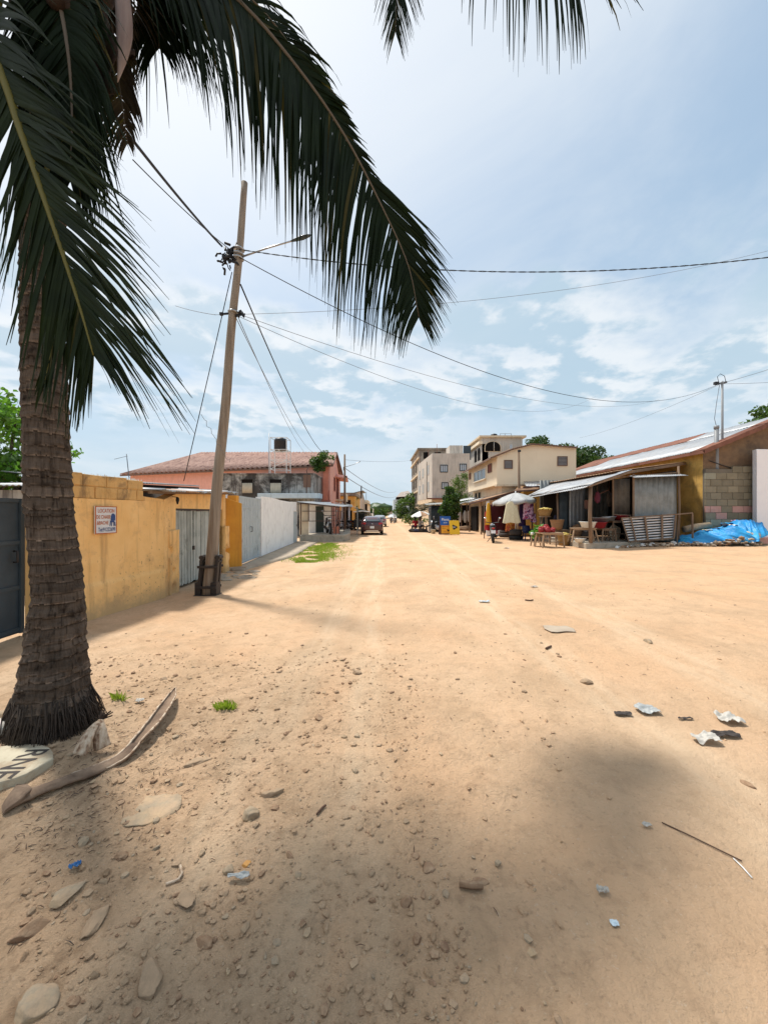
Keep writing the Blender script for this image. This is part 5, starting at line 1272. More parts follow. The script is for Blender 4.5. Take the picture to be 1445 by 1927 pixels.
# ------------------------------------------------------------------ umbrella with dresses
u0 = g(970,23.3)
t = thing('market_umbrella', 'large grey and white market umbrella shading the hanging dresses', 'umbrella', u0)
mb = MB(); mb.tube([(0,0,.05),(0,0,2.95)], .028, 8); mb.build('pole', M['whiteframe'], t, local=True)
mb = MB(); mb.lathe([(.36,0),(.40,.08),(.40,.16),(.36,.24),(.22,.25),(.22,.0)], (0,0,0), 26); mb.build('tyre_base', M['black'], t, local=True)
mb = MB(); mb.lathe([(.30,.25),(.38,.32),(.39,.45),(.33,.58),(.2,.62),(0,.62)], (0,0,0), 20, fn=lambda a, z: 1+.05*noise.noise((math.cos(a)*2,math.sin(a)*2,z*5))); mb.build('weight_sack', M['charred'], t, local=True)
NG = 8; apex, rad, rim = 2.84, 1.30, 2.36
for k in range(NG):
    mb = MB(); a0, a1 = 2*math.pi*k/NG+.2, 2*math.pi*(k+1)/NG+.2
    def cf(u, v, a0=a0, a1=a1):
        a = a0+(a1-a0)*u; q = rad*v*(1-.055*math.sin(math.pi*u)*v)
        z = apex-(apex-rim)*(v**1.45)-.05*math.sin(math.pi*u)*v
        return (q*math.cos(a)+.12*v*math.cos(2.9), q*math.sin(a), z+.10*v*math.cos(a)*.9)
    mb.grid(cf, 10, 12, thick=(0,0,-.004))
    def vf(u, v, a0=a0, a1=a1, cf=cf):
        p = V(cf(u,1)); return (p.x, p.y, p.z-v*(.16+.05*math.sin(math.pi*u)))
    mb.grid(vf, 10, 2, thick=(0,.003,0))
    mb.build('canopy_panel', M['umbrellacloth'] if k % 3 else M['greyscrap'], t, local=True)
for k in range(NG):
    a = 2*math.pi*k/NG+.2; mb = MB(); mb.tube([(0,0,apex-.05),(rad*.5*math.cos(a),rad*.5*math.sin(a),apex-.2),(rad*.97*math.cos(a),rad*.97*math.sin(a),rim+.02)], .009, 5); mb.build('rib', M['steel'], t, local=True)
M['batik'] = (lambda: (lambda m, nt, b: (nt.links.new(mixc(nt, ramp(nt, noi(nt, coords(nt), 5.5, 2, .4, 1.2), [(.44,0),(.52,1)]), mixc(nt, ramp(nt, noi(nt, coords(nt), 9, 2), [(.5,0),(.55,1)]), (.05,.02,.12), (.42,.05,.12)), (.62,.42,.62)), b.inputs['Base Color']), setattr(b.inputs['Roughness'], 'default_value', .85), m)[-1])(*newmat('purple_floral_cloth')))()
M['orangebatik'] = (lambda: (lambda m, nt, b: (nt.links.new(mixc(nt, ramp(nt, noi(nt, coords(nt), 4, 3, .4, 1.5), [(.42,0),(.55,1)]), (.42,.07,.015), (.62,.28,.04)), b.inputs['Base Color']), m)[-1])(*newmat('orange_patterned_cloth')))()
M['creamlace'] = surf('cream_lace', (.74,.68,.48), (.62,.55,.37), scale=14, squash=(2,2,.5), bump=.4, bscale=60)
M['yellowcloth'] = plain('golden_yellow_cloth', (.62,.33,.02), .8)
M['darkmaroon'] = plain('dark_maroon_cloth', (.055,.006,.012), .9)
M['purplecloth'] = plain('dark_purple_cloth', (.03,.012,.06), .9)
def hanging(name, label, px0, px1, py0, py1, D, mat, flare=.25, cat='dress', folds=9, depth=.13, arms=False, hem=.03):
    """garment on a hanger: flattened folded tube widening to the hem"""
    xm = PX((px0+px1)/2, D); wtop = (PX(px1,D)-PX(px0,D))/2*(1-flare); wbot = (PX(px1,D)-PX(px0,D))/2
    z1, z0 = PZ(py0,D), PZ(py1,D)
    t = thing(name, label, cat, (xm,D,z0)); mb = MB()
    def fn(u, v):
        a = 2*math.pi*u; w_ = wtop+(wbot-wtop)*v**1.1
        if v < .12: w_ *= .45+.55*math.sqrt(v/.12)
        fo = 1+.07*v*math.sin(a*folds+v*2)
        z = z1+(z0-z1)*v
        if v > .97: z += hem*math.sin(a*folds*.5)
        return (xm+w_*math.cos(a)*fo, D+depth*(.5+.8*v)*math.sin(a)*fo, z)
    mb.grid(fn, 96, 24); mb.build('garment', M[mat], t)
    mb = MB(); mb.tube([(xm-wtop*.5,D,z1-.03),(xm,D,z1+.05),(xm+wtop*.5,D,z1-.03)], .012, 6); mb.tube([(xm,D,z1+.05),(xm,D,z1+.16),(xm+.04,D,z1+.19)], .008, 5); mb.build('hanger', M['whiteplastic'], t)
    return t
hanging('cream_dress', 'long cream lace dress hanging from the umbrella front edge', 946,979,943.5,984,22.2,'creamlace', .42)
hanging('floral_dress', 'purple and white floral dress hanging at the umbrella right edge', 984,1005,941,977,22.9,'batik', .12, folds=6)
hanging('floral_cloth', 'small purple patterned cloth hanging below the floral dress', 998,1010,966,982,23.0,'batik', .5, 'cloth', 5)
hanging('purple_dress', 'dark purple dress between the cream and floral dresses', 976,989,946,990,23.3,'purplecloth', .15, folds=5)
hanging('maroon_cloth', 'wide dark maroon cloth hanging in the shade of the umbrella', 919,953,947,998,24.6,'darkmaroon', .05, 'cloth', 11, .2)
hanging('orange_cloth', 'orange patterned cloth hanging below the cream dress', 951,972,978,1000,23.9,'orangebatik', .1, 'cloth', 7)
hanging('yellow_cloth', 'golden yellow cloth hanging at the left end under the umbrella', 913,925,946,988,24.2,'yellowcloth', .5, 'cloth', 4)
hanging('red_cloth', 'bright red cloth hanging left of the golden yellow cloth', 911,921,962,998,24.5,'redcloth', .3, 'cloth', 4)
t = thing('clothes_rail', 'thin wooden rail under the umbrella from which the dresses hang', 'rail', g(950,24.0)); mb = MB()
xl, xr = PX(911,24.2), PX(1008,23.0); zl = 2.42
mb.bar((xl,24.2,zl),(xr,23.0,zl),.04); mb.build('top_bar', M['wood'], t)
for x, y in ((xl,24.2),(xr,23.0)): mb = MB(); mb.bar((x,y,-.02),(x,y,zl),.05); mb.build('upright', M['wood'], t)
t = thing('tyre', 'old dark tyre with a sack on it lying behind the umbrella foot', 'tyre', g(950,25.6)); mb = MB()
mb.lathe([(.3,.0),(.40,.06),(.42,.16),(.38,.28),(.26,.30),(.22,.15)], (0,0,0), 24); mb.lathe([(.34,.28),(.36,.4),(.25,.5),(0,.52)], (0,0,0), 16); mb.build('rubber', M['charred'], t, local=True)
t = thing('plastic_chair', 'navy plastic chair under the floral dress', 'chair', g(993,22.6)); mb = MB()
mb.box((0,0,.45),(.46,.44,.035)); mb.build('seat', M['chairblue'], t, local=True, bevel=.01)
mb = MB(); mb.grid(lambda u, v: (-.23+.46*u, .21+.10*v-.05*math.sin(math.pi*u), .46+.42*v), 8, 4, thick=(0,.025,0)); mb.build('backrest', M['chairblue'], t, local=True)
for sx_ in (-1,1):
    for sy_ in (-1,1): mb = MB(); mb.bar((sx_*.19,sy_*.17,.44),(sx_*.24,sy_*.22,0),.045); mb.build('leg', M['chairblue'], t, local=True)
    mb = MB(); mb.tube([(sx_*.24,.24,.66),(sx_*.26,.0,.67),(sx_*.25,-.19,.64),(sx_*.22,-.18,.46)], .022, 6); mb.build('armrest', M['chairblue'], t, local=True)
# ------------------------------------------------------------------ low shops between stall and cream building
t = thing('ochre_shop', 'low ochre shop with patched rusty tin roof behind the umbrella', 'shop', (10.6, 26.2, 0))
mb = MB(); x0, x1 = PX(985,26.5), PX(1048,26.5); mb.para((x0,26.5,0),(x1-x0,0,0),(0,0,PZ(915,26.5)),(0,1.45,0)); mb.build('wall', M['ochre_old'], t)
mb = MB(); mb.sheet((PX(966,25.4),25.4,PZ(924,25.4)),(PX(1012,25.2),25.2,PZ(921,25.2)),(PX(1020,27.6),27.6,PZ(911,27.6)),(PX(980,27.6),27.6,PZ(912,27.6)),18,.02,0,sag=.08,seed=1)
mb.sheet((PX(990,26.2),26.2,PZ(915,26.2)),(PX(1040,26),26,PZ(915,26)),(PX(1045,27.7),27.7,PZ(905,27.7)),(PX(985,27.7),27.7,PZ(906,27.7)),18,.02,1,sag=.08,seed=2); mb.build('roof', [M['rusttan'],M['zinc_bright']], t)
mb = MB(); mb.bar((PX(966,25.4),25.38,PZ(925,25.4)),(PX(1014,25.2),25.15,PZ(922,25.2)),.04,.1); mb.bar((PX(985,26),26.1,PZ(917,26.1)),(PX(1042,26),25.95,PZ(916,26)),.04,.12); mb.build('fascia', M['wooddark'], t)
mb = MB(); mb.para((PX(1018,26.4),26.46,.1),(.9,0,0),(0,0,1.9),(0,.03,0)); mb.build('door', M['brownframe'], t)
t = thing('row_shop', 'row of low shops with ragged tin roofs and a red door behind the umbrella', 'shop', (8, 32, 0))
xA_, xB_ = 8.05, 8.15
mb = MB(); mb.para((xA_,26.6,0),(.25,12.8,0)[0:3],(0,0,2.5),(2.0,0,0)) if False else mb.hexa([V(p) for p in ((8.1,27.2,0),(9.8,27.2,0),(9.9,40,0),(8.3,40,0),(8.1,27.2,2.6),(9.8,27.2,2.9),(9.9,40,2.9),(8.3,40,2.6))]); mb.build('wall', M['cream_low'], t)
mb = MB()
mb.sheet((7.15,27.0,2.62),(7.3,33,2.5),(9.6,33,3.2),(9.6,27.0,3.3),20,.02,0,sag=.1,seed=4); mb.sheet((7.5,33,2.62),(7.6,40,2.55),(9.6,40,3.2),(9.6,33,3.25),20,.02,1,sag=.1,seed=5); mb.build('roof', [M['rusttan'],M['zinc']], t)
mb = MB(); mb.bar((7.14,26.95,2.55),(7.3,33,2.43),.05,.12); mb.bar((7.14,26.95,2.55),(9.6,26.95,3.22),.05,.1); mb.build('fascia', M['wooddark'], t)
mb = MB(); mb.para((7.5,27.12,.15),(.52,0,0),(0,0,2.0),(0,.04,0)); mb.build('door', M['redcloth'], t)
for a_, w_ in ((7.25,.22),(8.04,.25)): mb = MB(); mb.para((a_,27.15,0),(w_,0,0),(0,0,2.45),(0,.1,0)); mb.build('white_jamb', M['white'], t)
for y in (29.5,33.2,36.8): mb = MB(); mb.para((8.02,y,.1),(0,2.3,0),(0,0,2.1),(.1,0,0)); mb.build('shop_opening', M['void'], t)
for y in (29,33,36.5): mb = MB(); mb.bar((7.35,y,0),(7.35,y,2.5),.09); mb.build('post', M['wood'], t)
# ------------------------------------------------------------------ cream two storey building
t = thing('cream_building', 'cream two storey building with an overhanging upper floor and louvred windows', 'building', (9, 30, 0))
cx0, cy0 = PX(935,28), 28.0; cx1 = PX(1084,28); cy1 = 37.6; xw = PX(881,37.6)
zb = PZ(912.5,28)
mb = MB()
top = [(cx0,PZ(857,28)),(PX(962,28),PZ(846,28)),(PX(1000,28),PZ(836.5,28)),(cx1,PZ(843,28))]
poly = [V((cx0,cy0,zb)),V((cx1,cy0,zb))]+[V((x,cy0,z)) for x, z in reversed(top)]
far = [V((xw+(p.x-cx0)*1.0, cy1, p.z)) for p in poly]
n = len(poly)
mb.add(poly+far, [tuple(range(n)), tuple(range(2*n-1,n-1,-1))]+[(i,n+i,n+(i+1)%n,(i+1)%n) for i in range(n)])
mb.build('upper_floor', M['cream'], t)
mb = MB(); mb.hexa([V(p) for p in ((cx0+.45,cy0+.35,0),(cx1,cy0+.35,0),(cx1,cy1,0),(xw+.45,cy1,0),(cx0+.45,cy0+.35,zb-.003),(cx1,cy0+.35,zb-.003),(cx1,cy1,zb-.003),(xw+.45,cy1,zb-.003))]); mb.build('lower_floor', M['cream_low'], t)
mb = MB(); mb.para((cx0-.06,cy0-.05,zb-.10),(cx1-cx0+.06,0,0),(0,0,.14),(0,.4,0)); mb.build('string_course', M['cream_low'], t)
mb = MB(); o_ = .25
for (xa_,za),(xb_,zb_) in zip(top, top[1:]):
    A, B_ = V((xa_,cy0-o_,za+.05)), V((xb_,cy0-o_,zb_+.05)); dx = xw-cx0
    mb.sheet(A, B_, B_+V((dx,cy1-cy0+2*o_,0)), A+V((dx,cy1-cy0+2*o_,0)), 10, .02)
A, B_ = V((cx0-.5,cy0-o_,PZ(861,28))), V((cx0+.02,cy0-o_,top[0][1]+.06))
mb.sheet(A, B_, B_+V((xw-cx0,cy1-cy0+.5,0)), A+V((xw-cx0,cy1-cy0+.5,0)), 4, .02)
mb.build('roof', M['rusttan'], t)
mb = MB()
for (xa_,za),(xb_,zb_) in zip(top, top[1:]): mb.bar((xa_,cy0-.26,za-.02),(xb_,cy0-.26,zb_-.02),.03,.09)
mb.bar((cx0-.5,cy0-.27,PZ(862.5,28)),(cx0,cy0-.27,top[0][1]-.02),.03,.1); mb.bar((cx0-.5,cy0-.2,PZ(862.5,28)),(xw-.5,cy1+.2,PZ(862.5,28)),.04,.12)
mb.build('fascia', M['brownframe'], t)
for a, b_, c, d in ((949.5,963,881,867),(1049.5,1066,875.5,860)):
    window(t, (PX(a,28),cy0-.003,PZ(c,28)), (1,0,0), PX(b_,28)-PX(a,28), PZ(d,28)-PZ(c,28), (0,-1,0), 'brownframe', 'louvre', 0, 0, slats=6)
sd_ = V((xw-cx0,cy1-cy0,0)).normalized(); sn_ = V((-sd_.y,sd_.x,0))
def on_side(px):                                             # distance along the street face seen at column px
    k = (px-CX)/F; return (k*cy0-cx0)/(sd_.x-k*sd_.y)
def side_win(a, b_, za, zb_, fr, pn, bars=0, slats=0, sill=None):
    s0, s1 = on_side(b_), on_side(a); o = V((cx0,cy0,0))+sd_*s1+sn_*.004; o.z = za
    window(t, o, -sd_, s1-s0, zb_-za, sn_, fr, pn, bars, slats=slats, sill=sill)
side_win(893,914,PZ(899,31),PZ(881,31),'whiteframe','glass',2,sill='cream')
side_win(919,925.5,PZ(886,29),PZ(872,29),'brownframe','shutterred',0,slats=6)
side_win(883.5,886,PZ(900,36),PZ(890,36),'brownframe','shutterred',0,slats=6)
for px in (887,893):
    s0 = on_side(px); o = V((cx0+.45,cy0+.35,2.5))+sd_*(s0)+sn_*.003; window(t, o, -sd_, .9, 1.0, sn_, 'cream_low', 'void', 0)
t = thing('street_pole', 'thin grey wooden pole standing before the cream building', 'pole', (PX(976,26.2),26.2,0))
mb = MB(); x = PX(976,26.2); mb.tube([(x+.05,26.2,0),(x,26.2,PZ(845,26.2))], [.10,.075], 9); mb.build('shaft', M['wood'], t)
mb = MB(); mb.box((x,26.1,PZ(849,26.2)),(.2,.1,.12)); mb.build('insulator', M['cable'], t)
# ------------------------------------------------------------------ grey buildings beyond
t = thing('grey_building', 'three storey raw grey rendered building with square windows on the right of the street', 'building', (PX(813,50),50,0))
gx0 = PX(813,50); gx1 = PX(884,50); gf = V((PX(786,62),62,0))
zt = PZ(853,50)
mb = MB(); P4 = [V((gx0,50,3.6)),V((gx1,50,3.6)),V((gx1+2,66,3.6)),V((gf.x,62,3.6))]
mb.hexa(P4+[V((p.x,p.y,zt)) for p in P4]); mb.build('upper_wall', M['greybld'], t)
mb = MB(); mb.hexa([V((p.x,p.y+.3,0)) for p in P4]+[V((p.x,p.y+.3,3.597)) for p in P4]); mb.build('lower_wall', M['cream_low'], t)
mb = MB(); mb.hexa([V((gx0-.7,49.3,3.42)),V((gx1,49.3,3.42)),V((gx1,50.2,3.42)),V((gx0,50.2,3.42)),V((gx0-.7,49.3,3.58)),V((gx1,49.3,3.58)),V((gx1,50.2,3.58)),V((gx0,50.2,3.58))]); mb.build('awning', M['rust'], t)
for a, b_, c, d in ((829.5,841,887.5,876),(866,876.5,885,874),(832,842,919,909)): window(t, (PX(a,50),49.995,PZ(c,50)), (1,0,0), PX(b_,50)-PX(a,50), PZ(d,50)-PZ(c,50), (0,-1,0), 'darkframe', 'glasspale', 2, t=.1)
gd = (gf-V((gx0,50,0))).normalized(); gn = V((-gd.y,gd.x,0))
for s0 in (2.2,6.4,9.6):
    for z in (4.6,6.9): mb = MB(); o = V((gx0,50,z))+gd*s0+gn*.004; mb.para(o, gd*1.0, (0,0,1.3), gn*.04); mb.build('window', M['greyscrap'], t)
mb = MB(); mb.tube([V((gx0,50,3.6))+gd*3.6+gn*.06, V((gx0,50,zt-.6))+gd*3.6+gn*.06], .06, 6); mb.build('drain_pipe', M['rawblock'], t)
mb = MB(); mb.para((PX(846,53),53,zt),(PX(871,53)-PX(846,53),0,0),(0,0,PZ(838,53)-zt),(0,3,0)); mb.build('stair_head', M['greybld'], t)
mb = MB(); mb.para((PX(872,56),56,zt),(PX(886,56)-PX(872,56),0,0),(0,0,PZ(838.5,56)-zt),(0,.1,0)); mb.build('roof_panel', M['gatedark'], t)
mb = MB()
for px, D in ((783,62),(790,60),(806,55),(822,50.5),(858,53.5)): mb.tube([(PX(px,D),D,zt-.1),(PX(px,D),D,zt+1.3)], .03, 5)
mb.build('rebar', M['rust'], t)
t = thing('unfinished_block', 'tall unfinished concrete block with empty window holes behind the grey building', 'building', (PX(790,64),64,0))
ux0, uxn = PX(789,64), PX(846,64); uf = V((PX(774.5,78),78,0)); uz = PZ(846,64)
mb = MB(); P4 = [V((ux0,64.2,0)),V((uxn,64.2,0)),V((uxn+2,79,0)),V((uf.x,78,0))]
mb.hexa(P4+[V((p.x,p.y,uz)) for p in P4]); mb.build('concrete_frame', M['rawblock'], t)
mb = MB(); mb.hexa([V((p.x+dx,p.y+dy,uz+.003)) for p, dx, dy in zip(P4,(-.3,.3,.3,-.3),(-.3,-.3,.3,.3))]+[V((p.x+dx,p.y+dy,uz+.28)) for p, dx, dy in zip(P4,(-.3,.3,.3,-.3),(-.3,-.3,.3,.3))]); mb.build('roof_slab', M['rawblock'], t)
ud = (uf-V((ux0,64.2,0))).normalized(); un = V((-ud.y,ud.x,0))
for fl in range(4):
    for s0 in (1.2,4.6,8,11.2):
        o = V((ux0,64.2,.7+2.75*fl))+ud*s0+un*.003; mb = MB(); mb.para(o, ud*1.4, (0,0,1.6), un*.03); mb.build('window_hole', M['void'], t)
    mb = MB(); o = V((ux0,64.2,2.75*fl+2.55))+un*.002; mb.para(o, ud*14.5, (0,0,.25), un*.18); mb.build('slab_edge', M['cream_low'], t)
for a, b_ in ((797,806),(818,830)): mb = MB(); mb.para((PX(a,64),64.16,uz-1.5),(PX(b_,64)-PX(a,64),0,0),(0,0,1.1),(0,.035,0)); mb.build('window_hole', M['void'], t)
t = thing('arched_villa', 'flat roofed cream villa with a big dark arch and an arcaded terrace', 'building', (PX(935,62),62,0))
vx0, vx1 = PX(907,62), PX(983,62); vt = PZ(823.5,62)
mb = MB(); mb.para((vx0,62,0),(vx1-vx0,0,0),(0,0,vt),(0,11,0)); mb.build('wall', M['greybld'], t)
mb = MB()
def arch(x0, x1, z0, z1, y, n=14):
    r = (x1-x0)/2; return [V((x0,y,z0)),V((x1,y,z0))]+[V((x0+r+r*math.cos(math.pi*i/n),y,z1-r*.75+r*.75*math.sin(math.pi*i/n))) for i in range(n+1)]
mb.prism(arch(PX(913,62),PX(941,62),PZ(849,62),PZ(831,62),61.90), (0,.035,0)); mb.build('arch_opening', M['void'], t)
mb = MB(); a0 = arch(PX(911.5,62),PX(942.5,62),PZ(850,62),PZ(829.5,62),61.955); mb.prism(a0, (0,.04,0)); mb.build('arch_surround', M['cream_low'], t)
mb = MB(); mb.tube([(PX(929,62),61.88,PZ(849,62)),(PX(929,62),61.88,PZ(832,62))], .06, 6); mb.build('arch_mullion', M['greybld'], t)
lf = V((PX(874,76),76,0)); ld = (lf-V((vx0,62,0))); ll = ld.length; ld.normalize(); ln = V((-ld.y,ld.x,0))
mb = MB(); o = V((vx0,62,0)); mb.hexa([o, o+V((1,0,0)), lf+V((1,0,0)), lf]+[p+V((0,0,vt-1.0)) for p in (o, o+V((1,0,0)), lf+V((1,0,0)), lf)]); mb.build('terrace_wall', M['greybld'], t)
mb = MB(); o = V((vx0,62,vt-1.0+.003))-ln*.1; mb.para(o, ld*ll, (0,0,.45), ln*.6); mb.build('terrace_cornice', M['cream'], t)
for i in range(5):
    s = ll*(.08+.17*i); mb = MB(); r = .9; y_ = 2.1
    o = V((vx0,62,vt-3.4))+ld*s+ln*.004
    pts = [o, o+ld*2*r]+[o+ld*(r+r*math.cos(math.pi*k/10))+V((0,0,1.3+.8*math.sin(math.pi*k/10))) for k in range(11)]
    mb.prism(pts, ln*.04); mb.build('arch_opening', M['void'], t)
window(t, (PX(959,62),61.99,PZ(845,62)), (1,0,0), PX(963.5,62)-PX(959,62), PZ(837,62)-PZ(845,62), (0,-1,0), 'whiteframe', 'glasspale', 0)
mb = MB(); mb.para((vx0-.5,61.6,vt+.003),(vx1-vx0+1,0,0),(0,0,.3),(0,11.6,0)); mb.build('roof_slab', M['cream_low'], t)
mb = MB()
for px in (941,950,962): mb.tube([(PX(px,63),63,vt),(PX(px,63),63,vt+.9)], .04, 5)
mb.bar((PX(941,63),63,vt+.85),(PX(962,63),63,vt+.85),.05); mb.build('roof_rail', M['cablegrey'], t)
t = thing('water_tank', 'black water tank on the flat roof of the arched villa', 'water tank', (PX(929.5,65),65,vt+.3))
mb = MB(); mb.lathe([(0,0),(.52,0),(.55,.1),(.52,.2),(.55,.3),(.52,.45),(.55,.55),(.5,.85),(.2,.95),(0,.95)], (PX(929.5,65),65,vt+.306), 20, cap=False); mb.build('tank', M['tank'], t)
mb = MB(); mb.para((PX(929.5,65)-.6,64.4,vt+.304),(1.2,0,0),(0,0,.002),(0,1.2,0)); mb.build('stand', M['concrete'], t)
t = thing('far_villa', 'pale far building with an overhanging flat roof at the end of the street', 'building', (PX(755,120),120,0))
mb = MB(); mb.para((PX(740.5,120),120,0),(PX(770,120)-PX(740.5,120),0,0),(0,0,PZ(940,120)),(0,16,0)); mb.build('wall', M['paintgrey'] if False else M['blueslab'], t)
mb = MB(); mb.prism([(PX(746,118),118,PZ(935,118)),(PX(779,118),118,PZ(933,118)),(PX(768,118),118,PZ(923.5,118)),(PX(754,118),118,PZ(926,118))], (0,16,0)); mb.build('roof', M['white'], t)
mb = MB(); mb.para((PX(746,119),119.6,PZ(940,120)+.01),(3.8,0,0),(0,0,.8),(0,8,0)); mb.build('upper_wall', M['void'], t)
t = thing('far_ridge', 'hazy row of low roofs and trees closing the far end of the street', 'houses', (4,300,0)); mb = MB()
rg = random.Random(4)
tag(t, 'hazy mass of low roofs and trees closing the far end of the street', 'skyline', kind='stuff')
for i in range(40):
    D = rg.uniform(240,420); x = PX(rg.uniform(640,800), D); hh = rg.uniform(2.5,7)
    mb.para((x,D,0),(rg.uniform(5,14),0,0),(0,0,hh),(0,8,0), rg.randint(0,2))
mb.build('roofs', [M['greybld'],M['stained'],M['rusttan']], t)
mb = MB()
for i in range(70):
    D = rg.uniform(230,420); x = PX(rg.uniform(560,860), D); mb.blob((x,D,rg.uniform(2,5)), (rg.uniform(4,9),4,rg.uniform(3,6)), i, .5, 3)
mb.build('foliage', M['leaf_far'], t)
# ------------------------------------------------------------------ trees on the right
tree('big_tree', 'broad dark green tree rising behind the cream building', (PX(1050,58),58,0), 9, .4, [(0,0,10.5,4,3,2.2),(-3.2,0,11.0,2.6,2.4,1.6),(3.4,0,9.5,2.6,2.4,2.1),(1.5,0,8.2,4.2,3,2.2),(5.4,0,7.6,1.9,1.8,1.9)], .42, 13000, ['leaf_far','leaf_far'], seed=12)
tree('big_tree', 'dark green tree crown above the long roof at the right edge', (PX(1450,45),45,0), 11, .4, [(1.2,0,12.6,2.4,2.2,2.0),(2.3,0,14.4,2.0,2,1.5),(.4,0,11,1.5,1.5,1.2)], .5, 3500, ['leaf_far','leaf_mid'], seed=13)
tree('round_tree', 'dense round leafy tree standing behind the blue and yellow sign boards', (PX(846,31.5),31.5,0), 2.0, .10, [(0,0,2.25,.85,.8,.75),(-.05,0,3.0,.68,.68,.6),(.15,.1,1.55,.85,.8,.5),(-.3,-.1,1.9,.6,.6,.5),(0,0,3.5,.35,.35,.3),(.4,0,2.8,.5,.5,.5)], .15, 15000, ['leaf_mid','leaf_far'], seed=14, shell=.5)
tree('wispy_tree', 'pale feathery tree against the grey building', (PX(868,40),40,0), 3.6, .08, [(0,0,4.4,1.0,.9,1.0),(.5,0,3.3,.9,.8,.9),(-.6,0,3.2,.7,.7,.7),(.3,0,5.3,.6,.5,.7),(-.5,0,5.0,.5,.5,.6)], .13, 3600, ['leaf_light','leaf_mid'], seed=15, shell=.15, droop=.9)
tree('street_tree', 'dark spreading tree below the unfinished block', (PX(764,72),72,0), 2.5, .2, [(0,0,3.2,2.2,2,1.5),(1.9,0,3.9,1.6,1.5,1.2),(-1.4,0,2.0,1.3,1.2,1.0),(2.2,0,2.0,1.8,1.5,1.2)], .32, 4500, ['leaf_far','leaf_mid'], seed=16)
tree('hedge_bush', 'low lighter green bush beneath the young palm by the far umbrella', (PX(771,50),50,0), .6, .05, [(0,0,1.0,1.0,.8,.7),(1.1,0,1.2,.8,.7,.7)], .2, 1200, ['leaf_mid','leaf_light'], 'bush', seed=17)
small_palm('young palm with long arching fronds before the grey building', (PX(789,47),47,0), 1.7, 13, 3.0, 5)
# dark kiosk
t = thing('metal_kiosk', 'dark blue black metal kiosk left of the round leafy tree', 'kiosk', (PX(822,33.5),33.5,0))
mb = MB(); x0, x1 = PX(811,33.5), PX(838,33.5); mb.sheet((x0,33.5,0),(x1,33.5,0),(x1,33.5,PZ(951,33.5)),(x0,33.5,PZ(951,33.5)),10,.02); mb.para((x0,33.55,0),(x1-x0,0,0),(0,0,PZ(951,33.5)-.01),(0,1.8,0)); mb.build('body', M['gatedark'], t)
mb = MB(); mb.sheet((PX(800,33),32.7,PZ(950,33)),(PX(842,33),32.7,PZ(948,33)),(PX(842,33),36,PZ(944,33)),(PX(806,33),36,PZ(946,33)),14,.02); mb.build('roof', M['dullsheet'], t)
t = thing('enamel_basin', 'whitish green bucket on the sand before the dark kiosk', 'bucket', g(815,30)); mb = MB(); mb.lathe([(.15,0),(.2,.32),(.21,.33),(.18,.31)], (0,0,0), 16); mb.build('body', M['slab'], t, local=True); mb = MB(); mb.tube([(-.2,0,.3),(-.12,0,.16),(.12,0,.16),(.2,0,.3)], .008, 5); mb.build('handle', M['steel'], t, local=True)
t.name = 'bucket'
# ------------------------------------------------------------------ sign boards
t = thing('sign_board', 'folding board with a blue top and orange lower half before the round tree', 'sign board', g(838,28.4), R(4))
b0 = MB(); wB, hB = .80, 1.25
b0.para((-wB/2,-.02,.10+.62),(wB,0,0),(0,.10,.66),(0,.03,0)); b0.build('blue_panel', M['boardblue'], t, local=True)
b0 = MB(); b0.para((-wB/2+.08,-.12,.12),(wB-.08,0,0),(0,.10,.597),(0,.03,0)); b0.build('orange_panel', M['boardorange'], t, local=True)
b0 = MB(); b0.para((-wB/2,.55,.02),(wB,0,0),(0,-.45,1.30),(0,.03,0)); b0.bar((-wB/2,-.14,.0),(-wB/2,.12,1.36),.04); b0.bar((wB/2,-.14,.0),(wB/2,.12,1.36),.04); b0.bar((-wB/2,-.13,.1),(wB/2,-.13,.1),.04); b0.build('wooden_back', M['wooddark'], t, local=True)
def put(body, tt, mat, p, r, u, w_, h_):
    Mx = WM[tt.name]; return text(body, tt, M[mat], Mx@V(p), Mx.to_3x3()@V(r), Mx.to_3x3()@V(u), w_, h_)
put('Flooz', t, 'inkwhite', (-.27,.022,1.05), (1,0,0), (0,.15,1), .56, .19)
put('MOOV', t, 'inkwhite', (-.13,-.005,.86), (1,0,0), (0,.15,1), .28, .08)
put('Moov', t, 'inkred', (-.26,-.062,.62), (1,0,0), (0,.16,1), .5, .07)
put('Money', t, 'inkblack', (-.26,-.075,.46), (1,0,0), (0,.16,1), .24, .07)
put('150', t, 'inkred', (-.16,-.115,.22), (1,0,0), (0,.16,1), .16, .06)
b0 = MB(); tri = lambda cx_, cz, s, yy: [V((cx_-s,yy+.16*(cz+s*.8-.1),cz+s*.8)),V((cx_+s,yy+.16*(cz+s*.15-.1),cz+s*.15)),V((cx_-s*.4,yy+.16*(cz-s*.9-.1),cz-s*.9))]
b0.prism(tri(.2,.34,.11,-.133), (0,.006,0)); b0.build('emblem', M['inkblack'], t, local=True)
t = thing('sign_board', 'plain yellow board with a dark triangle emblem leaning beside the blue and orange board', 'sign board', g(856,28.0), R(-6))
b0 = MB(); b0.para((-.36,0,.05),(.72,0,0),(-.06,.16,1.02),(0,.03,0)); b0.build('yellow_panel', M['boardyellow'], t, local=True, bevel=.006)
b0 = MB(); e_ = lambda cz: -.006+.16/1.02*(cz-.05)
def triyz(cx_, cz, s): return [V((cx_+a*s, e_(cz+b_*s)-.006, cz+b_*s)) for a, b_ in ((-.75,.75),(-.5,.9),(1.0,.2),(1.0,-.1),(-.15,-.9),(-.45,-.75))]
b0.prism(triyz(-.03,.58,.21), (0,.005,0)); b0.build('emblem', M['inkblack'], t, local=True)
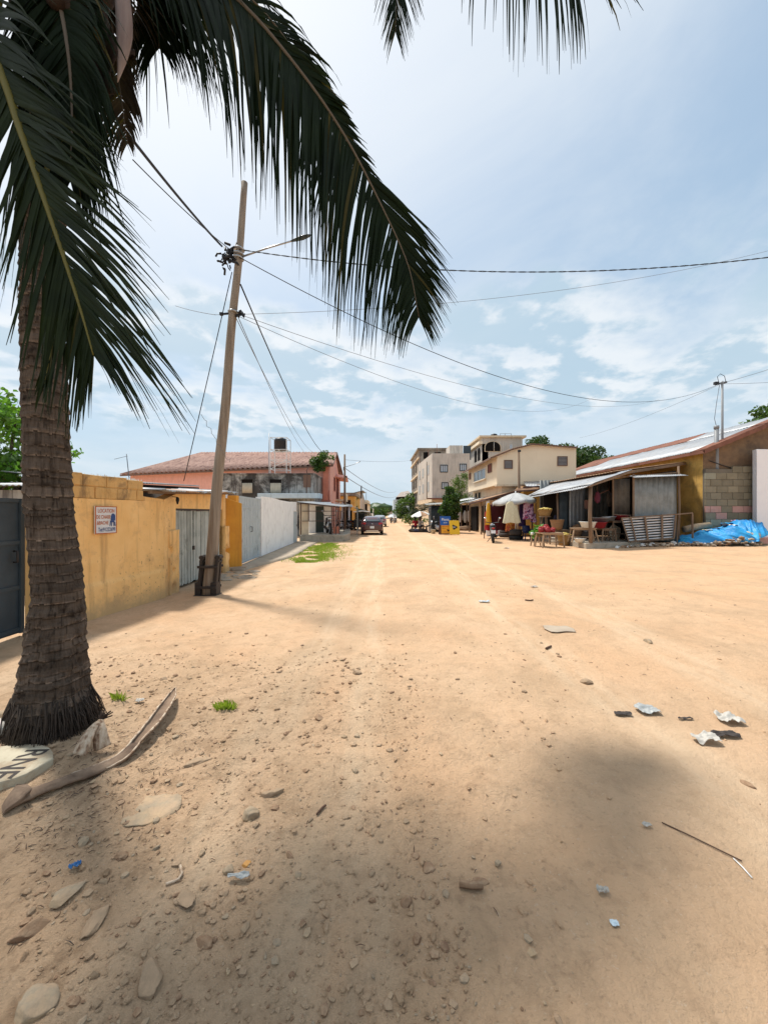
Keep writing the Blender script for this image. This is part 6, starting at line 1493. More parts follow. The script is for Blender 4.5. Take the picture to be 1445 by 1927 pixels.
put('moov', t, 'inkwhite', (-.15,e_(.55)-.014,.55), (1,0,0), (0,.157,1), .2, .08)
for s_ in (-1,1): b0 = MB(); b0.bar((s_*.25,.45,0),(s_*.2,.15,.9),.04); b0.build('prop', M['wooddark'], t, local=True)
t = thing('far_umbrella', 'sagging pale umbrella over the seated people further down the right side', 'umbrella', g(791,33))
mb = MB(); mb.tube([(0,0,0),(0.05,0,1.75)], .03, 8); mb.build('pole', M['wooddark'], t, local=True)
for k in range(8):
    mb = MB(); a0, a1 = 2*math.pi*k/8, 2*math.pi*(k+1)/8
    def cf(u, v, a0=a0, a1=a1):
        a = a0+(a1-a0)*u; q = .84*v*(1-.12*math.sin(math.pi*u)*v)
        return (q*math.cos(a), q*math.sin(a), 1.80-.34*v**1.3-.09*math.sin(math.pi*u)*v-.12*v*math.cos(a+2.6)+.05*fbm(math.cos(a)*2*v,math.sin(a)*2*v,1,2))
    mb.grid(cf, 8, 8, thick=(0,0,-.004)); mb.build('canopy_panel', M['whitecloth'] if k % 3 else M['rusttan'], t, local=True)
table('stool', 'small wooden stool at the right side of the far umbrella', g(800,32.6), .4,.35,.5, 0, cat='stool')
t = thing('goods_stand', 'pile of dark bundles at the feet of the people under the far umbrella', 'bundles', g(786,32.5))
for i, (dx, dy, s) in enumerate(((-.45,0,.24),(-.1,-.15,.22),(.25,-.1,.26),(.55,.1,.2))):
    mb = MB(); mb.blob((dx,dy,s*.55), (s*1.25,s,s*.75), i, .3, 3); mb.build('bundle', M['navycloth'] if i % 2 else M['charred'], t, local=True)
t = thing('white_table', 'white topped stand behind the bundles under the far umbrella', 'table', g(797,33.8)); mb = MB(); mb.box((0,0,.62),(.6,.4,.04)); mb.build('top', M['whiteframe'], t, local=True)
for sx_ in (-1,1):
    for sy_ in (-1,1): mb = MB(); mb.bar((sx_*.27,sy_*.17,.6),(sx_*.27,sy_*.17,0),.04); mb.build('leg', M['whiteframe'], t, local=True)
t = thing('laundry_shelter', 'dark open shelter with white bundles right of the round tree', 'shelter', g(877,36))
x0 = PX(863,36)-t.location.x; x1 = PX(893,36)-t.location.x
mb = MB(); mb.sheet((x0-.2,-.3,PZ(944,36)),(x1+.2,-.6,PZ(937,36)),(x1+.2,1.6,PZ(934,36)),(x0-.2,1.6,PZ(941,36)),10,.02); mb.build('roof', M['zinc'], t, local=True)
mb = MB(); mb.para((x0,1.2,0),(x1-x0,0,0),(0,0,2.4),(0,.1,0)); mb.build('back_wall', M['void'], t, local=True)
for q in (x0,(x0+x1)/2,x1): mb = MB(); mb.bar((q,-.1,0),(q,-.1,2.5),.07); mb.build('post', M['wood'], t, local=True)
for i, q in enumerate((.2,.5,.74)): mb = MB(); mb.blob((x0+(x1-x0)*q,.7,1.3), (.2,.12,.55), i, .2, 3); mb.build('white_bundle', M['whitecloth'], t, local=True)
mb = MB(); mb.blob(((x0+x1)/2,-.2,.1), (1.0,.5,.35), 5, .3, 3); mb.build('earth_bank', M['clod'], t, local=True)
# ------------------------------------------------------------------ vehicles
def wheel(parent, c, r, w, mat_rim='silverplastic', bike=False):
    c = V(c); mb = MB(); k = .30 if bike else .42
    prof = [(r*.70,-w/2),(r*.9,-w/2),(r*.985,-w*.34),(r,-w*.12),(r,w*.12),(r*.985,w*.34),(r*.9,w/2),(r*.70,w/2),(r*.66,0)]
    mb.lathe(prof+[prof[0]], c, 30, axis=(1,0,0), cap=False); o = mb.build('wheel', M['black'], parent, local=True)
    mb = MB()
    if bike:
        mb.lathe([(r*.72,-w*.3),(r*.74,0),(r*.72,w*.3),(r*.66,w*.28),(r*.66,-w*.28),(r*.72,-w*.3)], c, 26, axis=(1,0,0), cap=False)
        mb.lathe([(.0,-.06),(.06,-.06),(.06,.06),(.0,.06)], c, 14, axis=(1,0,0), cap=False)
        for i in range(6):
            a = i*math.pi/3; mb.bar(c, c+V((0,math.cos(a)*r*.68,math.sin(a)*r*.68)), .022, .03)
    else:
        mb.lathe([(0,-w*.30),(r*.66,-w*.42),(r*.7,-w*.3),(r*.7,w*.3),(r*.66,w*.42),(0,w*.30)], c, 26, axis=(1,0,0), cap=False)
        for i in range(5):
            a = i*2*math.pi/5
            for s in (-1,1): mb.bar(c+V((s*w*.40,0,0)), c+V((s*w*.42,math.cos(a)*r*.64,math.sin(a)*r*.64)), .03, .05)
    mb.build('rim', M[mat_rim], o, local=True); return o
ST_ = [(-1.98,.36,.62,.72,.66,.86,.50),(-1.93,.27,.76,.86,.78,.97,.63),(-1.62,.22,.80,.92,.825,1.26,.60),(-1.2,.20,.81,.93,.83,1.37,.57),(-.3,.19,.81,.93,.83,1.39,.58),(.45,.19,.81,.92,.83,1.31,.58),(1.05,.20,.81,.88,.81,.92,.64),(1.75,.22,.78,.74,.77,.77,.6),(1.98,.34,.64,.58,.64,.64,.5)]
def make_car(label, loc, rz, paint, cat='car'):
    t = thing('parked_car', label, cat, loc, rz, None); mb = MB(); vs = []
    for y, zb, wb, zs, ws, zr, wr in ST_:
        half = [(0,zb),(wb*.9,zb),(wb,zb+.1),(ws,zs*.78),(ws*.99,zs),(wr+.03,zr-.07),(wr*.92,zr-.012),(wr*.5,zr+.006),(0,zr+.01)]
        vs += [V((x,y,z)) for x, z in half]+[V((-x,y,z)) for x, z in half[-2:0:-1]]
    n = 16; m_ = len(ST_)
    fs = [(i*n+k, i*n+(k+1)%n, (i+1)*n+(k+1)%n, (i+1)*n+k) for i in range(m_-1) for k in range(n)]+[tuple(range(n-1,-1,-1)), tuple((m_-1)*n+k for k in range(n))]
    mb.add(vs, fs, 0, True); b_ = mb.build('body', M[paint], t, local=True)
    s_ = b_.modifiers.new('sub', 'SUBSURF'); s_.levels = s_.render_levels = 2
    mb = MB()
    mb.grid(lambda u, v: ((-1+2*u)*(.58-.06*v), -1.93+.36*v-.05*(1-(2*u-1)**2)*(1-v), 1.00+.25*v), 10, 5, thick=(0,.012,-.01)); mb.build('rear_window', M['glass'], t, local=True)
    for s in (-1,1):
        mb = MB(); P_ = [(-1.45,.97),(.95,.95),(.42,1.25),(-.3,1.31),(-1.2,1.29)]
        mb.prism([(s*(.80-.20*(z-.93)/.42+.012),y,z) for y, z in P_], (-s*.02,0,0)); mb.build('side_window', M['glass'], t, local=True)
        mb = MB(); mb.grid(lambda u, v: (s*(.46+.31*u), -1.965+.10*u*u+.02*v-.02, .78+.14*v-.02*u), 6, 3, thick=(0,.05,0)); mb.build('tail_lamp', M['redlens'], t, local=True)
        mb = MB(); mb.blob((s*.93,.72,.97), (.10,.06,.07), 3, .05, 2); mb.build('side_mirror', M[paint], t, local=True)
        for y in (-1.22, 1.28): wheel(t, (s*.735,y,.305), .305, .19)
    mb = MB(); mb.box((0,.86,.0), (.01,.01,.01)); 
    mb = MB(); mb.grid(lambda u, v: ((-1+2*u)*(.62-.05*v), 1.02-.50*v, .945+.32*v), 10, 5, thick=(0,-.01,-.012)); mb.build('windscreen', M['glass'], t, local=True)
    mb = MB(); mb.grid(lambda u, v: ((-1+2*u)*.74, -1.955+.12*(2*u-1)**2, .30+.22*v), 12, 3, thick=(0,.06,0)); mb.build('rear_bumper', M['blackplastic'], t, local=True)
    mb = MB(); mb.para((-.45,-1.975,.285),(.9,0,0),(0,0,.045),(0,.03,0)); mb.build('bumper_trim', M['chrome'], t, local=True)
    mb = MB(); mb.box((0,-1.985,.575), (.30,.016,.17)); mb.build('number_plate', M['whiteplate'], t, local=True)
    mb = MB(); mb.tube([(-.05,-2.0,.83),(.05,-2.0,.83)], .028, 8); mb.build('emblem', M['chrome'], t, local=True)
    return t
make_car('dark maroon hatchback seen from behind on the sandy street', (PX(700,29.9),30.0,gz(PX(700,30),30)), R(2), 'maroon')
make_car('silver grey car further up the street beyond the dark maroon hatchback', (PX(714,47),47,0), R(1), 'paintgrey')
make_car('white car among those at the far end of the street', (PX(737,105),105,0), R(170), 'paintwhite')
make_car('small distant grey car right of the far white car', (PX(752,120),120,0), R(20), 'paintgrey')
def make_moto(label, loc, rz, paint, scale=1.0):
    t = thing('motorbike', label, 'motorbike', loc, rz, 'motorbikes along the street'); k = scale
    def mk(name, mb, mat, par=t):
        mb.v = [p*k for p in mb.v]; return mb.build(name, M[mat], par, local=True)
    for y, w in ((-.62,.115),(.64,.09)):
        wheel(t, (0,y*k,.29*k), .29*k, w*k, 'silverplastic', True)
    mb = MB(); mb.tube([(0,.36,.86),(0,.30,.72),(0,.05,.40),(0,-.2,.36),(0,-.35,.62),(0,.22,.76)], .026, 8)
    for s in (-1,1): mb.tube([(s*.09,-.62,.29),(s*.08,-.2,.36)], .022, 7); mb.tube([(s*.10,-.60,.36),(s*.09,-.38,.72)], .026, 8)
    mk('frame', mb, 'blackplastic')
    mb = MB(); mb.blob((0,.04,.40), (.14,.2,.17), 1, .12, 2); mb.tube([(0,.1,.45),(0,.22,.6)], .08, 10); mk('engine', mb, 'silverplastic')
    mb = MB(); mb.grid(lambda u, v: (0.15*math.sin(math.pi*(u-.5))*math.sin(math.pi*v)**.5, -.08+.42*v, .72+.05*v+.11*math.cos(math.pi*(u-.5))*math.sin(math.pi*min(1,v+.15))**.6), 10, 8); mk('fuel_tank', mb, paint)
    mb = MB(); mb.tube([(0,-.68,.80),(0,-.5,.78),(0,-.25,.745),(0,-.04,.77)], [.07,.115,.12,.09], 10, flat=.5); mk('seat', mb, 'black')
    mb = MB(); mb.tube([(0,-.30,.66),(0,-.62,.72),(0,-.84,.70)], [.10,.10,.05], 8, flat=.6); mk('tail_panel', mb, paint)
    mb = MB(); mb.box((0,-.87,.70), (.12,.05,.08)); mk('tail_lamp', mb, 'redlens')
    mb = MB(); mb.box((0,-.90,.54), (.21,.012,.15), 0, 0, R(-14)); mk('number_plate', mb, 'whiteplate')
    mb = MB(); mb.grid(lambda u, v: ((-.5+u)*.13*(1-.1*v), -.62-.34*math.sin(.1+1.25*v), .29+.34*math.cos(.1+1.25*v)), 6, 8, thick=(0,0,.012)); mk('mudguard', mb, 'blackplastic')
    mb = MB()
    for s in (-1,1): mb.tube([(s*.085,.64,.29),(s*.085,.42,.86)], .024, 8)
    mk('fork', mb, 'steel')
    mb = MB(); mb.tube([(-.34,.24,.97),(-.22,.36,.94),(0,.40,.93),(.22,.36,.94),(.34,.24,.97)], .016, 8); hb = mk('handlebar', mb, 'blackplastic')
    for s in (-1,1):
        mb = MB(); mb.tube([(s*.26,.32,.96),(s*.30,.33,1.10),(s*.33,.33,1.15)], .008, 6); mb.blob((s*.35,.33,1.17), (.06,.016,.045), 2, .03, 2); mk('mirror', mb, 'chrome', hb)
    mb = MB(); mb.lathe([(0,-.06),(.08,-.05),(.095,0),(.085,.04),(0,.06)], (0,.50,.80), 16, axis=(0,1,.1)); mk('headlight', mb, 'chrome')
    mb = MB(); mb.tube([(.10,.12,.34),(.12,-.1,.24),(.14,-.35,.27),(.16,-.78,.36)], [.02,.025,.045,.05], 9); mk('exhaust', mb, 'darksteel')
    mb = MB(); mb.bar((-.05,-.15,.30),(-.26,-.2,.02),.025); mb.tube([(-.26,-.05,.30),(.26,-.05,.30)], .016, 6); mb.tube([(-.21,-.42,.34),(.21,-.42,.34)], .016, 6); mk('foot_rest', mb, 'darksteel')
    return t
def gp(px, D): return V((PX(px,D), D, gz(PX(px,D),D)))
mo = make_moto('black motorbike parked alone on the sand in front of the umbrella, seen from behind', gp(927,21.3), R(-14), 'blackplastic', 1.14)
for px, D, rz, lab in ((618.5,22.6,R(195),'dark motorbike parked on the raised terrace behind the steel frame'),
                       (642,36.5,R(120),'leftmost of the motorbikes in the row beside the pink house'),
                       (650,36.8,R(130),'middle motorbike in the row beside the pink house'),
                       (658,37.0,R(125),'rightmost motorbike in the row, next to the tricycle taxi'),
                       (739,62,R(200),'distant motorbike at the right of the street beyond the far umbrella'),
                       (745,66,R(180),'distant motorbike next to another beyond the far umbrella, the further of the two'),
                       (825,31.2,R(80),'dark motorbike half hidden between the kiosk and the blue board')):
    z = .40 if abs(px-618.5) < .1 else (.40 if 640 < px < 660 and False else gz(PX(px,D),D))
    dup(mo, (PX(px,D),D,z), rz, lab)
t = thing('tricycle_taxi', 'black three wheeled taxi with a white roof parked left of the maroon hatchback', 'tricycle', (PX(680,37),37,0), R(4))
mb = MB(); mb.prism([(-.72,-1.3,.3),(-.72,1.0,.3),(-.72,1.25,.6),(-.72,1.15,1.0),(-.72,.9,1.02),(-.72,.6,.55),(-.72,-.3,.55),(-.72,-.4,1.0),(-.72,-1.3,1.02)], (1.44,0,0)); mb.build('body', M['blackplastic'], t, local=True, bevel=.03)
mb = MB(); mb.grid(lambda u, v: (-.80+1.6*u, -1.4+2.5*v, 1.74+.09*math.sin(math.pi*u)+.03*math.sin(math.pi*v)), 10, 8, thick=(0,0,-.06)); mb.build('roof', M['paintwhite'], t, local=True)
for s in (-1,1):
    for y in (-1.25,-.35,.9): mb = MB(); mb.bar((s*.68,y,1.0),(s*.7,y-.05,1.73),.045); mb.build('roof_post', M['darksteel'], t, local=True)
    wheel(t, (s*.62,-.95,.25), .25, .12)
wheel(t, (0,1.05,.25), .25, .12)
mb = MB(); mb.box((0,-.7,.80), (1.2,.5,.16)); mb.build('rear_seat', M['redcloth'], t, local=True)
mb = MB(); mb.grid(lambda u, v: (-.62+1.24*u, 1.12-.15*v, 1.02+.66*v), 4, 4, thick=(0,.012,0)); mb.build('windscreen', M['glass'], t, local=True)
mb = MB(); mb.lathe([(0,-.04),(.09,-.03),(.1,.02),(0,.05)], (0,1.3,.75), 14, axis=(0,1,0)); mb.build('headlight', M['chrome'], t, local=True)
# ------------------------------------------------------------------ people
def person(label, loc, rz, h, pose, cloth):
    """pose: joint name -> position in a 1.0-tall figure facing +Y; cloth: list of builders"""
    t = thing('person', label, 'person', loc, rz)
    J = dict(pel=(0,0,.52), spi=(0,.0,.63), che=(0,.0,.74), nek=(0,.0,.825), hd0=(0,.008,.875), hd1=(0,.012,.945), nos=(0,.058,.90))
    for s, n in ((-1,'l'),(1,'r')):
        J.update({n+'sh': (s*.098,0,.795), n+'el': (s*.135,-.01,.635), n+'wr': (s*.145,.03,.50), n+'ha': (s*.145,.042,.455),
                  n+'hip': (s*.055,0,.50), n+'kn': (s*.058,.012,.275), n+'an': (s*.058,-.01,.045), n+'to': (s*.068,.075,.018)})
    J.update(pose)
    R_ = dict(pel=.075, spi=.066, che=.078, nek=.032, hd0=.048, hd1=.05, nos=.012)
    for n in 'lr': R_.update({n+'sh': .038, n+'el': .027, n+'wr': .018, n+'ha': .021, n+'hip': .062, n+'kn': .04, n+'an': .024, n+'to': .02})
    E = [('pel','spi'),('spi','che'),('che','nek'),('nek','hd0'),('hd0','hd1'),('hd0','nos')]
    for n in 'lr': E += [('che',n+'sh'),(n+'sh',n+'el'),(n+'el',n+'wr'),(n+'wr',n+'ha'),('pel',n+'hip'),(n+'hip',n+'kn'),(n+'kn',n+'an'),(n+'an',n+'to')]
    for n, s in (('l',-1),('r',1)):                          # fingers and thumb
        ha, wr = V(J[n+'ha']), V(J[n+'wr']); d = (ha-wr).normalized(); sd = d.cross(V((0,1,0.2))).normalized() if abs(d.y) < .9 else V((1,0,0))
        pr = d.cross(sd)
        for k, l in enumerate((.034,.040,.038,.030)):
            o = pr*(k-1.5)*.0115; a, b_ = '%sf%d'%(n,k), '%sg%d'%(n,k)
            J[a] = tuple(ha+d*l*.5+o); J[b_] = tuple(ha+d*l+o+sd*.006*s); R_[a] = .0055; R_[b_] = .0045; E += [(n+'ha',a),(a,b_)]
        J[n+'th'] = tuple(wr.lerp(ha,.6)+pr*-.024+d*.018); R_[n+'th'] = .0065; E.append((n+'wr',n+'th'))
    names = list(J); idx = {k: i for i, k in enumerate(names)}
    me = bpy.data.meshes.new('body'); me.from_pydata([tuple(V(J[k])*h) for k in names], [(idx[a],idx[b_]) for a, b_ in E], [])
    o = bpy.data.objects.new('body', me); COL.objects.link(o)
    sk = o.modifiers.new('skin', 'SKIN')
    for i, k in enumerate(names):
        q = me.skin_vertices[0].data[i]; q.radius = (R_[k]*h, R_[k]*h*(.8 if k in ('che','spi','pel') else 1)); q.use_root = (k == 'pel')
    sb = o.modifiers.new('sub', 'SUBSURF'); sb.levels = sb.render_levels = 1
    m2 = bpy.data.meshes.new_from_object(o.evaluated_get(bpy.context.evaluated_depsgraph_get())); m2.materials.clear(); m2.materials.append(M['skin'])
    bpy.data.objects.remove(o); o = bpy.data.objects.new('body', m2); COL.objects.link(o); o.parent = t; WM[o.name] = WM[t.name]
    for p in m2.polygons: p.use_smooth = True
    mb = MB(); hd = V(J['hd1'])*h; mb.blob(hd+V((0,-.018*h,.008*h)), (.058*h,.06*h,.055*h), 3, .12, 2); mb.build('hair', M['hair'], t, local=True)
    P = {k: V(J[k])*h for k in J}
    for kind, mat in cloth:
        mb = MB()
        if kind == 'top':
            mb.tube([P['pel']+V((0,0,-.02*h)), P['spi'], P['che'], P['che'].lerp(P['nek'],.75)], [.098*h,.092*h,.105*h,.05*h], 14, flat=.78)
            for n in 'lr': mb.tube([P['che'].lerp(P[n+'sh'],.6), P[n+'sh'], P[n+'sh'].lerp(P[n+'el'],.75)], [.05*h,.05*h,.042*h], 10)
            mb.build('shirt', M[mat], t, local=True)
        elif kind == 'skirt':
            kn = (P['lkn']+P['rkn'])/2; an = (P['lan']+P['ran'])/2
            w_ = .5*(P['lan']-P['ran']).length
            mb.tube([P['spi'], P['pel'], P['pel'].lerp(kn,.5), kn, kn.lerp(an,.75)], [.085*h,.105*h,.105*h+.3*w_,.095*h+.5*w_,.09*h+.6*w_], 16, flat=.85); mb.build('wrap_skirt', M[mat], t, local=True)
        elif kind == 'trousers':
            for n in 'lr': mb.tube([P['pel'], P[n+'hip'], P[n+'kn'], P[n+'kn'].lerp(P[n+'an'],.85)], [.085*h,.075*h,.052*h,.042*h], 10)
            mb.build('trousers', M[mat], t, local=True)
        elif kind == 'scarf':
            mb.lathe([(.060*h,-.01*h),(.068*h,.02*h),(.066*h,.05*h),(.035*h,.075*h),(0,.08*h)], P['hd1'], 16); mb.build('head_wrap', M[mat], t, local=True)
    return t
person('person in a dark maroon dress and head wrap walking by the row of shops', gp(887,37), R(150), 1.62, dict(lkn=(-.06,.06,.28), lan=(-.06,.03,.05), lto=(-.065,.11,.03), rkn=(.058,-.01,.28), ran=(.06,-.1,.07), rto=(.066,-.03,.02), rel=(.15,-.05,.64), rwr=(.15,.05,.53), rha=(.148,.085,.495)), [('top','dressmaroon'),('skirt','dressmaroon'),('scarf','dressmaroon')])
person('small person in a pale pink top beside the adult in maroon', gp(900,35), R(170), 1.12, dict(hd0=(0,.008,.872), hd1=(0,.012,.95)), [('top','pinkcloth'),('skirt','pinkcloth'),('scarf','pinkcloth')])
sit = dict(pel=(0,0,.30), spi=(0,.02,.40), che=(0,.04,.51), nek=(0,.05,.595), hd0=(0,.065,.645), hd1=(0,.075,.715), nos=(0,.125,.665),
           lsh=(-.1,.04,.56), rsh=(.1,.04,.56), lel=(-.14,.08,.41), rel=(.14,.08,.41), lwr=(-.08,.2,.36), rwr=(.08,.2,.36), lha=(-.06,.24,.36), rha=(.06,.24,.36),
           lhip=(-.06,.03,.29), rhip=(.06,.03,.29), lkn=(-.08,.25,.30), rkn=(.08,.25,.30), lan=(-.08,.22,.05), ran=(.08,.22,.05), lto=(-.085,.3,.02), rto=(.085,.3,.02))
def stool(label, c, h):
    t = thing('stool', label, 'stool', c); mb = MB(); mb.lathe([(0,h-.04),(.17,h-.04),(.18,h-.02),(.17,h),(0,h)], (0,0,0), 16); mb.build('seat', M['wood'], t, local=True)
    for a in (.8,2.4,3.9,5.5): mb = MB(); mb.bar((.12*math.cos(a),.12*math.sin(a),h-.03),(.17*math.cos(a),.17*math.sin(a),0),.035); mb.build('leg', M['wood'], t, local=True)
for lab, px, D, rz, top, bot in (('person in a red shirt sitting under the far umbrella with back to the street', 782,33.2,R(20),'redcloth','navycloth'),
                                 ('person in white and navy sitting right of the one in the red shirt', 790.5,33.4,R(-30),'whitecloth','navycloth')):
    person(lab, gp(px,D), rz, 1.66, sit, [('top',top),('trousers',bot)])
    stool('low round stool under the person in '+('the red shirt' if 'red shirt sitting' in lab else 'white and navy'), gp(px,D), .38)
person('person in dark navy clothes sitting behind the terracotta coloured basket', gp(1051,21.6)+V((0,0,.52)), R(165), 1.66, sit, [('top','navycloth'),('skirt','navycloth'),('scarf','dressmaroon')])
t = thing('crate', 'dark wooden crate seat under the person behind the terracotta coloured basket', 'crate', gp(1051,21.6)); mb = MB(); mb.box((0,0,.44),(.55,.5,.86)); mb.build('box', M['wooddark'], t, local=True, bevel=.01)
mb = MB()
for z in (.15,.45,.75): mb.para((-.285,-.262,z),(.57,0,0),(0,0,.1),(0,.01,0))
mb.build('slats', M['wood'], t, local=True)
# ------------------------------------------------------------------ blue tarpaulin heap and rubble
m, nt, b = newmat('blue_tarpaulin'); v = coords(nt)
nt.links.new(mixc(nt, ramp(nt, noi(nt, v, 1.4, 5), [(.35,0),(.7,1)]), (.015,.25,.60), (.04,.40,.72)), b.inputs['Base Color'])
b.inputs['Roughness'].default_value = .42; b.inputs['Specular IOR Level'].default_value = .45
bumpn(nt, b, noi(nt, coords(nt, (1.2,3,3)), 3.2, 6, .6, .5), .5, .08); M['tarp'] = m
Hp = [(0,.06),(.07,.34),(.2,.50),(.36,.66),(.5,.84),(.62,1.05),(.72,1.10),(.84,.98),(.93,.76),(1,.42)]
t = thing('tarpaulin', 'crumpled bright blue tarpaulin draped over a heap against the block wall', 'tarpaulin', (16.4, 18.5, .1))
mb = MB()
def tf(u, v):
    x = 14.25+4.55*u+.12*fbm(v*4,u*3,1,2); yf_ = 17.55+.18*math.sin(u*5+1)+1.0*sstep(.45,.95,u); y = yf_+(19.5-yf_)*v+.12*fbm(u*7,v*2,2,2)
    s = math.sin(math.pi*min(1,.02+.86*v))**.62
    z = lerp(Hp, u)*s
    q = x*.55-1.25*z+.5*y
    q2 = x*.75+1.15*z*(1 if u < .6 else -.6)+.25*fbm(x,z*2,2,2)
    rg1 = (1-abs(2*noise.noise((q2*1.5, v*1.4, 3.1))))**2; rg2 = (1-abs(2*noise.noise((q2*3.6, v*2.2, 1.1))))**2; rg3 = 1-2*abs(noise.noise((q2*9, v*5, 6)))
    k_ = .25+.75*math.sin(math.pi*min(1,v*1.05))
    z += k_*(.15*rg1+.09*rg2+.018*rg3-.11)
    return (x, y-.20*rg1*(1-v)-.10*rg2*(1-v), max(0, z)+.34*sstep(.55,.95,u)*(1-v)+gz(x,y)+.01)
mb.grid(tf, 150, 64, thick=(0,0,-.006)); mb.build('sheet', m, t)
t = thing('sack', 'pale flattened sack on the rubble at the right end of the blue tarpaulin', 'sack', (17.6,17.4,.1)); mb = MB()
mb.blob((PX(1409,18.0),18.0,.58), (.46,.25,.19), 3, .3, 3); mb.build('cloth', M['beigecloth'], t)
t = thing('rolled_mat', 'grey rolled mat lying at the left of the tarpaulin below the ochre wall', 'mat', (15,19,.4)); mb = MB()
mb.tube([(PX(1287,19.2),19.2,.80),(PX(1310,19.3),19.3,.92),(PX(1335,19.4),19.4,1.0)], [.16,.17,.15], 12); mb.build('roll', M['stonegrey'], t)
t = thing('cloth_scraps', 'torn white and blue cloth scraps on top of the blue tarpaulin', 'scraps', (16.8,18.7,1.3)); 
for i, (px, py, s, mt) in enumerate(((1352,981,.28,'bluebag'),(1368,979,.3,'navycloth'),(1378,974,.3,'tarp'),(1394,972,.16,'pinkcloth'),(1372,985,.2,'whitecloth'),(1335,988,.22,'beigecloth'))):
    mb = MB(); p = V(tf(min(.97,max(.03,(PX(px,18.6)-14.25)/4.55)), (.52,.6,.66,.7,.5,.58)[i]))+V((0,0,.0)); mb.grid(lambda u, v: p+V(((u-.5)*2*s,(v-.5)*s,.10*fbm(u*3+i,v*3,i,2)+.05)), 8, 5, thick=(0,0,.01)); mb.build('scrap', M[mt], t)
mb = MB(); rg = random.Random(5)
for i in range(300):
    u = rg.random(); px = 1150+u*290; x_ = None
    D = 17.25+.5*rg.random()+.6*sstep(.4,.1,u)*rg.random(); D += -.35*sstep(.5,1,u)*rg.random()
    x = PX(px, D); s = rg.uniform(.03,.12)*(1.5 if rg.random() < .12 else 1)
    hh = gz(x,D)+.04+.10*rg.random()*sstep(.1,.3,u)+.34*rg.random()*sstep(.6,.95,u); D += .5*(hh-gz(x,D))
    mb.blob((x,D,hh), (s,s*rg.uniform(.6,1),s*rg.uniform(.35,.7)), i, .5, 1, rg.choice((0,0,0,1,2)), False, rg.uniform(0,3))
tag(mb.build('rubble', [M['rubble'], M['clod'], M['whitecloth']]), 'broken stones and rubbish heaped along the foot of the blue tarpaulin', 'rubble', kind='stuff')
# ------------------------------------------------------------------ things lying in the foreground
drop = [(20,1528),(75,1508),(130,1486),(180,1466),(225,1443),(258,1418),(287,1388),(308,1362),(322,1338),(330,1318)]
wd_ = [.050,.036,.038,.042,.038,.030,.042,.042,.032,.005]
t = thing('frond_stalk', 'dry curved palm frond stalk lying on the sand below the palm trunk', 'frond stalk', G(180,1466)); mb = MB()
cps = [G(*q)+V((0,0,.035+ (.045*i/9 if i > 4 else 0))) for i, q in enumerate(drop)]
C_ = bez(cps, 60); Wd = [lerp([(i/9, w) for i, w in enumerate(wd_)], i/60) for i in range(61)]
def sf(u, v):
    i = int(round(v*60)); p = C_[i]; tt = (C_[min(60,i+1)]-C_[max(0,i-1)]).normalized(); sd = tt.cross(V((0,0,1))).normalized()
    q = (u-.5)*2; return p+sd*q*Wd[i]+V((0,0,(-.55*q*q+.35)*Wd[i]*(1 if v < .55 else -.9)+.006*noise.noise((q*3,v*30,1))))
mb.grid(sf, 10, 60, thick=(0,0,-.014)); mb.build('stalk', M['drystem'], t)
for sgn in (-1,1):
    mb = MB(); E_ = [V(sf(.5+.5*sgn, i/60))+V((0,0,.005)) for i in range(61)]; mb.tube(E_[(14 if sgn < 0 else 22):], [.0035+.004*math.sin(math.pi*i/(60-(14 if sgn < 0 else 22))) for i in range(61-(14 if sgn < 0 else 22))], 6); mb.build('pale_edge', M['husk'], t)
mb = MB(); p = cps[0]; mb.prism([p+V((-.05,.0,-.03)),p+V((.015,-.06,-.035)),p+V((.06,-.018,-.01)),p+V((.085,.02,.02)),p+V((.03,.045,.025)),p+V((-.02,.03,.03))], (.012,.006,.028)); mb.build('butt_end', M['drystem'], t, bevel=.012)
t = thing('coconut_husk', 'pale split piece of dry coconut husk against the palm roots', 'husk', G(170,1440)); mb = MB()
ap = G(176,1432)+V((0,.06,.17))
def lobe(to, w0, w1):
    pts = [ap, ap.lerp(to,.35)+V((0,-.01,.02)), ap.lerp(to,.75)+V((0,-.01,.01)), to]
    mb.tube(bez(pts,10), [w0+(w1-w0)*math.sin(i/10*1.75)**1 for i in range(11)], 12, flat=.5)
lobe(G(150,1447)+V((0,-.0,.035)), .012, .048); lobe(G(193,1430)+V((0,0,.04)), .014, .045); mb.build('husk_lobes', M['husk'], t)
mb = MB(); rg = random.Random(2)
for i in range(22): mb.tube([ap, ap+V((rg.uniform(-.03,.05),rg.uniform(0,.05),rg.uniform(.0,.05)))], .004, 4)
mb.build('fibres', M['fibre'], t)
t = thing('inscribed_slab', 'pale rounded cement slab with letters scratched into it at the left edge', 'slab', G(5,1452)); mb = MB()
sc0 = G(-4,1466); ring = []
for i in range(28):
    a = 2*math.pi*i/28; q = 1+.13*noise.noise((math.cos(a)*2.2,math.sin(a)*2.2,2))
    ring.append(sc0+V((.285*q*math.cos(a), .205*q*math.sin(a), -.03)))
zt_ = sc0.z+.030
for p in ring: p.z = sc0.z-.04
mb.prism(ring, (0,0,.07)); mb.build('slab', M['slab'], t, bevel=.012)
text('RNE', t, M['charred'], V((-2.27,2.44,zt_+.0008)), (.05,-1,0), (1,.05,0), .27, .14, depth=.001)
